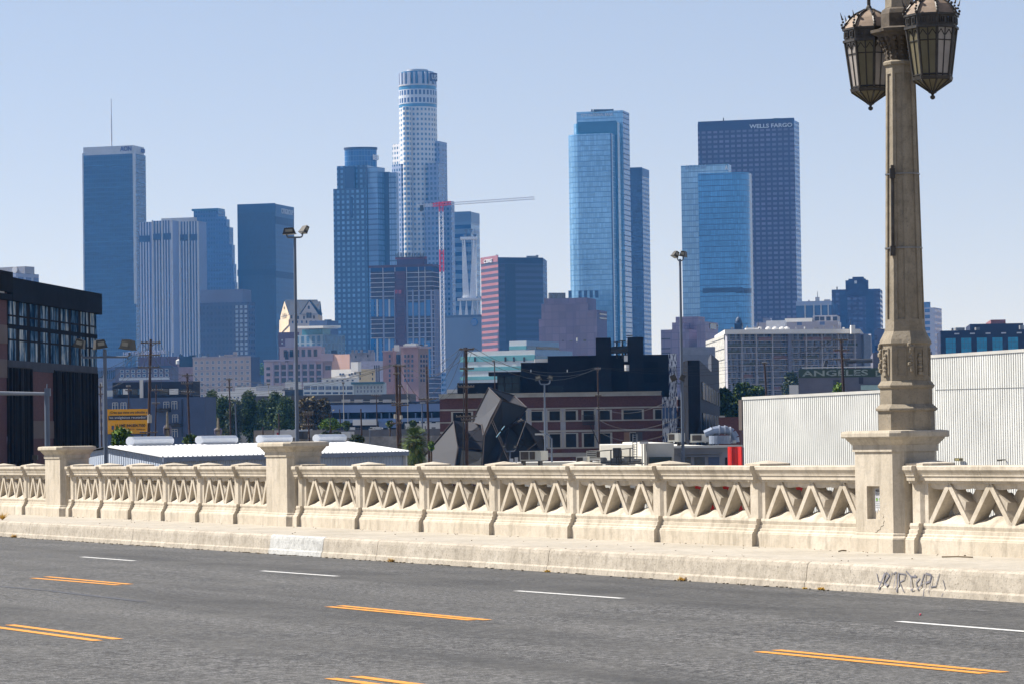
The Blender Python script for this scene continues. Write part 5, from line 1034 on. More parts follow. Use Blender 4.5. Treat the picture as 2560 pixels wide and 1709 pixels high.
REF=NT('mirror_glass'); REF.b.inputs['Roughness'].default_value=.3; REF.b.inputs['Specular IOR Level'].default_value=0.0; tcx=REF.n('TexCoord'); mpx=REF.n('Mapping'); mpx.inputs['Scale'].default_value=(1,1,.18); REF.l(tcx.outputs['Object'],mpx.inputs[0]); REF.l(REF.ramp(REF.noise(1.6,4,.8,vec=mpx.outputs[0]),[(.42,C(26,52,80)),(.52,C(92,128,158)),(.62,C(200,204,202))]),REF.b.inputs['Base Color'])  # reflections painted as diffuse streaks in the base colour, specular off
# left brick and black-louvred building
q=front(-120,141,240,168,742,14); b=Bld('brick_office_building','dark brick building with tall reflecting windows, flat overhanging roof and black louvres at left','building',q,(240,741,1),[BR2,CHR,BLK,BLK],roof=CHR)
Fl=b.F[0]
def P1(F,x,y): return F.hit(x,y)
def quadslab(bb,F,nm,pts,mat,out,inn=.1,label=None):
    """prism on a face from four image points"""
    U=[F.hit(*p) for p in pts]; mb=MB(); A=[F.at(u,z,out) for u,z in U]; B_=[F.at(u,z,-inn) for u,z in U]; L=[(u,z) for u,z in U]; mb.face(A,0,L); 
    for i in range(len(U)): j=(i+1)%len(U); mb.face([A[j],A[i],B_[i],B_[j]],0,[L[j],L[i],L[i],L[j]])
    o=mb.build(nm,mat,bb.root); 
    if label: o['label']=label
    return o
q2=front(-120,140,255,168.8,742,15); zr=PX(255,735,168.8).z; b.block('roof_overhang',front(33,150.2,255,168.8,742,14),zr-1.15,zr,[CHR],CHR); b.block('roof_edge',front(-120,139.5,33,150.2,742,14),zr-.75,zr+.25,[M('roof_dark',(0.02,0.022,0.026,1),.8,spec=0)])
zb=PX(240,772,168).z
b.slabm(Fl,'fascia',0,zb,Fl.W-.02,zr-1.15,CHR,.25,.02)
def lin(y0,y1): # y at column x along a line of the facade given at x=20 and x=235
    return lambda x:y0+(y1-y0)*(x-20)/215
u20,_=Fl.hit(20,800); zA=Fl.hit(235,773)[1]; zB=Fl.hit(235,836)[1]; zC=Fl.hit(235,846)[1]; zD=Fl.hit(235,916)[1]; zE=Fl.hit(235,938)[1]
b.slabm(Fl,'curtain_wall_frame',u20-.2,zD,Fl.W-.01,zA,BLK,.01,.02)
xs=[20,47,74,100.5,126,151.5,176.5,201,225]
for i,x in enumerate(xs):
    ua=Fl.hit(x,800)[0]; ub=Fl.hit(min(x+18,239),800)[0]
    for za,zc_ in ((zA,zB),(zC,zD)):
        w=b.slabm(Fl,'window',ua,zc_,ub,za,REF.m,.03,.0); h=za-zc_
        zm=zc_+h*(.27 if za==zA else .62); b.slabm(Fl,'transom',ua,zm,ub,zm+.09,BLK,.05,.0); b.slabm(Fl,'mullion',(ua*.42+ub*.58),zc_,(ua*.42+ub*.58)+.05,za,BLK,.05,0)
b.slabm(Fl,'spandrel_band',u20-.2,zC+(zB-zC)*.0,Fl.W-.01,zB,CHR,.06,.0); b.slabm(Fl,'grey_band',u20-.2,zE,Fl.W-.01,zD,M('grey_zinc',C(84,88,98),.8,.0,var=.1,spec=0),.05,.0)
r_=random.Random(2)
for (xa,xb2) in ((17,73),(133,240)):
    ua,ub=Fl.hit(xa,1000)[0],Fl.hit(xb2,1000)[0]; b.slabm(Fl,'louvre_backing',ua,.2,ub,zE+.15,M('louvre_black',(0.012,0.012,0.014,1),.9),.1,.0)
    n=int((ub-ua)/.33); 
    for i in range(n):
        u=ua+(ub-ua)*(i+.5)/n; o=r_.uniform(.12,.24); b.slabm(Fl,'louvre_blade',u-.07,.3+r_.random()*.5,u+.07,zE+.1,BLK if r_.random()<.9 else CHR,o,0)
for y in (812,906): 
    pass
for (xa,xb2,y) in ((-30,16,832),(-30,16,918),(76,133,1073)):
    ua,z=Fl.hit(max(xa,-20),y); ub,_=Fl.hit(xb2,y); b.slabm(Fl,'stone_band',ua,z-.45,ub,z+.45,M('dim_stone',C(104,92,90),.9,var=.1),.05,.0)
b.slab(0,'banner',-6,715,5,738,SGN,.12,.0)
# grey-blue apartment block behind the billboard
GBW=M('slate_render',C(86,100,130),.9,var=.08,scale=.3); GBD=M('slate_dark',C(44,52,70),.9,var=.1,scale=.3)
b=Bld('apartment_building','slate-blue apartment block with a darker set-back top floor behind the billboard','apartment block',rect(258,512,540,993,420,80),(512,991,1),[GBW,GBW],roof=GRY)
q=rect(281,482,500,953,424,80); b.block('top_floor',q,b.z1-.1,PX(482,951.7,424).z,[GBD],GRY); Ft=Face(q[0],q[1])
for x0,x1,m in ((284,296,WD1),(296,306,REF.m),(330,345,WD1),(345,356,REF.m),(400,421,WD1),(456,480,WD1),(308,320,PWH),(424,446,PWH)): b.slab(Ft,'window',x0,971,x1,985,m,.15)
b.block('dividing_wall',rect(349,356,358,950,421,80),b.z1,PX(356,949,421).z,[PWH]); b.slab(0,'glass_balustrade',266,975,281,990,M('pale_pane',C(196,206,214),.2),.2)
for x,y in ((282,1006),(303,1006),(410,1004),(430,1003),(432,1036),(431,1072)):
    w=b.slab(0,'window',x,y,x+13,y+19,WBL,.12); b.slab(0,'window_frame',x+5.5,y,x+6.8,y+19,FRW,.16); b.slab(0,'window_frame',x,y-1,x+13,y+.5,FRW,.16); b.slab(0,'window_frame',x-.8,y,x+.4,y+19,FRW,.16); b.slab(0,'window_frame',x+12.6,y,x+13.6,y+19,FRW,.16); b.slab(0,'window_frame',x,y+4.5,x+13,y+5.5,FRW,.16)
for x,y in ((395,1020),(425,1058)): b.slab(0,'balcony',x,y,x+32,y+9,M('balc_dark',(0.03,.03,.035,1),.7),1.3)
b.slab(0,'downpipe',455,996,456,1090,GBD,.2)
b=Bld('building','pale side building between the brick office and the slate-blue block','building',rect(232,262,266,944,520,80),(262,944,1),[M('pale_lilac',C(150,156,176),.85)],roof=PWH); b.grid(0,236,950,258,1090,2,7,.5,.5,FRW)
# long sheds and yards behind the trees
SHD=M('shed_grey',C(92,90,92),.9,var=.15,scale=.2); SHN=M('shed_navy',C(48,54,74),.8,var=.15,scale=.2); COR=M('carport_blue',C(112,136,180),.5,var=.12,scale=.2)
b=Bld('freight_shed','long low grey shed wall behind the trees with white roof vents','shed',rect(610,1024,1040,986,640,84),(1024,983,1),[SHD],roof=SHN)
b.slab(0,'roof_edge_light',820,1003,1024,1005,STN,.3)
b=Bld('freight_shed','navy low shed in front of the grey shed, carrying curved white skylights','shed',rect(800,1105,1120,1006,600,84),(1105,1001,1),[SHN],roof=SHN)
for x in (855,887,926,958,1001): b.slab(0,'roof_skylight',x,997.5,x+20,1005,M('skylight_white',C(198,192,186),.6),.6)
b=Bld('truck_shelter','pale blue loading canopy on posts left of the brick building','canopy',rect(816,1120,1140,1013,560,86),(1100,1012,1),[M('void_dark',(0.01,0.012,0.018,1),.9)],roof=COR)  # near-black body paints the shade in the open space below the canopy
b.slab(0,'canopy_fascia',816,1012,1120,1031,COR,2.5,0)
for x in (872,914,955,975,1040,1058,1080): b.slab(0,'post',x,1031,x+2.5,1050,M('post_blue',C(120,140,170),.7),2.0)
b.slab(0,'low_wall',816,1047,1120,1056,M('lowwall',C(128,150,186),.7),3)
for i,(x0,x1,y0,y1) in enumerate(((890,950,1048,1062),(955,1000,1054,1068))): b.slab(0,'tank_panel',x0,y0,x1,y1,PWH if i==0 else COR,5)
b=Bld('warehouse','low white roofed building beside the utility poles left of the brick building','warehouse',rect(1012,1110,1116,1058,430,82),(1110,1056,1),[PWH],roof=PWH)
b=Bld('warehouse','flat grey shed roof behind the round bushes and small rooftop unit','warehouse',rect(800,1112,1125,1074,400,80),(1112,1070,1),[M('shed_mid',C(112,110,112),.9,var=.15)],roof=GRY); roofkit(b,1,[(858,885,5),(925,950,6)],1072,0,PWH,9)
b=Bld('warehouse','rough light grey roofed building just behind the white metal shed','warehouse',rect(690,1080,1100,1095,300,80),(1080,1088,1),[M('rough_roof',C(160,154,148),.95,var=.35,scale=.8)],roof=M('rough_roof',C(160,154,148),.95,var=.35,scale=.8)); b.slab(0,'hvac_unit',858,1078,884,1093,PWH,1.5); b.slab(0,'hvac_unit',752,1078,768,1096,DKM,1.5)
BKB=brickmat('tan_block',C(176,162,144),C(160,148,132),C(130,120,110),1.6)
b=Bld('block_wall','tan concrete block wall behind the left roof vent','wall',rect(634,684,686,1075,330,82),(684,1074,1),[BKB])
b=Bld('sign_wall','white wall panel with a small red sign mark left of the tall floodlight pole','wall',rect(684.5,771,773,1074,331,82),(771,1073,1),[PWH]); F=b.F[0]
b.slab(0,'red_mark',692,1080,698,1086,RED,.06); b.slab(0,'grey_text_line',687,1089,698,1091,GRY,.06); b.slab(0,'dark_awning',748,1077,771,1084,DKM,1.0)
b=Bld('warehouse','plain pale wall filling the gap right of the white sign wall','wall',rect(771,812,815,1073,333,82),(812,1072,1),[M('plain_pale',C(170,166,160),.9,var=.15)])
b=Bld('warehouse','low pale industrial building under the trees at left centre','warehouse',rect(520,640,645,1052,520,82),(640,1050,1),[M('plain_pale',C(170,166,160),.9,var=.15)],roof=PWH)
CL=[M('clutter_white',C(226,226,222),.6),M('clutter_grey',C(120,122,126),.7),M('clutter_dark',(0.03,.03,.035,1),.8)]
def clutter(x0,x1,y,d,n,label,seed):
    r=random.Random(seed); root=thing('roof_plant',PX((x0+x1)/2,y,d),label,'roof equipment'); s_=d/7600
    for i in range(n):
        x=x0+(x1-x0)*(i+r.random()*.8)/n; w=r.uniform(3,11)*s_; h=r.uniform(1.5,5)*s_; c=PX(x,y,d+r.uniform(0,2)); mb=MB()
        if r.random()<.3: mb.cyl(c,c+Vector((0,0,h*1.8)),w*.18,w*.18,8); nm='vent_pipe'
        else: mb.box(c+Vector((0,0,h/2)),(w/2,0,0),(0,w/2,0),(0,0,h/2)); nm='roof_box'
        mb.build(nm,CL[r.choice((0,0,1,1,2))],root)
clutter(690,812,1074,331,9,'small boxes and pipes along the top of the pale walls left of the round bushes',1)
clutter(880,1090,1071,396,12,'row of small vents and boxes on the flat grey shed roof',2)
clutter(1105,1295,986,334,8,'small vents along the left roof edge of the long brick building',3)
clutter(1380,1480,897,342,5,'few small pipes on top of the black rooftop extension',4)
clutter(1020,1100,1056,428,6,'small fittings on the low white roofed building',5)
clutter(1660,1845,1106,214,10,'scattered vents on the white roof beside the curved duct',6)
clutter(486,620,892,1510,8,'low roof boxes on the tan gridded block',7)
clutter(1010,1068,864,1215,7,'planters and boxes on the pink brick hotel roof',8)
clutter(1400,1480,853,720,4,'small units on the banded white and turquoise building',9)
clutter(1820,2150,822,812,14,'small vents along the roof of the long apartment slab',10)
# white metal shed
def corr(name,c,pitch,dep=.8,axis=0,dirt=.25):
    if name in MC: return MC[name]
    a=NT(name); a.b.inputs['Roughness'].default_value=.55; tc=a.n('TexCoord'); sp=a.n('SeparateXYZ'); a.l(tc.outputs['UV'],sp.inputs[0]); u=a.math('MULTIPLY',sp.outputs[axis],2*math.pi/pitch); w=a.math('SINE',u)
    a.bump(w,pitch*.2*dep); a.l(a.ramp(a.noise(.5,5,.7),[(.3,tuple(v*(1-dirt) for v in c[:3])+(1,)),(.6,c)]),a.b.inputs['Base Color']); MC[name]=a.m; return a.m
CW1=corr('shed_wall_metal',C(184,196,214),.35); RW=M('shed_roof_white',C(214,216,218,1),.5,var=.06,scale=.4)
q=[colx(x,1138,d) for x,d in ((150,128),(410,112),(1010,136),(760,152))]
root=thing('metal_shed',Vector(((q[0][0]+q[2][0])/2,(q[0][1]+q[2][1])/2,0)),'white corrugated metal shed with low gable roof and round ridge vents behind the parapet','shed')
zE0=PX(410,1141,112).z; zL=zE0; A=Vector((*q[0],0));B_=Vector((*q[1],0)); Cc=Vector((*colx(1010,1127,136),0)); Dd=A+(Cc-B_); zE1=PX(1010,1127,136).z; ridge0=(A+B_)/2; ridge1=(Cc+Dd)/2; zR=PX(287,1120,ridge0.y).z; zR1=PX(858,1108,ridge1.y).z
up=lambda p,z:Vector((p.x,p.y,z))
L1=(B_-A).length; L2=(Cc-B_).length
mb=MB(); mb.face([up(A,0),up(B_,0),up(B_,zE0),up(ridge0,zR),up(A,zE0)],0,[(0,0),(L1,0),(L1,zE0),(L1/2,zR),(0,zE0)]); mb.face([up(B_,0),up(Cc,0),up(Cc,zE1),up(B_,zE0)],0,[(0,0),(L2,0),(L2,zE1),(0,zE0)]); mb.face([up(Cc,0),up(Dd,0),up(Dd,zE1),up(ridge1,zR1),up(Cc,zE1)],0,[(0,0),(L1,0),(L1,8),(L1/2,9),(0,8)]); mb.face([up(Dd,0),up(A,0),up(A,zE0),up(Dd,zE1)],0,[(0,0),(L2,0),(L2,8),(0,8)]); sw=mb.build('wall',CW1,root)
nrm=(Cc-B_).normalized(); o=(B_-A).normalized()*.35; e=nrm*.3
mb=MB(); mb.face([up(B_+o-e,zE0),up(Cc+o+e,zE1),up(ridge1+e,zR1+.08),up(ridge0-e,zR+.08)],0); mb.face([up(ridge0-e,zR+.08),up(ridge1+e,zR1+.08),up(Dd-o+e,zE1),up(A-o-e,zE0)],0)
for i in range(60):
    t=i/59; p0=up((B_+o-e).lerp(Cc+o+e,t),zE0+(zE1-zE0)*t+.02); p1=up((ridge0-e).lerp(ridge1+e,t),zR+(zR1-zR)*t+.1); mb.cyl(p0,p1,.035,.035,4,0,False)
rf=mb.build('roof',RW,root)
mb=MB(); mb.box((up(B_+o,zE0)+up(Cc+o,zE1))/2-Vector((0,0,.09)),(up(Cc+o+e,zE1)-up(B_+o-e,zE0))/2,o.normalized()*.06,(0,0,.09)); mb.build('gutter',M('gutter_grey',C(120,130,150),.6),root)
mb=MB(); mb.cyl(up(Cc+o*.2,0),up(Cc+o*.2,zE1),.12,.12,6); mb.build('downpipe',PWH,root)
VN=M('vent_white',C(238,240,242,1),.5,var=.05)
for x0,x1,y in ((331,417,1108),(482,566,1104.5),(628,705,1103),(778,855,1098)):
    f0=(x0-287)/(858-287); f1=(x1-287)/(858-287); P=lambda f:up(ridge0.lerp(ridge1,f),zR+(zR1-zR)*f+.28)
    mb=MB(); mb.cyl(P(f0),P(f1),.19,.19,8,rot=.39); mb.abox(0,0,0,0,0,0) if False else None; mb.build('ridge_vent',VN,root)
# ---------------------------------------------------------------- dark fabric and steel sculpture
FAB=M('grey_fabric',C(48,50,58),.75,var=.1,scale=.25); FAD=M('black_fabric',(0.010,0.013,0.018,1),.85,var=.3,scale=.3); TUB=M('rusty_tube',C(48,36,36),.7,var=.3,scale=2)  # one dark fabric, split by facet into painted lit and shaded tones
root=thing('fabric_sculpture',PX(1240,1160,255)*1.0,'angular dark fabric and steel tube pavilion in front of the brick building','sculpture'); d0=255
def sh_(nm,pts,mat,th=.08,edges=True,seg=False):
    P=[PX(x,y,d0+dd) for x,y,dd in pts]; c=sum(P,Vector())/len(P); n=(P[1]-P[0]).cross(P[2]-P[0]).normalized(); 
    if n.y>0: n=-n
    mb=MB(); 
    for i in range(len(P)):
        j=(i+1)%len(P); mb.face([P[i],P[j],c]); mb.face([P[j]-n*th,P[i]-n*th,c-n*th])
    o=mb.build(nm,mat,root)
    if edges:
        mb=MB()
        for i in range(len(P)): j=(i+1)%len(P); mb.cyl(P[i]+n*.05,P[j]+n*.05,.06,.06,6)
        mb.build('tube_frame',TUB,o)
    return o
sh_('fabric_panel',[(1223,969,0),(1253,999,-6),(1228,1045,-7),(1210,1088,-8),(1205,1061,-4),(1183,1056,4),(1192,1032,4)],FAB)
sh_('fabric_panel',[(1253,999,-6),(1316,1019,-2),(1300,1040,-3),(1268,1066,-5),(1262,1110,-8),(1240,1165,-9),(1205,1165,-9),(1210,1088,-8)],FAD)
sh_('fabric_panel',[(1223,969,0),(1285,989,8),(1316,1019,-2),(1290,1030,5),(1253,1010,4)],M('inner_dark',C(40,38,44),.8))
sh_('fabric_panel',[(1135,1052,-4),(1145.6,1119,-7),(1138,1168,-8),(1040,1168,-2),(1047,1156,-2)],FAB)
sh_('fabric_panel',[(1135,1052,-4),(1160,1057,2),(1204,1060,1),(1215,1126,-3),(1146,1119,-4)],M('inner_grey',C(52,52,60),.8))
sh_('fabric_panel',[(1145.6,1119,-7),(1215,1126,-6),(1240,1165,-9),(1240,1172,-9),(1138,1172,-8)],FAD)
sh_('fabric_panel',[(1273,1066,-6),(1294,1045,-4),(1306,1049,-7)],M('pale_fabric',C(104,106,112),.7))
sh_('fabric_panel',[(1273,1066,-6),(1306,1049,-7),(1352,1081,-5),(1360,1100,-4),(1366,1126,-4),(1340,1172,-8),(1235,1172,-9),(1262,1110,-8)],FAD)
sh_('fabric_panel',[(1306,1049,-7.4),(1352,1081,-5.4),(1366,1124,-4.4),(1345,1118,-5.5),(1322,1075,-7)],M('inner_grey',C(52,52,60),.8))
for a,c_ in (((1146,1083,-5),(1205,1070,0)),((1145,1095,-5),(1212,1104,-3)),((1165,1100,-4),(1208,1062,0)),((1204,1060,-1),(1213,1124,-4)),((1290,1120,-9),(1316,1050,-8)),((1285,989,2),(1262,1030,-3)),((1300,1140,-9.4),(1366,1085,-6)),((1228,1050,-8),(1271,1150,-10)),((1232,1048,-8),(1277,1155,-10))): mb=MB(); mb.cyl(PX(a[0],a[1],d0+a[2]),PX(c_[0],c_[1],d0+c_[2]),.035,.035,5); mb.build('bracing_tube',TUB,root)
mb=MB(); mb.cyl(PX(1241,1092,d0-10),PX(1252,1078,d0-10),.05,.05,5); mb.cyl(PX(1254,1074,d0-10),PX(1262,1064,d0-10),.05,.05,5); mb.build('blue_strap',M('blue_strap',C(20,110,140),.6),root)
# ---------------------------------------------------------------- brick building with black rooftop extension
b=Bld('brick_warehouse','long dark red brick building with pale stone bands and large windows','building',rect(1099,1655,1720,994,330,87),(1655,985,1),[BR1,BR1],roof=GRY); b.z1=b.z1
F=b.F[0]
b.slab(0,'cornice',1098,986.5,1653,995,M('cornice_pale',C(190,190,184),.8,var=.15,scale=.6),.5); b.slab(0,'cornice_lip',1097,984.5,1654,987,STN,.7)
za=[F.hit(1500,y)[1] for y in (1016.5,1020.5,1048.5,1051.5,1072.5,1077.5,1116,1119)]
u0,u1=0.02,F.W-.02
for k in (0,2,4,6): b.slabm(F,'stone_band',u0,za[k+1],u1,za[k],STN,.12,.0)
def wrow(xs,zt,zb_,mats=None):
    for i,(x0,x1) in enumerate(xs):
        ua,ub=F.hit(x0,1050)[0],F.hit(x1,1050)[0]; b.slabm(F,'stone_frame',ua-.22,zb_,ub+.22,zt,STN,.08,.0); b.slabm(F,'window',ua,zb_+.02,ub,zt-.1,(mats or {}).get(i,BLG),.1,.0)
PCL=M('pale_pilaster',C(176,178,186),.85,var=.1)
for x0,x1 in ((1315,1329),(1359,1369),(1401,1414),(1486,1500)):
    ua,ub=F.hit(x0,1050)[0],F.hit(x1,1050)[0]; b.slabm(F,'pale_pier',ua,za[7],ub,za[1],PCL,.06,.0)
W1=[(1133,1178),(1296,1315),(1329,1356),(1374,1400),(1414,1440),(1459,1485),(1500,1525),(1559,1605),(1638,1654)]
wrow(W1,za[1]-.1,za[2]); wrow([(1133,1178),(1296,1315),(1329,1356),(1374,1400),(1414,1440),(1459,1485),(1500,1525),(1575,1589)],za[5]-.1,za[6])
ua,ub=F.hit(1560,1090)[0],F.hit(1574,1090)[0]; b.slabm(F,'boarded_window',ua,za[6]-2,ub,za[5]-.1,M('plywood',C(160,126,100),.9),.1,0); ua,ub=F.hit(1590,1090)[0],F.hit(1606,1090)[0]; b.slabm(F,'boarded_window',ua,za[6]-2,ub,za[5]-.1,SHD,.1,0)
z_=F.hit(1500,1134)[1]; b.slabm(F,'stone_band',F.hit(1366,1130)[0],z_-.25,F.hit(1480,1130)[0],z_+.2,STN,.1,.0)
mb=MB(); # fire escape
u_a,zt_=F.hit(1457,1053); u_b,_=F.hit(1487,1053); 
for k in range(12): u=u_a+(u_b-u_a)*k/11; mb.cyl(F.at(u,zt_-.3,1.1),F.at(u,zt_+.7,1.1),.025,.025,4)
for z in (zt_-.3,zt_+.7): mb.cyl(F.at(u_a,z,1.1),F.at(u_b,z,1.1),.04,.04,4)
mb.box(F.at((u_a+u_b)/2,zt_-.3,.55),F.D*((u_b-u_a)/2),F.N*.55,(0,0,.04)); us,zs=F.hit(1476,1060); ue,ze=F.hit(1500,1114)
for o in (.5,.9): mb.cyl(F.at(us,zs,o),F.at(ue,ze,o),.05,.05,4)
for k in range(11): t=k/10; mb.box(F.at(us+(ue-us)*t,zs+(ze-zs)*t,.7),F.D*.1,F.N*.2,(0,0,.02))
mb.build('fire_escape',DKM,b.root)
# patterned screens at the right end
PAT=NT('perforated_pattern'); tcq=PAT.n('TexCoord'); mq=PAT.n('Mapping'); mq.inputs['Scale'].default_value=(9,1.3,1); PAT.l(tcq.outputs['UV'],mq.inputs[0]); nq=PAT.noise(1.0,2,.5,vec=mq.outputs[0]); PAT.l(PAT.ramp(nq,[(.47,C(30,48,92)),(.50,C(220,224,232))]),PAT.b.inputs['Base Color'])
def pslab(F,nm,x0,y0,x1,y1,out): 
    u0,z1=F.hit(x0,y0);u1,_=F.hit(x1,y0);_,z0=F.hit(x0,y1); mb=MB(); c=F.at((u0+u1)/2,(z0+z1)/2,out-.05); mb.box(c,F.D*((u1-u0)/2),F.N*.06,(0,0,(z1-z0)/2)); return mb.build(nm,PAT.m,b.root)
pslab(F,'patterned_screen',1655,991,1692,1104,.7); pslab(F,'patterned_screen',1671,884,1691,991,.7)
for x in (1656,1664,1673,1685): b.slab(0,'screen_glazing',x,1018,x+6,1045,M('screen_blue',C(34,84,140),.2),.8)
bx=Face(colx(1693,1000,332),colx(1760,1000,336))
q=front(1693,332,1719,332.1,1000,6); b.block('brick_end_bay',q,0,PX(1719,992,333).z,[BR1],GRY); Fe=Face(q[0],q[1]); b.slab(Fe,'stone_band',1693,991,1719,998,PCL,.2); b.slab(Fe,'stone_band',1693,1015,1719,1018,PCL,.1); b.slab(Fe,'stone_band',1693,1044,1719,1046,PCL,.1); b.slab(Fe,'stone_band',1693,1066,1719,1070,PCL,.1); b.slab(Fe,'dark_window',1708,1019,1717,1044,BLG,.05)
q=front(1719,331,1738,331.05,1000,6); b.block('screen_bay',q,0,PX(1738,990,331.5).z,[BLK],GRY); pslab(Face(q[0],q[1]),'patterned_screen',1720,990,1738,1086,.1)
# black extension (its own building)
e=Bld('rooftop_extension','matt black modern building with two square shafts rising behind the brick building','building',rect(1369,1672,1692,888,338,88),(1672,885,1),[BLK,M('black_side',C(72,78,84),.8,var=.1)],roof=BLK)
e.block('left_block',rect(1302,1369,1372,907,339,88),0,PX(1369,905,339).z,[BLK],GRY); e.block('roof_light_edge',front(1336,340,1490,340,897,3),PX(1369,907,340).z,PX(1400,896,340).z,[PWH]) 
Fx=e.F[0]
e.z1=e.z1; zz=PX(1489,895,338).z
for x0,x1,y0 in ((1489,1528,844),(1569,1609,842)):
    e.block('square_shaft',rect(x0,x1-1,x1,y0,337,88),0,PX(x1,y0,337).z,[BLK]); 
q=rect(1221,1302,1304,930,334,88); e.block('canopy',q,PX(1302,937,334).z,PX(1302,928,334).z,[BLK]); q=rect(1243,1300,1304,940,337,88); e.block('glass_corner',q,0,PX(1302,937,337).z,[M('glass_corner',C(34,58,66),.2,spec=.3,var=.4,scale=.5)]); Fg=Face(q[0],q[1])
for x in (1243,1260,1279,1297): e.slab(Fg,'mullion',x,938,x+1.4,990,BLK,.2)
e.slab(Fg,'transom',1243,957,1297,958.5,BLK,.2)
e.block('low_wing',rect(1143,1249,1251,957,340,88),0,PX(1249,955,340).z,[BLK],GRY)
e.slab(0,'strip_window',1370,963,1407,977,M('strip_teal',C(20,32,42),.3,spec=.2),.1); e.slab(0,'dark_recess',1595,904,1645,955,M('recess_black',(.008,.009,.012,1),.9,spec=.1),.03); e.slab(0,'dark_recess',1526,918,1548,927,M('recess_black',(.008,.009,.012,1),.9),.03)
mb=MB()
for x,y0,y1 in ((1542,854,895),(1556,852,895),(1564,866,895)): mb.cyl(PX(x,y0,338),PX(x,y1,338),.1,.1,6)
for x,w,y in ((1542,8,854),(1556,8,852),(1573,8,839)): mb.box(PX(x,y,338),(w/7600*338,0,0),(0,.3,0),(0,0,.05))
mb.cyl(PX(1528,875,338),PX(1569,873,338),.4,.4,6); mb.build('flue_pipes',DKM,e.root)
e.block('roof_box',rect(1560,1569,1570,889,336,88),PX(1565,902,336).z,PX(1569,888,336).z,[PWH]); mb=MB(); p=PX(1567,926,336); mb.cyl(p,PX(1567,911,336),.26,.26,10); mb.build('vent_pipe',PWH,e.root)
for x in (1327,1418): mb=MB(); mb.cyl(PX(x,923,338.5 if x<1369 else 337.5),PX(x,929,338.5 if x<1369 else 337.5),.06,.06,5); mb.build('roof_spike',PWH,e.root)
b=Bld('shed','white box with green slatted window left of the black extension','shed',rect(1117,1143,1145,973,350,88),(1143,972,1),[PWH]); b.slab(0,'slatted_window',1119,982,1143,992,M('slat_green',C(40,70,64),.5),.1)
# dark grey building with slanting window rows
DG=M('dark_render',C(64,70,84),.9,var=.08,scale=.3)
b=Bld('office_building','dark grey building whose window rows slant away right of the brick building','building',fp(900,[(1700,312),(1719,300),(1749,300.5),(1796,412),(1740,430)]),(1719,900,1),[BLK,BLK,DG],roof=GRY)
F=b.F[2]; zt=b.z1; 
wr=[(zt-2.0-k*3.15) for k in range(6)]
for k,z in enumerate(wr[:5]):
    for i in range(6):
        ua=F.W*(.06+.155*i); ub=ua+F.W*.105; b.slabm(F,'window',ua,z-1.75,ub,z,BLG,.12,.0); b.slabm(F,'window_pier',ub,z-1.75,ub+F.W*.012,z,PCL,.2,.0)
b.block('stair_tower',fp(880,[(1778,372),(1797,408),(1790,425),(1770,400)]),0,PX(1778,884,372).z,[DG],GRY)
b=Bld('rooftop_building','pale blue-grey flat rooftop block behind the dark grey building','building',rect(1700,1785,1788,870,520,80),(1785,866,1),[M('pale_grey_blue',C(140,148,166),.85)],roof=GRY); b.block('lower_roof',rect(1700,1772,1775,886,505,80),0,PX(1772,885,505).z,[M('pale_grey_blue2',C(124,132,150),.85)],GRY)
b=Bld('brick_building','low dark red brick wall between the trees and the corrugated warehouse','building',rect(1797,1850,1900,1042,300,84),(1850,1041,1),[BR1],roof=GRY); b.slab(0,'parapet_block',1798,1038,1812,1042,STN,.1)
# ---------------------------------------------------------------- white rooftop building with plant
WRF=M('white_roof',C(226,224,216),.8,var=.1,scale=.5); CWL=M('cream_white_wall',C(222,218,206),.85,var=.1,scale=.4); GFR=M('grey_front',C(158,160,168),.85,var=.1,scale=.5)
q=front(1685,176,1860,176.1,1120,60); b=Bld('commercial_building','grey fronted shop building with three windows under a white roof','building',q,(1685,1119,0),[GFR,GFR,CWL,CWL],roof=WRF)
b.slab(0,'parapet_coping',1680,1113.5,1856,1119,WRF,.35); b.slab(0,'frieze',1690,1131,1805,1134,M('frieze_grey',C(140,144,152),.85),.2)
for x0,x1,m in ((1703,1727,M('blind_grey',C(78,84,88),.4)),(1736,1762,M('blind_grey',C(78,84,88),.4)),(1771,1798,WBL)): b.slab(0,'window',x0,1141,x1,1170,m,.05); b.slab(0,'window_head',x0-4,1138,x1+3,1140.5,M('frieze_grey',C(140,144,152),.85),.15)
b.slab(0,'dark_doorway',1813,1142,1818,1170,BLG,.05)
q=front(1616,170,1684.5,170.03,1110,24); b=Bld('commercial_building','plain cream white block with a dark awning strip left of the grey shop front','building',q,(1616,1107,0),[CWL,CWL,CWL,CWL],roof=WRF); b.slab(0,'coping',1598,1103,1620,1108,PWH,.3); b.slab(0,'awning',1623,1141,1678,1158,M('awning_green',C(46,60,58),.7),.4); 
for x in (1604,1610,1613): b.slab(0,'downpipe',x,1108,x+1.6,1162,M('pipe_grey',C(110,118,128),.6),.3,0)
q=[colx(x,1120,d) for x,d in ((1499,196),(1500.5,183),(1616,180),(1616.5,196))]; b=Bld('commercial_building','white sloping-roofed wing left of the cream block','building',q,(1616,1110,2),[CWL,CWL,CWL,CWL],roof=WRF)
FAN=M('hvac_white',C(206,206,198),.6,var=.1,scale=1.2); LOU=FM('hvac_louvre',50,.12,1,.5,C(190,190,184),C(60,62,64),0,.5); COI=M('hvac_coil',C(84,76,70),.8,var=.2,scale=4)
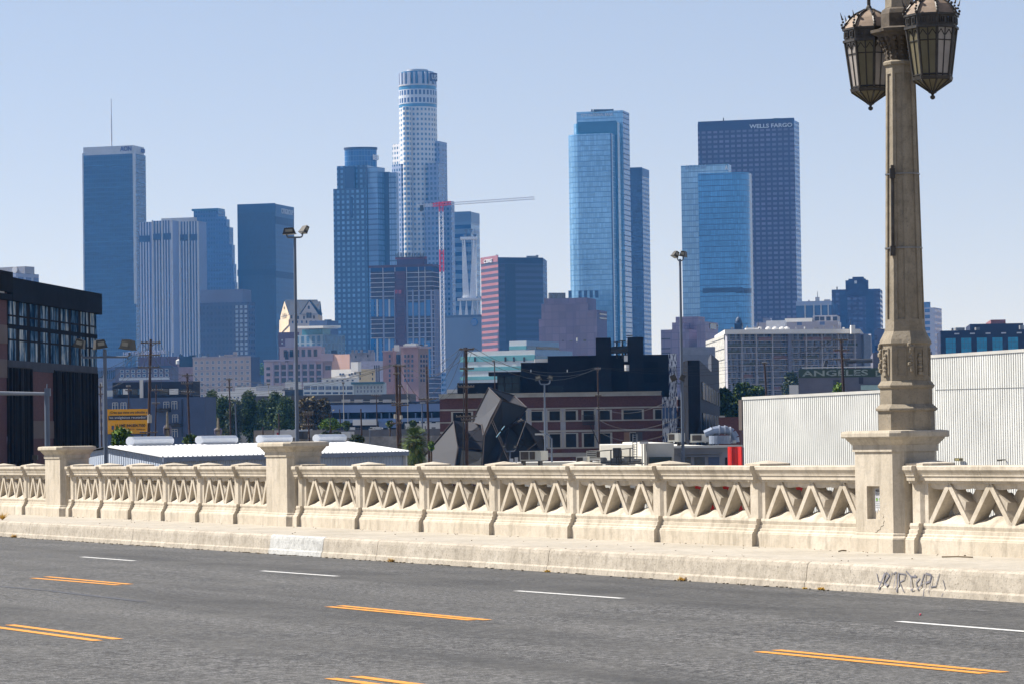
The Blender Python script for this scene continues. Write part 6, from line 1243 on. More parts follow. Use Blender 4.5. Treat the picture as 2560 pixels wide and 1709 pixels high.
def hvac(x0,xc,x1,y0,y1,d,label,style=0):
    q=rect(x0,xc,x1,y0,d,70); z1=PX(xc,y0,d).z; z0=PX(xc,y1,d).z; root=thing('hvac_unit',Vector((q[1][0],q[1][1],z0)),label,'air conditioner','rooftop air conditioning units')
    mb=MB(); mb.prism(q,z0,z1,[0],0); mb.build('casing',FAN,root); F=Face(q[0],q[1]); W_=F.W
    class T: pass
    t=T(); t.root=root; S=lambda nm,u0,za,u1,zb,m,o=.04: Bld.slabm(t,F,nm,u0*W_,z0+(z1-z0)*za,u1*W_,z0+(z1-z0)*zb,m,o,.0)
    if style==0: S('coil',.05,.12,.42,.94,COI); S('coil',.48,.12,.72,.94,COI); S('top_rim',0,.95,1,1.02,WRF,.08)
    elif style==1: S('louvre',.04,.3,.46,.95,LOU); S('coil',.5,.3,.95,.95,COI); S('base_rail',0,0,1,.14,PWH,.05)
    else: S('fan_grille',.1,.2,.6,.85,COI); S('access_panel',.65,.1,.95,.9,WRF)
    for u in (.1,.9): mb=MB(); c=F.at(u*W_,z0-.25,-.3); mb.box(c,F.D*.06,F.N*.3,(0,0,.25)); mb.build('foot',DKM,root)
    return root
hvac(1299,1352,1370,1126,1150,200,'largest air conditioning unit with two dark coil panels beside the sculpture',0); hvac(1466,1518,1530,1125,1149,186,'louvred air conditioning unit on the roof right of the small grey one',1); hvac(1440,1468,1474,1140,1156,184,'small grey air conditioning unit beside the louvred one',2)
hvac(1669,1697,1712,1081,1103,212,'boxy rooftop unit just left of the right floodlight pole',2); hvac(1726,1772,1780,1083,1104,210,'long rooftop unit between the right floodlight pole and the big duct',2)
b=Bld('low_building','pale low roof carrying the largest air conditioning unit','building',front(1296,204,1500,204.4,1152,5),(1500,1152,1),[CWL],roof=WRF)
# elbow duct
root=thing('air_duct',PX(1810,1104,208),'curved galvanised elbow duct on the white roof beside the corrugated warehouse','air duct'); DUC=M('duct_metal',C(150,162,182),.4,.3,var=.15,scale=1.5)
mb=MB(); P=[PX(x,y,208) for x,y in ((1762,1084),(1772,1080),(1782,1075),(1800,1073),(1818,1074),(1831,1080),(1838,1092),(1839,1104))]
for a,c_ in zip(P[:-1],P[1:]): mb.cyl(a,c_,.26,.28,10)
mb.build('elbow',DUC,root); mb=MB()
for x,y in ((1798,1073),(1812,1073.5),(1826,1077)): p=PX(x,y,208); mb.cyl(p-Vector((.04,0,0)),p+Vector((.04,0,0)),.33,.33,12)
mb.build('flange',M('duct_rim',C(190,198,210),.4,.3),root)
mb=MB(); p=PX(1800,1097,207); mb.cyl(p-Vector((0,0,.3)),p+Vector((0,0,.25)),.75,.75,20); mb.build('round_base',DUC,root)
mb=MB(); 
for x in (1780,1790,1812,1822,1836): mb.box(PX(x,1103,207),(.12,0,0),(0,.2,0),(0,0,.1))
mb.build('supports',WRF,root)
# ladder frame and pipes on the white roof
root=thing('roof_ladder',PX(1585,1150,172),'thin steel access ladder and pipe frame on the white roof','ladder'); mb=MB(); D_=171
for x in (1582,1592): mb.cyl(PX(x,1084,D_),PX(x,1150,D_),.03,.03,5)
for k in range(11): mb.cyl(PX(1582,1086+k*6,D_),PX(1592,1086+k*6,D_),.022,.022,4)
mb.build('ladder',STL,root); mb=MB()
for x,y0,y1 in ((1527,1124,1158),(1547,1124,1158),(1553,1124,1158),(1575,1120,1158),(1541,1140,1158)): mb.cyl(PX(x,y0,D_),PX(x,y1,D_),.04,.04,5)
for x0,y0,x1,y1 in ((1500,1126,1582,1119),(1540,1140,1604,1141),(1500,1155,1600,1152),(1520,1159,1610,1157)): mb.cyl(PX(x0,y0,D_),PX(x1,y1,D_),.035,.035,4)
mb.build('pipe_frame',DKM,root); mb=MB()
for k in range(16): x=1505+rnd.random()*100; y=1147+rnd.random()*10; mb.box(PX(x,y,D_+rnd.random()*4),(.1+rnd.random()*.25,0,0),(0,.2,0),(0,0,.04+rnd.random()*.12))
mb.build('roof_fittings',M('fit_grey',C(120,122,124),.7),root)
b=Bld('skylight','tilted framed skylight on the white sloping roof','skylight',rect(1532,1551,1553,1113,181,80),(1551,1118,1),[DKM]); 
# red container
RP=corr('red_container',C(222,30,20),.9,.3,0,.08); b=Bld('shipping_container','bright red corrugated box between the grey shop and the corrugated warehouse','container',rect(1819,1853,1856,1116,166,48),(1853,1115,1),[RP],roof=RP,z0=6.8)
for x in (1830,1841.5): b.slab(0,'seam',x,1117,x+.7,1170,M('dark_red',C(150,16,14),.6),.02)
b=Bld('shipping_container','low red box beyond the parapet seen through its openings','container',front(1700,60,2010,60.2,1200,2.4),(1800,1196,0),[RP],roof=RP)
# ---------------------------------------------------------------- big corrugated warehouse
WW=M('ribbed_white',C(232,232,226,1),.5,var=.08,scale=.25)
A=Vector((*colx(1857,992,240),0)); n_=Vector((.6,-.8,0)); no=Vector((.8,.6,0)); kx=ray(2600,870); kx=kx.x/kx.y; LW=(kx*A.y-A.x)/(n_.x-kx*n_.y); B_=A+n_*LW; q=[tuple(A[:2]),tuple(B_[:2]),tuple((B_+no*40)[:2]),tuple((A+no*40)[:2])]
pc=.225
def ribwall(nm,label,x0,x1,y0,y1,out):
    u0=(lambda r:(r.x/r.y*A.y-A.x)/(n_.x-r.x/r.y*n_.y))(ray(x0,y0)); u1=(lambda r:(r.x/r.y*A.y-A.x)/(n_.x-r.x/r.y*n_.y))(ray(x1,y1)); N=Vector((n_.y,-n_.x,0)); a_=A+n_*u0+N*out; b_=A+n_*u1+N*out
    q=[tuple(a_[:2]),tuple(b_[:2]),tuple((b_+no*40)[:2]),tuple((a_+no*40)[:2])]; zl=PX(x0,y0,a_.y).z; zr_=PX(x1,y1,b_.y).z
    b=Bld(nm,label,'warehouse',q,(x0,y0,0),[WW,WW,CHR,CHR],roof=WRF); F=b.F[0]; Wd=F.W; zu=lambda u:zl+(zr_-zl)*u/Wd; bk=-F.N*40
    if zr_<zl: print('rib wall slope')
    mb=MB(); mb.face([F.at(0,zl-.6,.004),F.at(Wd,zl-.6,.004),F.at(Wd,zr_-.05,.004),F.at(0,zl-.05,.004)]); mb.face([F.at(0,zl,0),F.at(Wd,zr_,0),F.at(Wd,zr_,0)+bk,F.at(0,zl,0)+bk]); mb.build('raking_gable',WRF,b.root); mb=MB()
    for i in range(int(Wd/pc)):
        u=i*pc; pts=[(u,0.0),(u+.06,0.0),(u+.075,.04),(u+.21,.04),(u+.225,0.0)]
        for (a,o1),(c_,o2) in zip(pts[:-1],pts[1:]): mb.face([F.at(a,0.3,o1+.01),F.at(c_,0.3,o2+.01),F.at(c_,zu(c_)-.1,o2+.01),F.at(a,zu(a)-.1,o1+.01)],1 if o1==0 and o2==0 else 0)
    mb.build('corrugated_cladding',[WW,M('rib_groove',C(128,126,120),.8)],b.root); mb=MB(); P=[F.at(0,zl-.2,.1),F.at(Wd,zr_-.2,.1),F.at(Wd,zr_+.02,.1),F.at(0,zl+.02,.1)]; mb.face(P); mb.face([P[3],P[2],P[2]-F.N*.3,P[3]-F.N*.3]); mb.face([P[1],P[0],P[0]-F.N*.1,P[1]-F.N*.1]); mb.build('roof_trim',WRF,b.root)  # grooves coloured darker to paint the shadow lines between ribs
    return b,F
b,F=ribwall('corrugated_warehouse','lower white ribbed metal warehouse wall left of the lamp column',1857,2262,992,971.5,0.0)
b,F=ribwall('corrugated_warehouse','taller white ribbed metal warehouse wall right of the lamp column',2262,2600,891.5,869.5,0.02)
zs=F.hit(2450,970)[1]; b.slabm(F,'sheet_seam',F.hit(2340,970)[0],zs-.02,F.W,zs+.02,M('seam_grey',C(170,170,166),.7),.075,0)
q=[colx(1848.5,1000,240.6),colx(1857,1000,240.2)]; Fq=Face(*q); b.slabm(Fq,'dark_end_panel',0,Fq.hit(1850,1074)[1],Fq.W,PX(1850,998,240).z,M('bronze_panel',C(92,82,76),.7),.1,.4)
root=thing('wall_lamp',F.at(*F.hit(2405,1147),.2),'small box floodlight on the corrugated warehouse wall','wall lamp'); mb=MB(); u,z=F.hit(2404,1147); mb.box(F.at(u,z,.3),F.D*.28,F.N*.14,(0,0,.1)); mb.build('housing',M('lamp_olive',C(96,88,56),.6),root); mb=MB(); mb.box(F.at(u,z,.45),F.D*.2,F.N*.01,(0,0,.07)); mb.build('lens',M('lens_y',C(170,160,110),.3),root)
root=thing('wall_lamp',F.at(*F.hit(2516,1148),.2),'camera-like lamp on a short bracket at the right end of the corrugated wall','wall lamp'); mb=MB(); u,z=F.hit(2516,1148); mb.cyl(F.at(u,z,.1),F.at(u-.1,z,.35),.04,.04,6); mb.cyl(F.at(u-.15,z-.02,.3),F.at(u-.5,z-.03,.4),.06,.07,8); mb.build('camera',M('lamp_olive2',C(70,66,50),.6),root)
# ================================================================ poles
POL=M('pole_grey_blue',C(104,116,134),.6,.2,var=.12,scale=.8); WOD=M('pole_wood',C(70,48,38),.9,var=.35,scale=1.5); HDM=M('floodlight_head',C(74,70,62),.5,.3,var=.3,scale=5); HGL=M('floodlight_glass',C(150,146,130),.25,var=.2); INS=M('crossarm_wood',C(112,98,86),.9,var=.3,scale=2); CER=M('insulator',C(170,164,154),.4)
def flood(x,yb,yt,d,w,arm,heads,label,arm_y,xb_=None):
    p0=PX(x if xb_ is None else xb_,yb,d); p0.z=0.0; p1=PX(x,yt,d); p0.x=p1.x; root=thing('floodlight_pole',p0,label,'floodlight pole','floodlight poles below the bridge'); s_=d/7600; r=w*s_/2
    mb=MB(); mb.cyl(p0,p1,r*1.15,r*.62,12); mb.build('pole',POL,root)
    mb=MB(); y=arm_y; c=PX(x,y,d); L,Rr=arm; q0=Vector((c.x+L*s_,c.y,c.z)); q1=Vector((c.x+Rr*s_,c.y,c.z)); hgt=10*s_
    pa=[q0+Vector((0,0,hgt)),q0+Vector((.05 if L else 0,0,hgt*.35)),q0+Vector((4*s_,0,0)),q1-Vector((4*s_,0,0)),q1+Vector((0,0,hgt*.35)),q1+Vector((0,0,hgt))]; mb.tube(pa,max(.035,1.6*s_),6); mb.build('bracket',POL,root)
    for dx,dy,sw,sh,tilt,yaw in heads:
        c=PX(x+dx,y+dy,d); hb=MB(); Rm=Matrix.Rotation(R(yaw),3,'Z')@Matrix.Rotation(R(tilt),3,'Y'); X=Rm@Vector((sw*s_/2,0,0)); Y=Rm@Vector((0,.24,0)); Z=Rm@Vector((0,0,sh*s_/2))
        P=[c+X*a*(.72 if t>0 else 1)+Y*b_*(.8 if t>0 else 1)+Z*t for t in (-1,1) for b_ in (-1,1) for a in (-1,1)]
        for f in ((0,2,3,1),(4,5,7,6),(0,1,5,4),(1,3,7,5),(3,2,6,7),(2,0,4,6)): hb.face([P[k] for k in f])
        for k in (-.5,0,.5): hb.box(c+Z*1.05+X*k*.7,X*.04,Y*.7,Z*.08)
        hb.box(c-Z*1.0,X*1.06,Y*1.06,Z*.1); hd=hb.build('lamp_head',HDM,root); g=MB(); g.box(c-Z*1.12,X*.85,Y*.85,Z*.03); g.build('glass',HGL,hd)
        g=MB(); g.box(c-Y*.93+Z*.05,X*.55,Y*.02,Z*.45); g.build('front_lens',HGL,hd)
    return root
flood(262,1160,872,100,14,(-60,62),[(-62,-34,26,19,18,0),(-13,-32,30,20,-8,20),(58,-31,30,22,8,-20)],'nearest three-headed floodlight pole in front of the left brick building',892)
flood(737,1165,592,120,11,(-22,19),[(-14,-16,32,15,-3,0),(24,-20,12,18,32,30)],'tallest floodlight pole with two heads against the dark blue tower',594)
r5=flood(1700,1165,648,170,9,(-8,9),[(-11,-16,13,14,30,20),(9,-17,15,13,12,-20)],'tall two-headed floodlight pole at right centre before the blue glass tower',652)
def xhead(root,x,y,d,sw,sh,tilt,nm='lamp_head'):
    s_=d/7600; c=PX(x,y,d); hb=MB(); Rm=Matrix.Rotation(R(tilt),3,'Y'); hb.box(c,Rm@Vector((sw*s_/2,0,0)),(0,.18,0),Rm@Vector((0,0,sh*s_/2))); hb.box(c-Rm@Vector((0,0,sh*s_*.55)),Rm@Vector((sw*s_*.55,0,0)),(0,.2,0),Rm@Vector((0,0,sh*s_*.07))); hb.build(nm,HDM,root)
xhead(r5,1683,943,170,14,14,-25); xhead(r5,1706,942,170,13,13,25)
mb=MB(); mb.tube([PX(1690,950,170),PX(1694,958,170),PX(1708,958,170),PX(1712,950,170)],.04,5); mb.build('bracket',POL,r5); xhead(r5,1697,1108,170,8,8,0,'junction_box'); xhead(r5,1713,1105,170,4,4,20,'small_sensor')
flood(1361,1165,960,210,6.5,(-13,14),[(-16,-16,17,11,-14,0),(15,-17,15,10,22,0)],'mid-height two-headed floodlight pole in front of the black building',959)
flood(1275,1165,1127,150,7,(-13,14),[(-15,-12,8,8,-8,0),(13,-11,10,8,8,0)],'small twin floodlight between the sculpture and the largest air conditioning unit',1127)
def slamp(xp,yt,xh,yh,d,w,label,cat='street lamp'):
    p1=PX(xp,yt,d); p0=Vector((p1.x,p1.y,0)); root=thing('street_lamp',p0,label,cat); s_=d/7600; mb=MB(); mb.cyl(p0,p1,w*s_*.6,w*s_*.4,8); mb.build('pole',POL,root)
    h=PX(xh,yh,d); mb=MB(); m=(p1+h)/2+Vector((0,0,(h.z-p1.z)*.25)); mb.tube([p1-Vector((0,0,.1)),Vector((p1.x*.75+h.x*.25,h.y,p1.z*.4+h.z*.6)),Vector((p1.x*.4+h.x*.6,h.y,h.z)),h],w*s_*.28,6); mb.build('arm',POL,root)
    mb=MB(); mb.box(h+Vector((-.15,0,-.03)),(.3,0,0),(0,.12,0),(0,0,.06)); mb.build('lamp_head',M('cobra_head',C(190,190,190),.5),root); return root
slamp(1379,1094,1354,1083,205,5,'street lamp with curved arm right of the mid-height floodlight pole')
slamp(1055,1007,1060,1005,330,4,'thin grey pole lamp beside the palm tree'); slamp(924,1073,935,1071,260,3.4,'thin street lamp above the rough grey roof'); 
# signal mast with horizontal arm at far left
p1=PX(119,965,110); root=thing('signal_mast',Vector((p1.x,p1.y,0)),'grey mast with long horizontal arm in front of the left brick building','traffic signal mast'); mb=MB(); mb.cyl((p1.x,p1.y,0),PX(117,976,110),.13,.09,10); mb.cyl(PX(117,978,110),PX(118,958,110),.03,.02,6); mb.build('pole',POL,root); mb=MB(); mb.cyl(PX(119,983,110),PX(-60,981,110),.055,.08,8); mb.build('arm',M('arm_pale',C(150,156,166),.5,.3),root); mb=MB(); mb.box(PX(119,979,110),(.1,0,0),(0,.1,0),(0,0,.14)); mb.build('collar',POL,root)
PT={}
def upole(key,x0,yt,xb,yb,d,w,arms,label,extra=None,dark=WOD):
    """wooden utility pole; arms = (y, half-length px, dx)"""
    p1=PX(x0,yt,d); pb=PX(xb,yb,d); k=(p1.z)/(p1.z-pb.z); p0=p1+(pb-p1)*k; root=thing('utility_pole',p0,label,'utility pole','wooden utility poles'); s_=d/7600; mb=MB(); mb.cyl(p0,p1,w*s_*.58,w*s_*.40,9); mb.build('pole',dark,root); PT[key]=[]
    for y,hl,dx in arms:
        f=(y-yt)/(yb-yt); xc=x0+(xb-x0)*f; a=PX(xc-hl+dx,y,d-.15); c_=PX(xc+hl+dx,y-hl*.03,d-.25); mb=MB(); mb.box((a+c_)/2,(c_-a)/2,(0,.06,0),(0,0,max(.05,1.3*s_)));
        for t in (.03,.2,.38,.62,.8,.97): q_=a.lerp(c_,t); mb.cyl(q_,q_+Vector((0,0,4*s_)),1.0*s_,.6*s_,6,1)
        m=(a+c_)/2; 
        for e_ in (a.lerp(c_,.28),a.lerp(c_,.72)): mb.cyl(e_,PX(xc,y+9,d-.1),.6*s_,.6*s_,4)
        mb.build('crossarm',[INS,CER],root); PT[key]+=[a.lerp(c_,.05)+Vector((0,0,4*s_)),a.lerp(c_,.95)+Vector((0,0,4*s_)),a.lerp(c_,.3)+Vector((0,0,4*s_))]
    for kind,x,y,w2,h2 in (extra or []):
        mb=MB(); c_=PX(x,y,d-.3); mb.cyl(c_-Vector((0,0,h2*s_/2)),c_+Vector((0,0,h2*s_/2)),w2*s_/2,w2*s_/2,10); mb.cyl(c_+Vector((0,0,h2*s_/2)),c_+Vector((0,0,h2*s_*.62)),w2*s_*.2,w2*s_*.1,6); mb.build(kind,CER if kind=='transformer' else DKM,root)
    return root
upole('a',377,848,371,1105,235,8,((857,25,0),(888,25,-2),(918,26,-4),(1080,22,0)),'thickest wooden utility pole with three crossarms beside the billboard',[('transformer',374,1046,11,20)])
upole('b',391,960,388,1105,330,4.5,((975,16,0),(1008,10,0)),'thin utility pole just right of the thickest pole'); upole('c',468,932,475,1115,280,6,((938,14,0),(958,14,-2),(980,16,0)),'utility pole in front of the slate-blue apartment block')
upole('d',573,944,577,1100,330,4.5,((948,8,0),(967,8,0)),'utility pole before the trees, left one'); upole('e',251,957,254,1105,340,4,((966,9,0),(984,11,0)),'thin utility pole between the brick office and the billboard'); upole('f',321,962,323,1090,360,3,((966,5,0),(975,8,0)),'slim pole rising behind the billboard')
upole('g',990,909,997,1160,230,8.5,((914,8,0),(934,8,0),(1007,14,0),(1012,22,8),(1057,16,-3)),'tall paired utility pole left of the palm tree, front one',[('transformer',988,1040,7,11)]); upole('h',999,912,1001,1160,236,7,((914,8,6),(965,8,0)),'tall paired utility pole left of the palm tree, rear one',[('transformer',1003,1042,7,10)])
upole('i',1066.5,915,1072,1120,240,6.5,((997,22,0),),'bare leaning utility pole right of the palm tree'); upole('j',1165,868,1167,1165,190,9,((873,18,2),(921,18,2),(966,20,0),(1040,26,0),(1048,18,4)),'brown utility pole with five crossarms in front of the sculpture'); 
upole('k',1236,900,1238,990,300,3.2,((903,3,-2),),'short thin pole before the banded white building'); upole('l',1494,916,1499,1120,250,5,((922,7,0),(988,8,0),(1022,5,0)),'utility pole in front of the brick building windows')
upole('m',2103,848,2109,980,260,8,((850,17,0),(875,20,-1),(898,22,-2)),'utility pole with three crossarms before the ANGELES sign'); upole('n',1911,905,1916,985,300,6,((908,6,0),),'short dark pole before the long apartment slab')
upole('o',697,1031,698,1096,300,4,(),'low bare wooden pole left of the tall floodlight pole'); upole('p',770,1033,774,1108,260,5,((1031,13,0),(1036,12,0),(1062,12,0)),'wooden pole with pale crossarms right of the tall floodlight pole'); upole('q',825,1034,826,1095,300,3,(),'thin bare pole between the round bushes'); upole('r',902,1021,905,1115,270,4.5,(),'bare pole above the rough grey roof'); upole('s',941,988,942,1034,420,3.5,((988,12,0),),'short double-arm pole before the navy shed'); upole('t',657,1066,658,1098,300,4,(),'short stump pole before the tan block wall')
upole('u',858,955,859,1013,480,2.2,((957,3,0),),'thin pale pole before the long white building',dark=STN); upole('v',671,958,672,1000,520,2.2,((960,4,0),),'thin pale pole above the trees',dark=STN); upole('w',1018,960,1019,1020,470,2,(),'thin pale post above the navy shed',dark=STN); upole('x',588,1008,592,1100,330,4,(),'pale metal pole among the left trees',dark=POL); upole('y',849,1022,851,1055,430,3,(),'short pole by the loading canopy')
# wires
WIR=M('wire_black',(0.012,0.012,0.014,1),.7)
def wire(A,B_,sag,label='thin overhead wire strung between the utility poles',r=.014):
    mb=MB(); P=[A.lerp(B_,t/10)-Vector((0,0,sag*4*(t/10)*(1-t/10))) for t in range(11)]; mb.tube(P,r,4); tag(mb.build('overhead_wire',WIR,None,(A+B_)/2),label,'wire','overhead wires strung between the poles')
prs=(('a','c'),('c','d'),('a','b'),('e','a'),('g','i'),('i','j'),('j','l'),('d','g'),('h','j'),('m','n'),('b','g'),('l','m'))
for a,c_ in prs:
    for k in range(min(3,len(PT[a]),len(PT[c_]))): wire(PT[a][k],PT[c_][k],.9+.3*k)
for y0,y1 in ((1014,985),(1046,1040),(1075,1070)): wire(PX(1700,y1,170),PX(1494,y0,250),.8)
for y in (990,1030): wire(PX(-40,y,220),PT['a'][1],1.0)
for y in (930,960): wire(PT['m'][0],PX(1690,y+6,250),1.0)
wire(PX(1160,868,190)+Vector((0,0,0)),PX(1158,1165,190),0,'pale vertical guy wire hanging beside the brown pole',.03)
# ---------------------------------------------------------------- billboard
BY=M('billboard_yellow',C(240,168,14,1),.6,var=.05); q=front(268,300,371,300.6,1020,1.0); root=thing('billboard',Vector((q[0][0],q[0][1],0)),'yellow billboard with black Spanish lettering in front of the slate-blue block','billboard'); F=Face(q[0],q[1]); zt=F.hit(268,1022)[1]; zb=F.hit(268,1084)[1]
class T:
    slabm=Bld.slabm
t=T(); t.root=root; t.F=[F]; S=lambda nm,x0,y0,x1,y1,m,o,i=0: Bld.slab(t,F,nm,x0,y0,x1,y1,m,o,i)
S('panel',268,1022,371,1084,BY,0,.4); S('black_band',271,1038,370,1049,M('bb_black',(0.02,.02,.022,1),.6),.05); BT=M('bb_text_black',(0.02,.02,.022,1),.6)
text(root,F,274,1027,368,1035,'¿Cree que tiene una adicción a',BT,.03,'text_line',th=.03); text(root,F,274,1039.5,366,1047.5,'los analgésicos recetados?',SGN,.08,'text_line',th=.03); text(root,F,289,1059,363,1067,'LLAME 844.804.7500',BT,.03,'text_line',th=.03); text(root,F,289,1070,336,1074,'RecursosdelCondado.org',BT,.03,'text_line',th=.03,bold=0); text(root,F,341,1070,362,1074,'Gobierno',BT,.03,'text_line',th=.03,bold=0)
S('pill_bottle_picture',279,1063,285,1073,GBW,.05); S('frame_edge',268,1084,371,1086,DKM,.2,.3); mb=MB()
for x in (285,320,355): p=PX(x,1086,302); mb.cyl((p.x,p.y,0),(p.x,p.y,p.z),.12,.12,6)
mb.build('post',DKM,root)
# ---------------------------------------------------------------- distant ornate bridge lamps
def farlamp(x,yt,yb,d,side,label):
    p=PX(x,yt,d); s_=d/7600; root=thing('bridge_lamp',Vector((p.x,p.y,0)),label,'street lamp','distant ornate lamps of the bridge'); ax=(p.x,p.y); z=p.z; h=(yb-yt)*s_; LM=LAMPC
    mb=MB(); mb.rings(ax,[(5*s_,0),(5*s_,z-h*.42),(3.3*s_,z-h*.36),(2.4*s_,z-h*.12),(2.0*s_,z-h*.05),(.3*s_,z)],8); mb.build('column',LM,root)
    mb=MB(); mb.rings(ax,[(3*s_,z-h*.52),(8*s_,z-h*.50),(9.5*s_,z-h*.46),(3*s_,z-h*.44)],8); mb.build('capital',M('capital_dark',C(92,82,70),.8),root)
    for sg in (-1,1):
        mb=MB(); c=(ax[0]+sg*6.5*s_,ax[1]); mb.rings(c,[(.4*s_,z-h*.66),(2.6*s_,z-h*.60),(3.6*s_,z-h*.46),(3.4*s_,z-h*.44),(.6*s_,z-h*.38)],8); mb.build('lantern',M('lantern_lilac',C(120,116,140),.4,var=.15),root)
farlamp(8,1033,1165,150,1,'distant ornate bridge lamp at the left edge before the brick office'); farlamp(418,1027,1118,175,1,'distant ornate bridge lamp behind the white shed near the billboard'); farlamp(545,1043,1110,215,1,'distant ornate bridge lamp before the left trees')
# ================================================================ trees
def leafmat(name,c0,c1,c2):
    a=NT(name); a.b.inputs['Roughness'].default_value=.7; a.b.inputs['Specular IOR Level'].default_value=.3
    g=a.n('NewGeometry'); f=a.math('ADD',a.math('MULTIPLY',g.outputs['Random Per Island'],.5),a.math('MULTIPLY',a.noise(.8,3,.6),.6)); a.l(a.ramp(f,[(.25,c0),(.5,c1),(.8,c2)]),a.b.inputs['Base Color'])
    return a.m
LFD=leafmat('leaf_dark',C(22,40,16),C(50,74,28),C(100,124,46)); LFB=leafmat('leaf_bright',C(40,66,20),C(84,118,34),C(132,160,56)); LFO=leafmat('leaf_brown',C(44,38,24),C(78,66,40),C(118,104,62)); LFG=leafmat('leaf_grey_green',C(34,44,32),C(62,76,48),C(98,110,70)); BRK_=M('bark',C(86,68,52),.95,var=.3,scale=3)
def leaves(lobes,n,size,seed,mat,name,parent):
    r=np.random.default_rng(seed); L=np.array([l[:3] for l in lobes]); Rr=np.array([l[3:6] for l in lobes]); wgt=Rr.prod(1)**(2/3); wgt/=wgt.sum(); k=r.choice(len(lobes),n,p=wgt)
    u=r.normal(size=(n,3)); u/=np.linalg.norm(u,axis=1)[:,None]; rad=r.uniform(.0,1,n)**.33; rad=np.clip(rad*(1+.12*r.normal(size=n)),0,1.25); c=L[k]+u*Rr[k]*rad[:,None]
    a=r.normal(size=(n,3)); a/=np.linalg.norm(a,axis=1)[:,None]; b_=np.cross(a,r.normal(size=(n,3))); b_/=np.linalg.norm(b_,axis=1)[:,None]; s_=size*r.uniform(.5,1.4,n)[:,None]
    V=np.stack([c-a*s_,c+b_*s_*.55,c+a*s_,c-b_*s_*.55],1).reshape(-1,3)-np.array(parent['_o']); me=bpy.data.meshes.new(name); me.from_pydata(V.tolist(),[],np.arange(4*n).reshape(n,4).tolist()); me.materials.append(mat); o=bpy.data.objects.new(name,me); COL.objects.link(o); o.parent=parent; o['_o']=parent['_o']; return o
def tree(x,yt,yb,w,d,mat,label,seed,cat='tree',nm='tree',shape='tall',n=None,grp=None,size=None):
    """crown spans yt..yb and w px wide at depth d"""
    s_=d/7600; T_=PX(x,yt,d); B_=PX(x,yb,d); root=thing(nm,Vector((T_.x,T_.y,0)),label,cat,grp); r=random.Random(seed); H=T_.z-B_.z; W_=w*s_; lobes=[]; nl=11 if shape=='tall' else 9
    for i in range(nl+4):
        if shape=='tall': f=(i+.5)/(nl+4); z=B_.z+H*(.1+.84*f); ww=W_/2*(1-.55*f**2)*(.75 if f<.15 else 1)
        else: f=r.random(); z=B_.z+H*(.18+.66*f); ww=W_/2*math.sqrt(max(.05,1-(2*f-1)**2))*.9
        a=r.random()*6.28; q=ww*.62*math.sqrt(r.random()); rr=W_*(.22+.14*r.random()); rz=min(H*.26,rr*(1.2 if shape=='tall' else .8)); lobes.append((T_.x+q*math.cos(a),T_.y+q*math.sin(a),min(z,T_.z-rz*.8),rr,rr,rz))
    lobes.append((T_.x+r.uniform(-.1,.1)*W_,T_.y,T_.z-H*.12,W_*.14,W_*.14,H*.11))
    n=n or int(1500+W_*H*220); n=min(n,14000); leaves(lobes,n,size or max(.14,min(.42,W_*.05)),seed,mat,'crown',root)
    mb=MB(); top=Vector((T_.x,T_.y,B_.z+H*.6)); mb.cyl((T_.x,T_.y,0),(T_.x,T_.y,max(.5,B_.z+H*.1)),W_*.035+.08,W_*.025+.06,8); base=Vector((T_.x,T_.y,max(.5,B_.z+H*.1)))
    for l in lobes[::2]: mb.cyl(base,Vector(l[:3]),W_*.016+.04,.03,5)
    mb.build('trunk',BRK_,root); return root
tg='street trees behind the white shed'
for i,a in enumerate(((525,975,1110,49,455,LFD,'leafy tree at the left end of the tree row, beside the slate-blue block'),(556,990,1110,58,445,LFD,'tree second from left in the row, behind the thin wooden pole'),(585,1000,1112,49,440,LFG,'greyish tree third from left in the row'),(622,976,1100,63,450,LFD,'tallest green tree in the left of the row'),(658,997,1105,52,460,LFD,'green tree just left of the tall floodlight pole'),(690,981,1108,60,455,LFD,'tall green tree left of the tall floodlight pole, bright at the top'),(712,991,1100,52,440,LFD,'pointed tree touching the tall floodlight pole on its left'),(735,1005,1112,58,470,LFG,'grey-green tree behind the tall floodlight pole'),(774,995,1108,78,450,LFO,'brownish tree right of the tall floodlight pole'),(803,1000,1100,72,460,LFO,'brown-green tree at the right end of the tree row'))): tree(*a,seed=20+i,grp=tg)
tree(826,1046,1076,60,350,LFB,'bright green round tree in front of the loading canopy',51,shape='round'); tree(866,1052,1075,20,360,LFD,'small green tree right of the bright round tree',52,shape='round')
tree(815,1080,1108,30,250,LFG,'round grey-green bush left of the thin bare pole',53,'bush','bush','round'); tree(843,1080,1100,24,252,LFG,'small round bush right of the thin bare pole',54,'bush','bush','round'); tree(890,1086,1116,40,215,LFG,'round bush below the bare pole near the white shed roof',55,'bush','bush','round')
tree(302,1070,1130,66,175,LFB,'bright green bush in front of the yellow billboard',56,'bush','bush','round'); tree(476,1087,1116,36,230,LFD,'dark round bush behind the second ridge vent',57,'bush','bush','round')
tree(975,1050,1068,22,330,LFD,'small dark shrub behind the paired utility poles',58,'bush','bush','round',n=500); tree(1033,1050,1066,20,335,LFD,'small dark shrub left of the brick building',59,'bush','bush','round',n=500)
for i,a in enumerate(((1808,968,1060,50,420,LFD,'large dark green tree right of the dark grey building'),(1848,955,1060,99,430,LFD,'broadest dark green tree behind the corrugated warehouse corner'),(1893,965,1040,60,425,LFD,'dark tree behind the short dark pole'),(1978,930,1000,44,620,LFG,'grey-green conical tree before the long apartment slab'))): tree(*a,seed=70+i,shape='round' if i<3 else 'tall',n=6500 if i<3 else 3000,grp='dark trees behind the corrugated warehouse' if i<3 else None,size=.3)
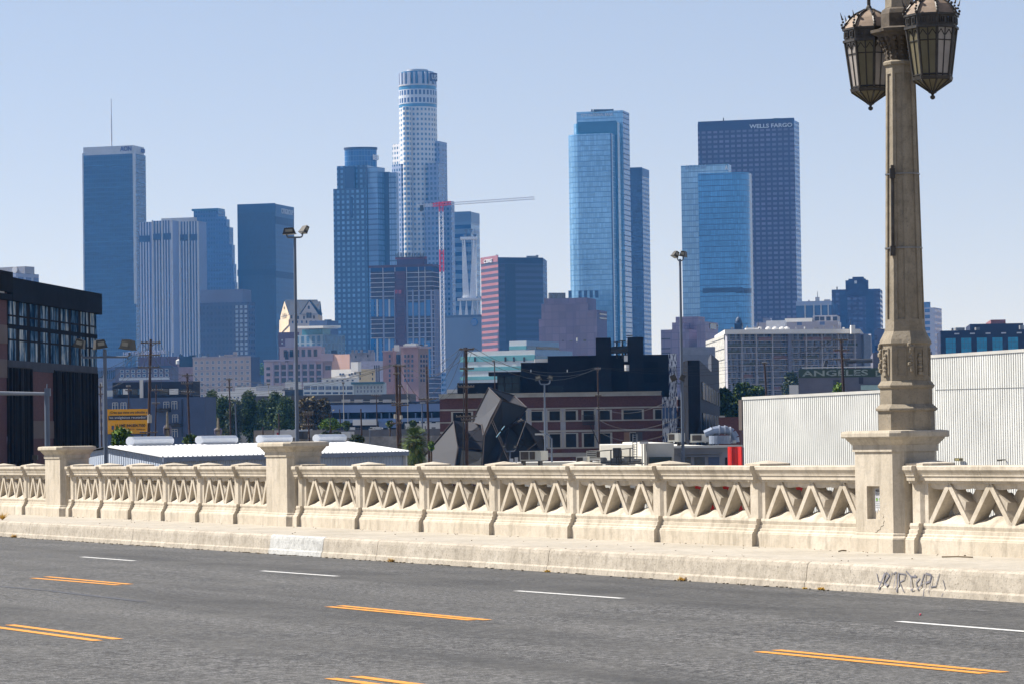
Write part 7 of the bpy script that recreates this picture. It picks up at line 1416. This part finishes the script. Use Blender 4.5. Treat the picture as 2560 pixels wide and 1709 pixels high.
tree(2096,955,983,30,270,LFB,'pale green plant at the foot of the pole before the ANGELES sign',80,'bush','bush','round',n=700); tree(1726,972,984,18,330,LFB,'small yellow-green planter shrub beside the patterned screen',81,'bush','bush','round',n=400,size=.1)
tree(650,905,935,40,1700,LFB,'far green tree between the tan gridded block and the lilac building',82,shape='round',n=800,size=.6)
# palm
def palm(x,yt,yb,w,d,label,seed):
    s_=d/7600; T_=PX(x,yt+18,d); root=thing('palm_tree',Vector((T_.x,T_.y,0)),label,'palm tree'); r=random.Random(seed); mb=MB(); L=w*s_*.55; c=Vector((T_.x,T_.y,T_.z))
    for k in range(150):
        a=r.random()*6.28; e_=r.uniform(-1.2,1.35); d_=Vector((math.cos(a)*math.cos(e_),math.sin(a)*math.cos(e_),math.sin(e_))); l=L*r.uniform(.7,1.05); st=c+Vector((0,0,-max(0,-e_)*.6*r.random()-.2)); pts=[st+d_*l*t+Vector((0,0,-.35*l*t*t)) for t in (0,.4,.65)]; mb.tube(pts,.02,3)
        tip=pts[-1]; side=Vector((-math.sin(a),math.cos(a),0)); 
        for j in range(-5,6):
            q_=(d_*math.cos(j*.24)+side*math.sin(j*.24)).normalized()+Vector((0,0,-.3)); e2=tip+q_*l*.42; o=side*.02; mb.face([tip-o,tip+o,e2+o*.6,e2-o*.6])
    mb.build('crown',leafmat('palm_leaf',C(30,50,22),C(66,90,38),C(126,146,72)),root); mb=MB()
    for k in range(260):
        a=r.random()*6.28; z=c.z-r.random()*(PX(x,yt+10,d).z-PX(x,yb,d).z); rr=r.uniform(.15,.5)*w*s_*.42; p=Vector((T_.x+math.cos(a)*rr,T_.y+math.sin(a)*rr,z)); o=Vector((-math.sin(a),math.cos(a),0))*.05; q_=p+Vector((math.cos(a)*.15,math.sin(a)*.15,-.8)); mb.face([p-o*2,p+o*2,q_+o,q_-o])
    mb.build('dead_fronds',leafmat('palm_skirt',C(52,52,28),C(96,98,52),C(150,146,92)),root); mb=MB(); mb.cyl((T_.x,T_.y,0),T_,.3,.22,8); mb.build('trunk',BRK_,root)
palm(1038,1070,1162,84,200,'full fan palm with a hanging skirt of dead fronds beside the sculpture',3)
tree(1078,1102,1125,16,230,LFB,'small yellow-green shrub between the palm and the sculpture',83,'bush','bush','round',n=300)
# floodlights at the foot of the parapet
for x,y,l in ((1279,1151,'left small white floodlight just above the parapet rail'),(1291,1148,'right small white floodlight just above the parapet rail')):
    root=thing('floodlight',PX(x,1170,140),l,'floodlight','small white floodlights above the rail'); mb=MB(); c=PX(x,y,140); mb.box(c,(.08,0,0),(0,.06,0),(0,0,.11)); mb.build('housing',PWH,root); mb=MB(); mb.cyl(c-Vector((0,0,.4)),c-Vector((0,0,.1)),.02,.02,5); mb.build('stem',DKM,root)
root=thing('floodlight',PX(88,1170,120),'black floodlight beside the smallest pedestal','floodlight'); mb=MB(); c=PX(88,1142,120); mb.box(c,(.1,0,0),(0,.1,0),(0,0,.09)); mb.cyl(c-Vector((0,0,.4)),c-Vector((0,0,.1)),.03,.03,5); mb.build('housing',HDM,root)
# ================================================================ haze
hz=bpy.data.materials.new('haze_air'); hz.use_nodes=True; t_=hz.node_tree; t_.nodes.clear()
pv=t_.nodes.new('ShaderNodeVolumePrincipled'); pv.inputs['Color'].default_value=(0.10,0.40,1.0,1); pv.inputs['Absorption Color'].default_value=(1,1,1,1); pv.inputs['Density'].default_value=0.000075; pv.inputs['Anisotropy'].default_value=0.2
om=t_.nodes.new('ShaderNodeOutputMaterial'); t_.links.new(pv.outputs[0],om.inputs['Volume'])
mb=MB(); mb.abox(-1600,1600,-80,3000,-1.0,420); tag(mb.build('haze',hz),kind='stuff')
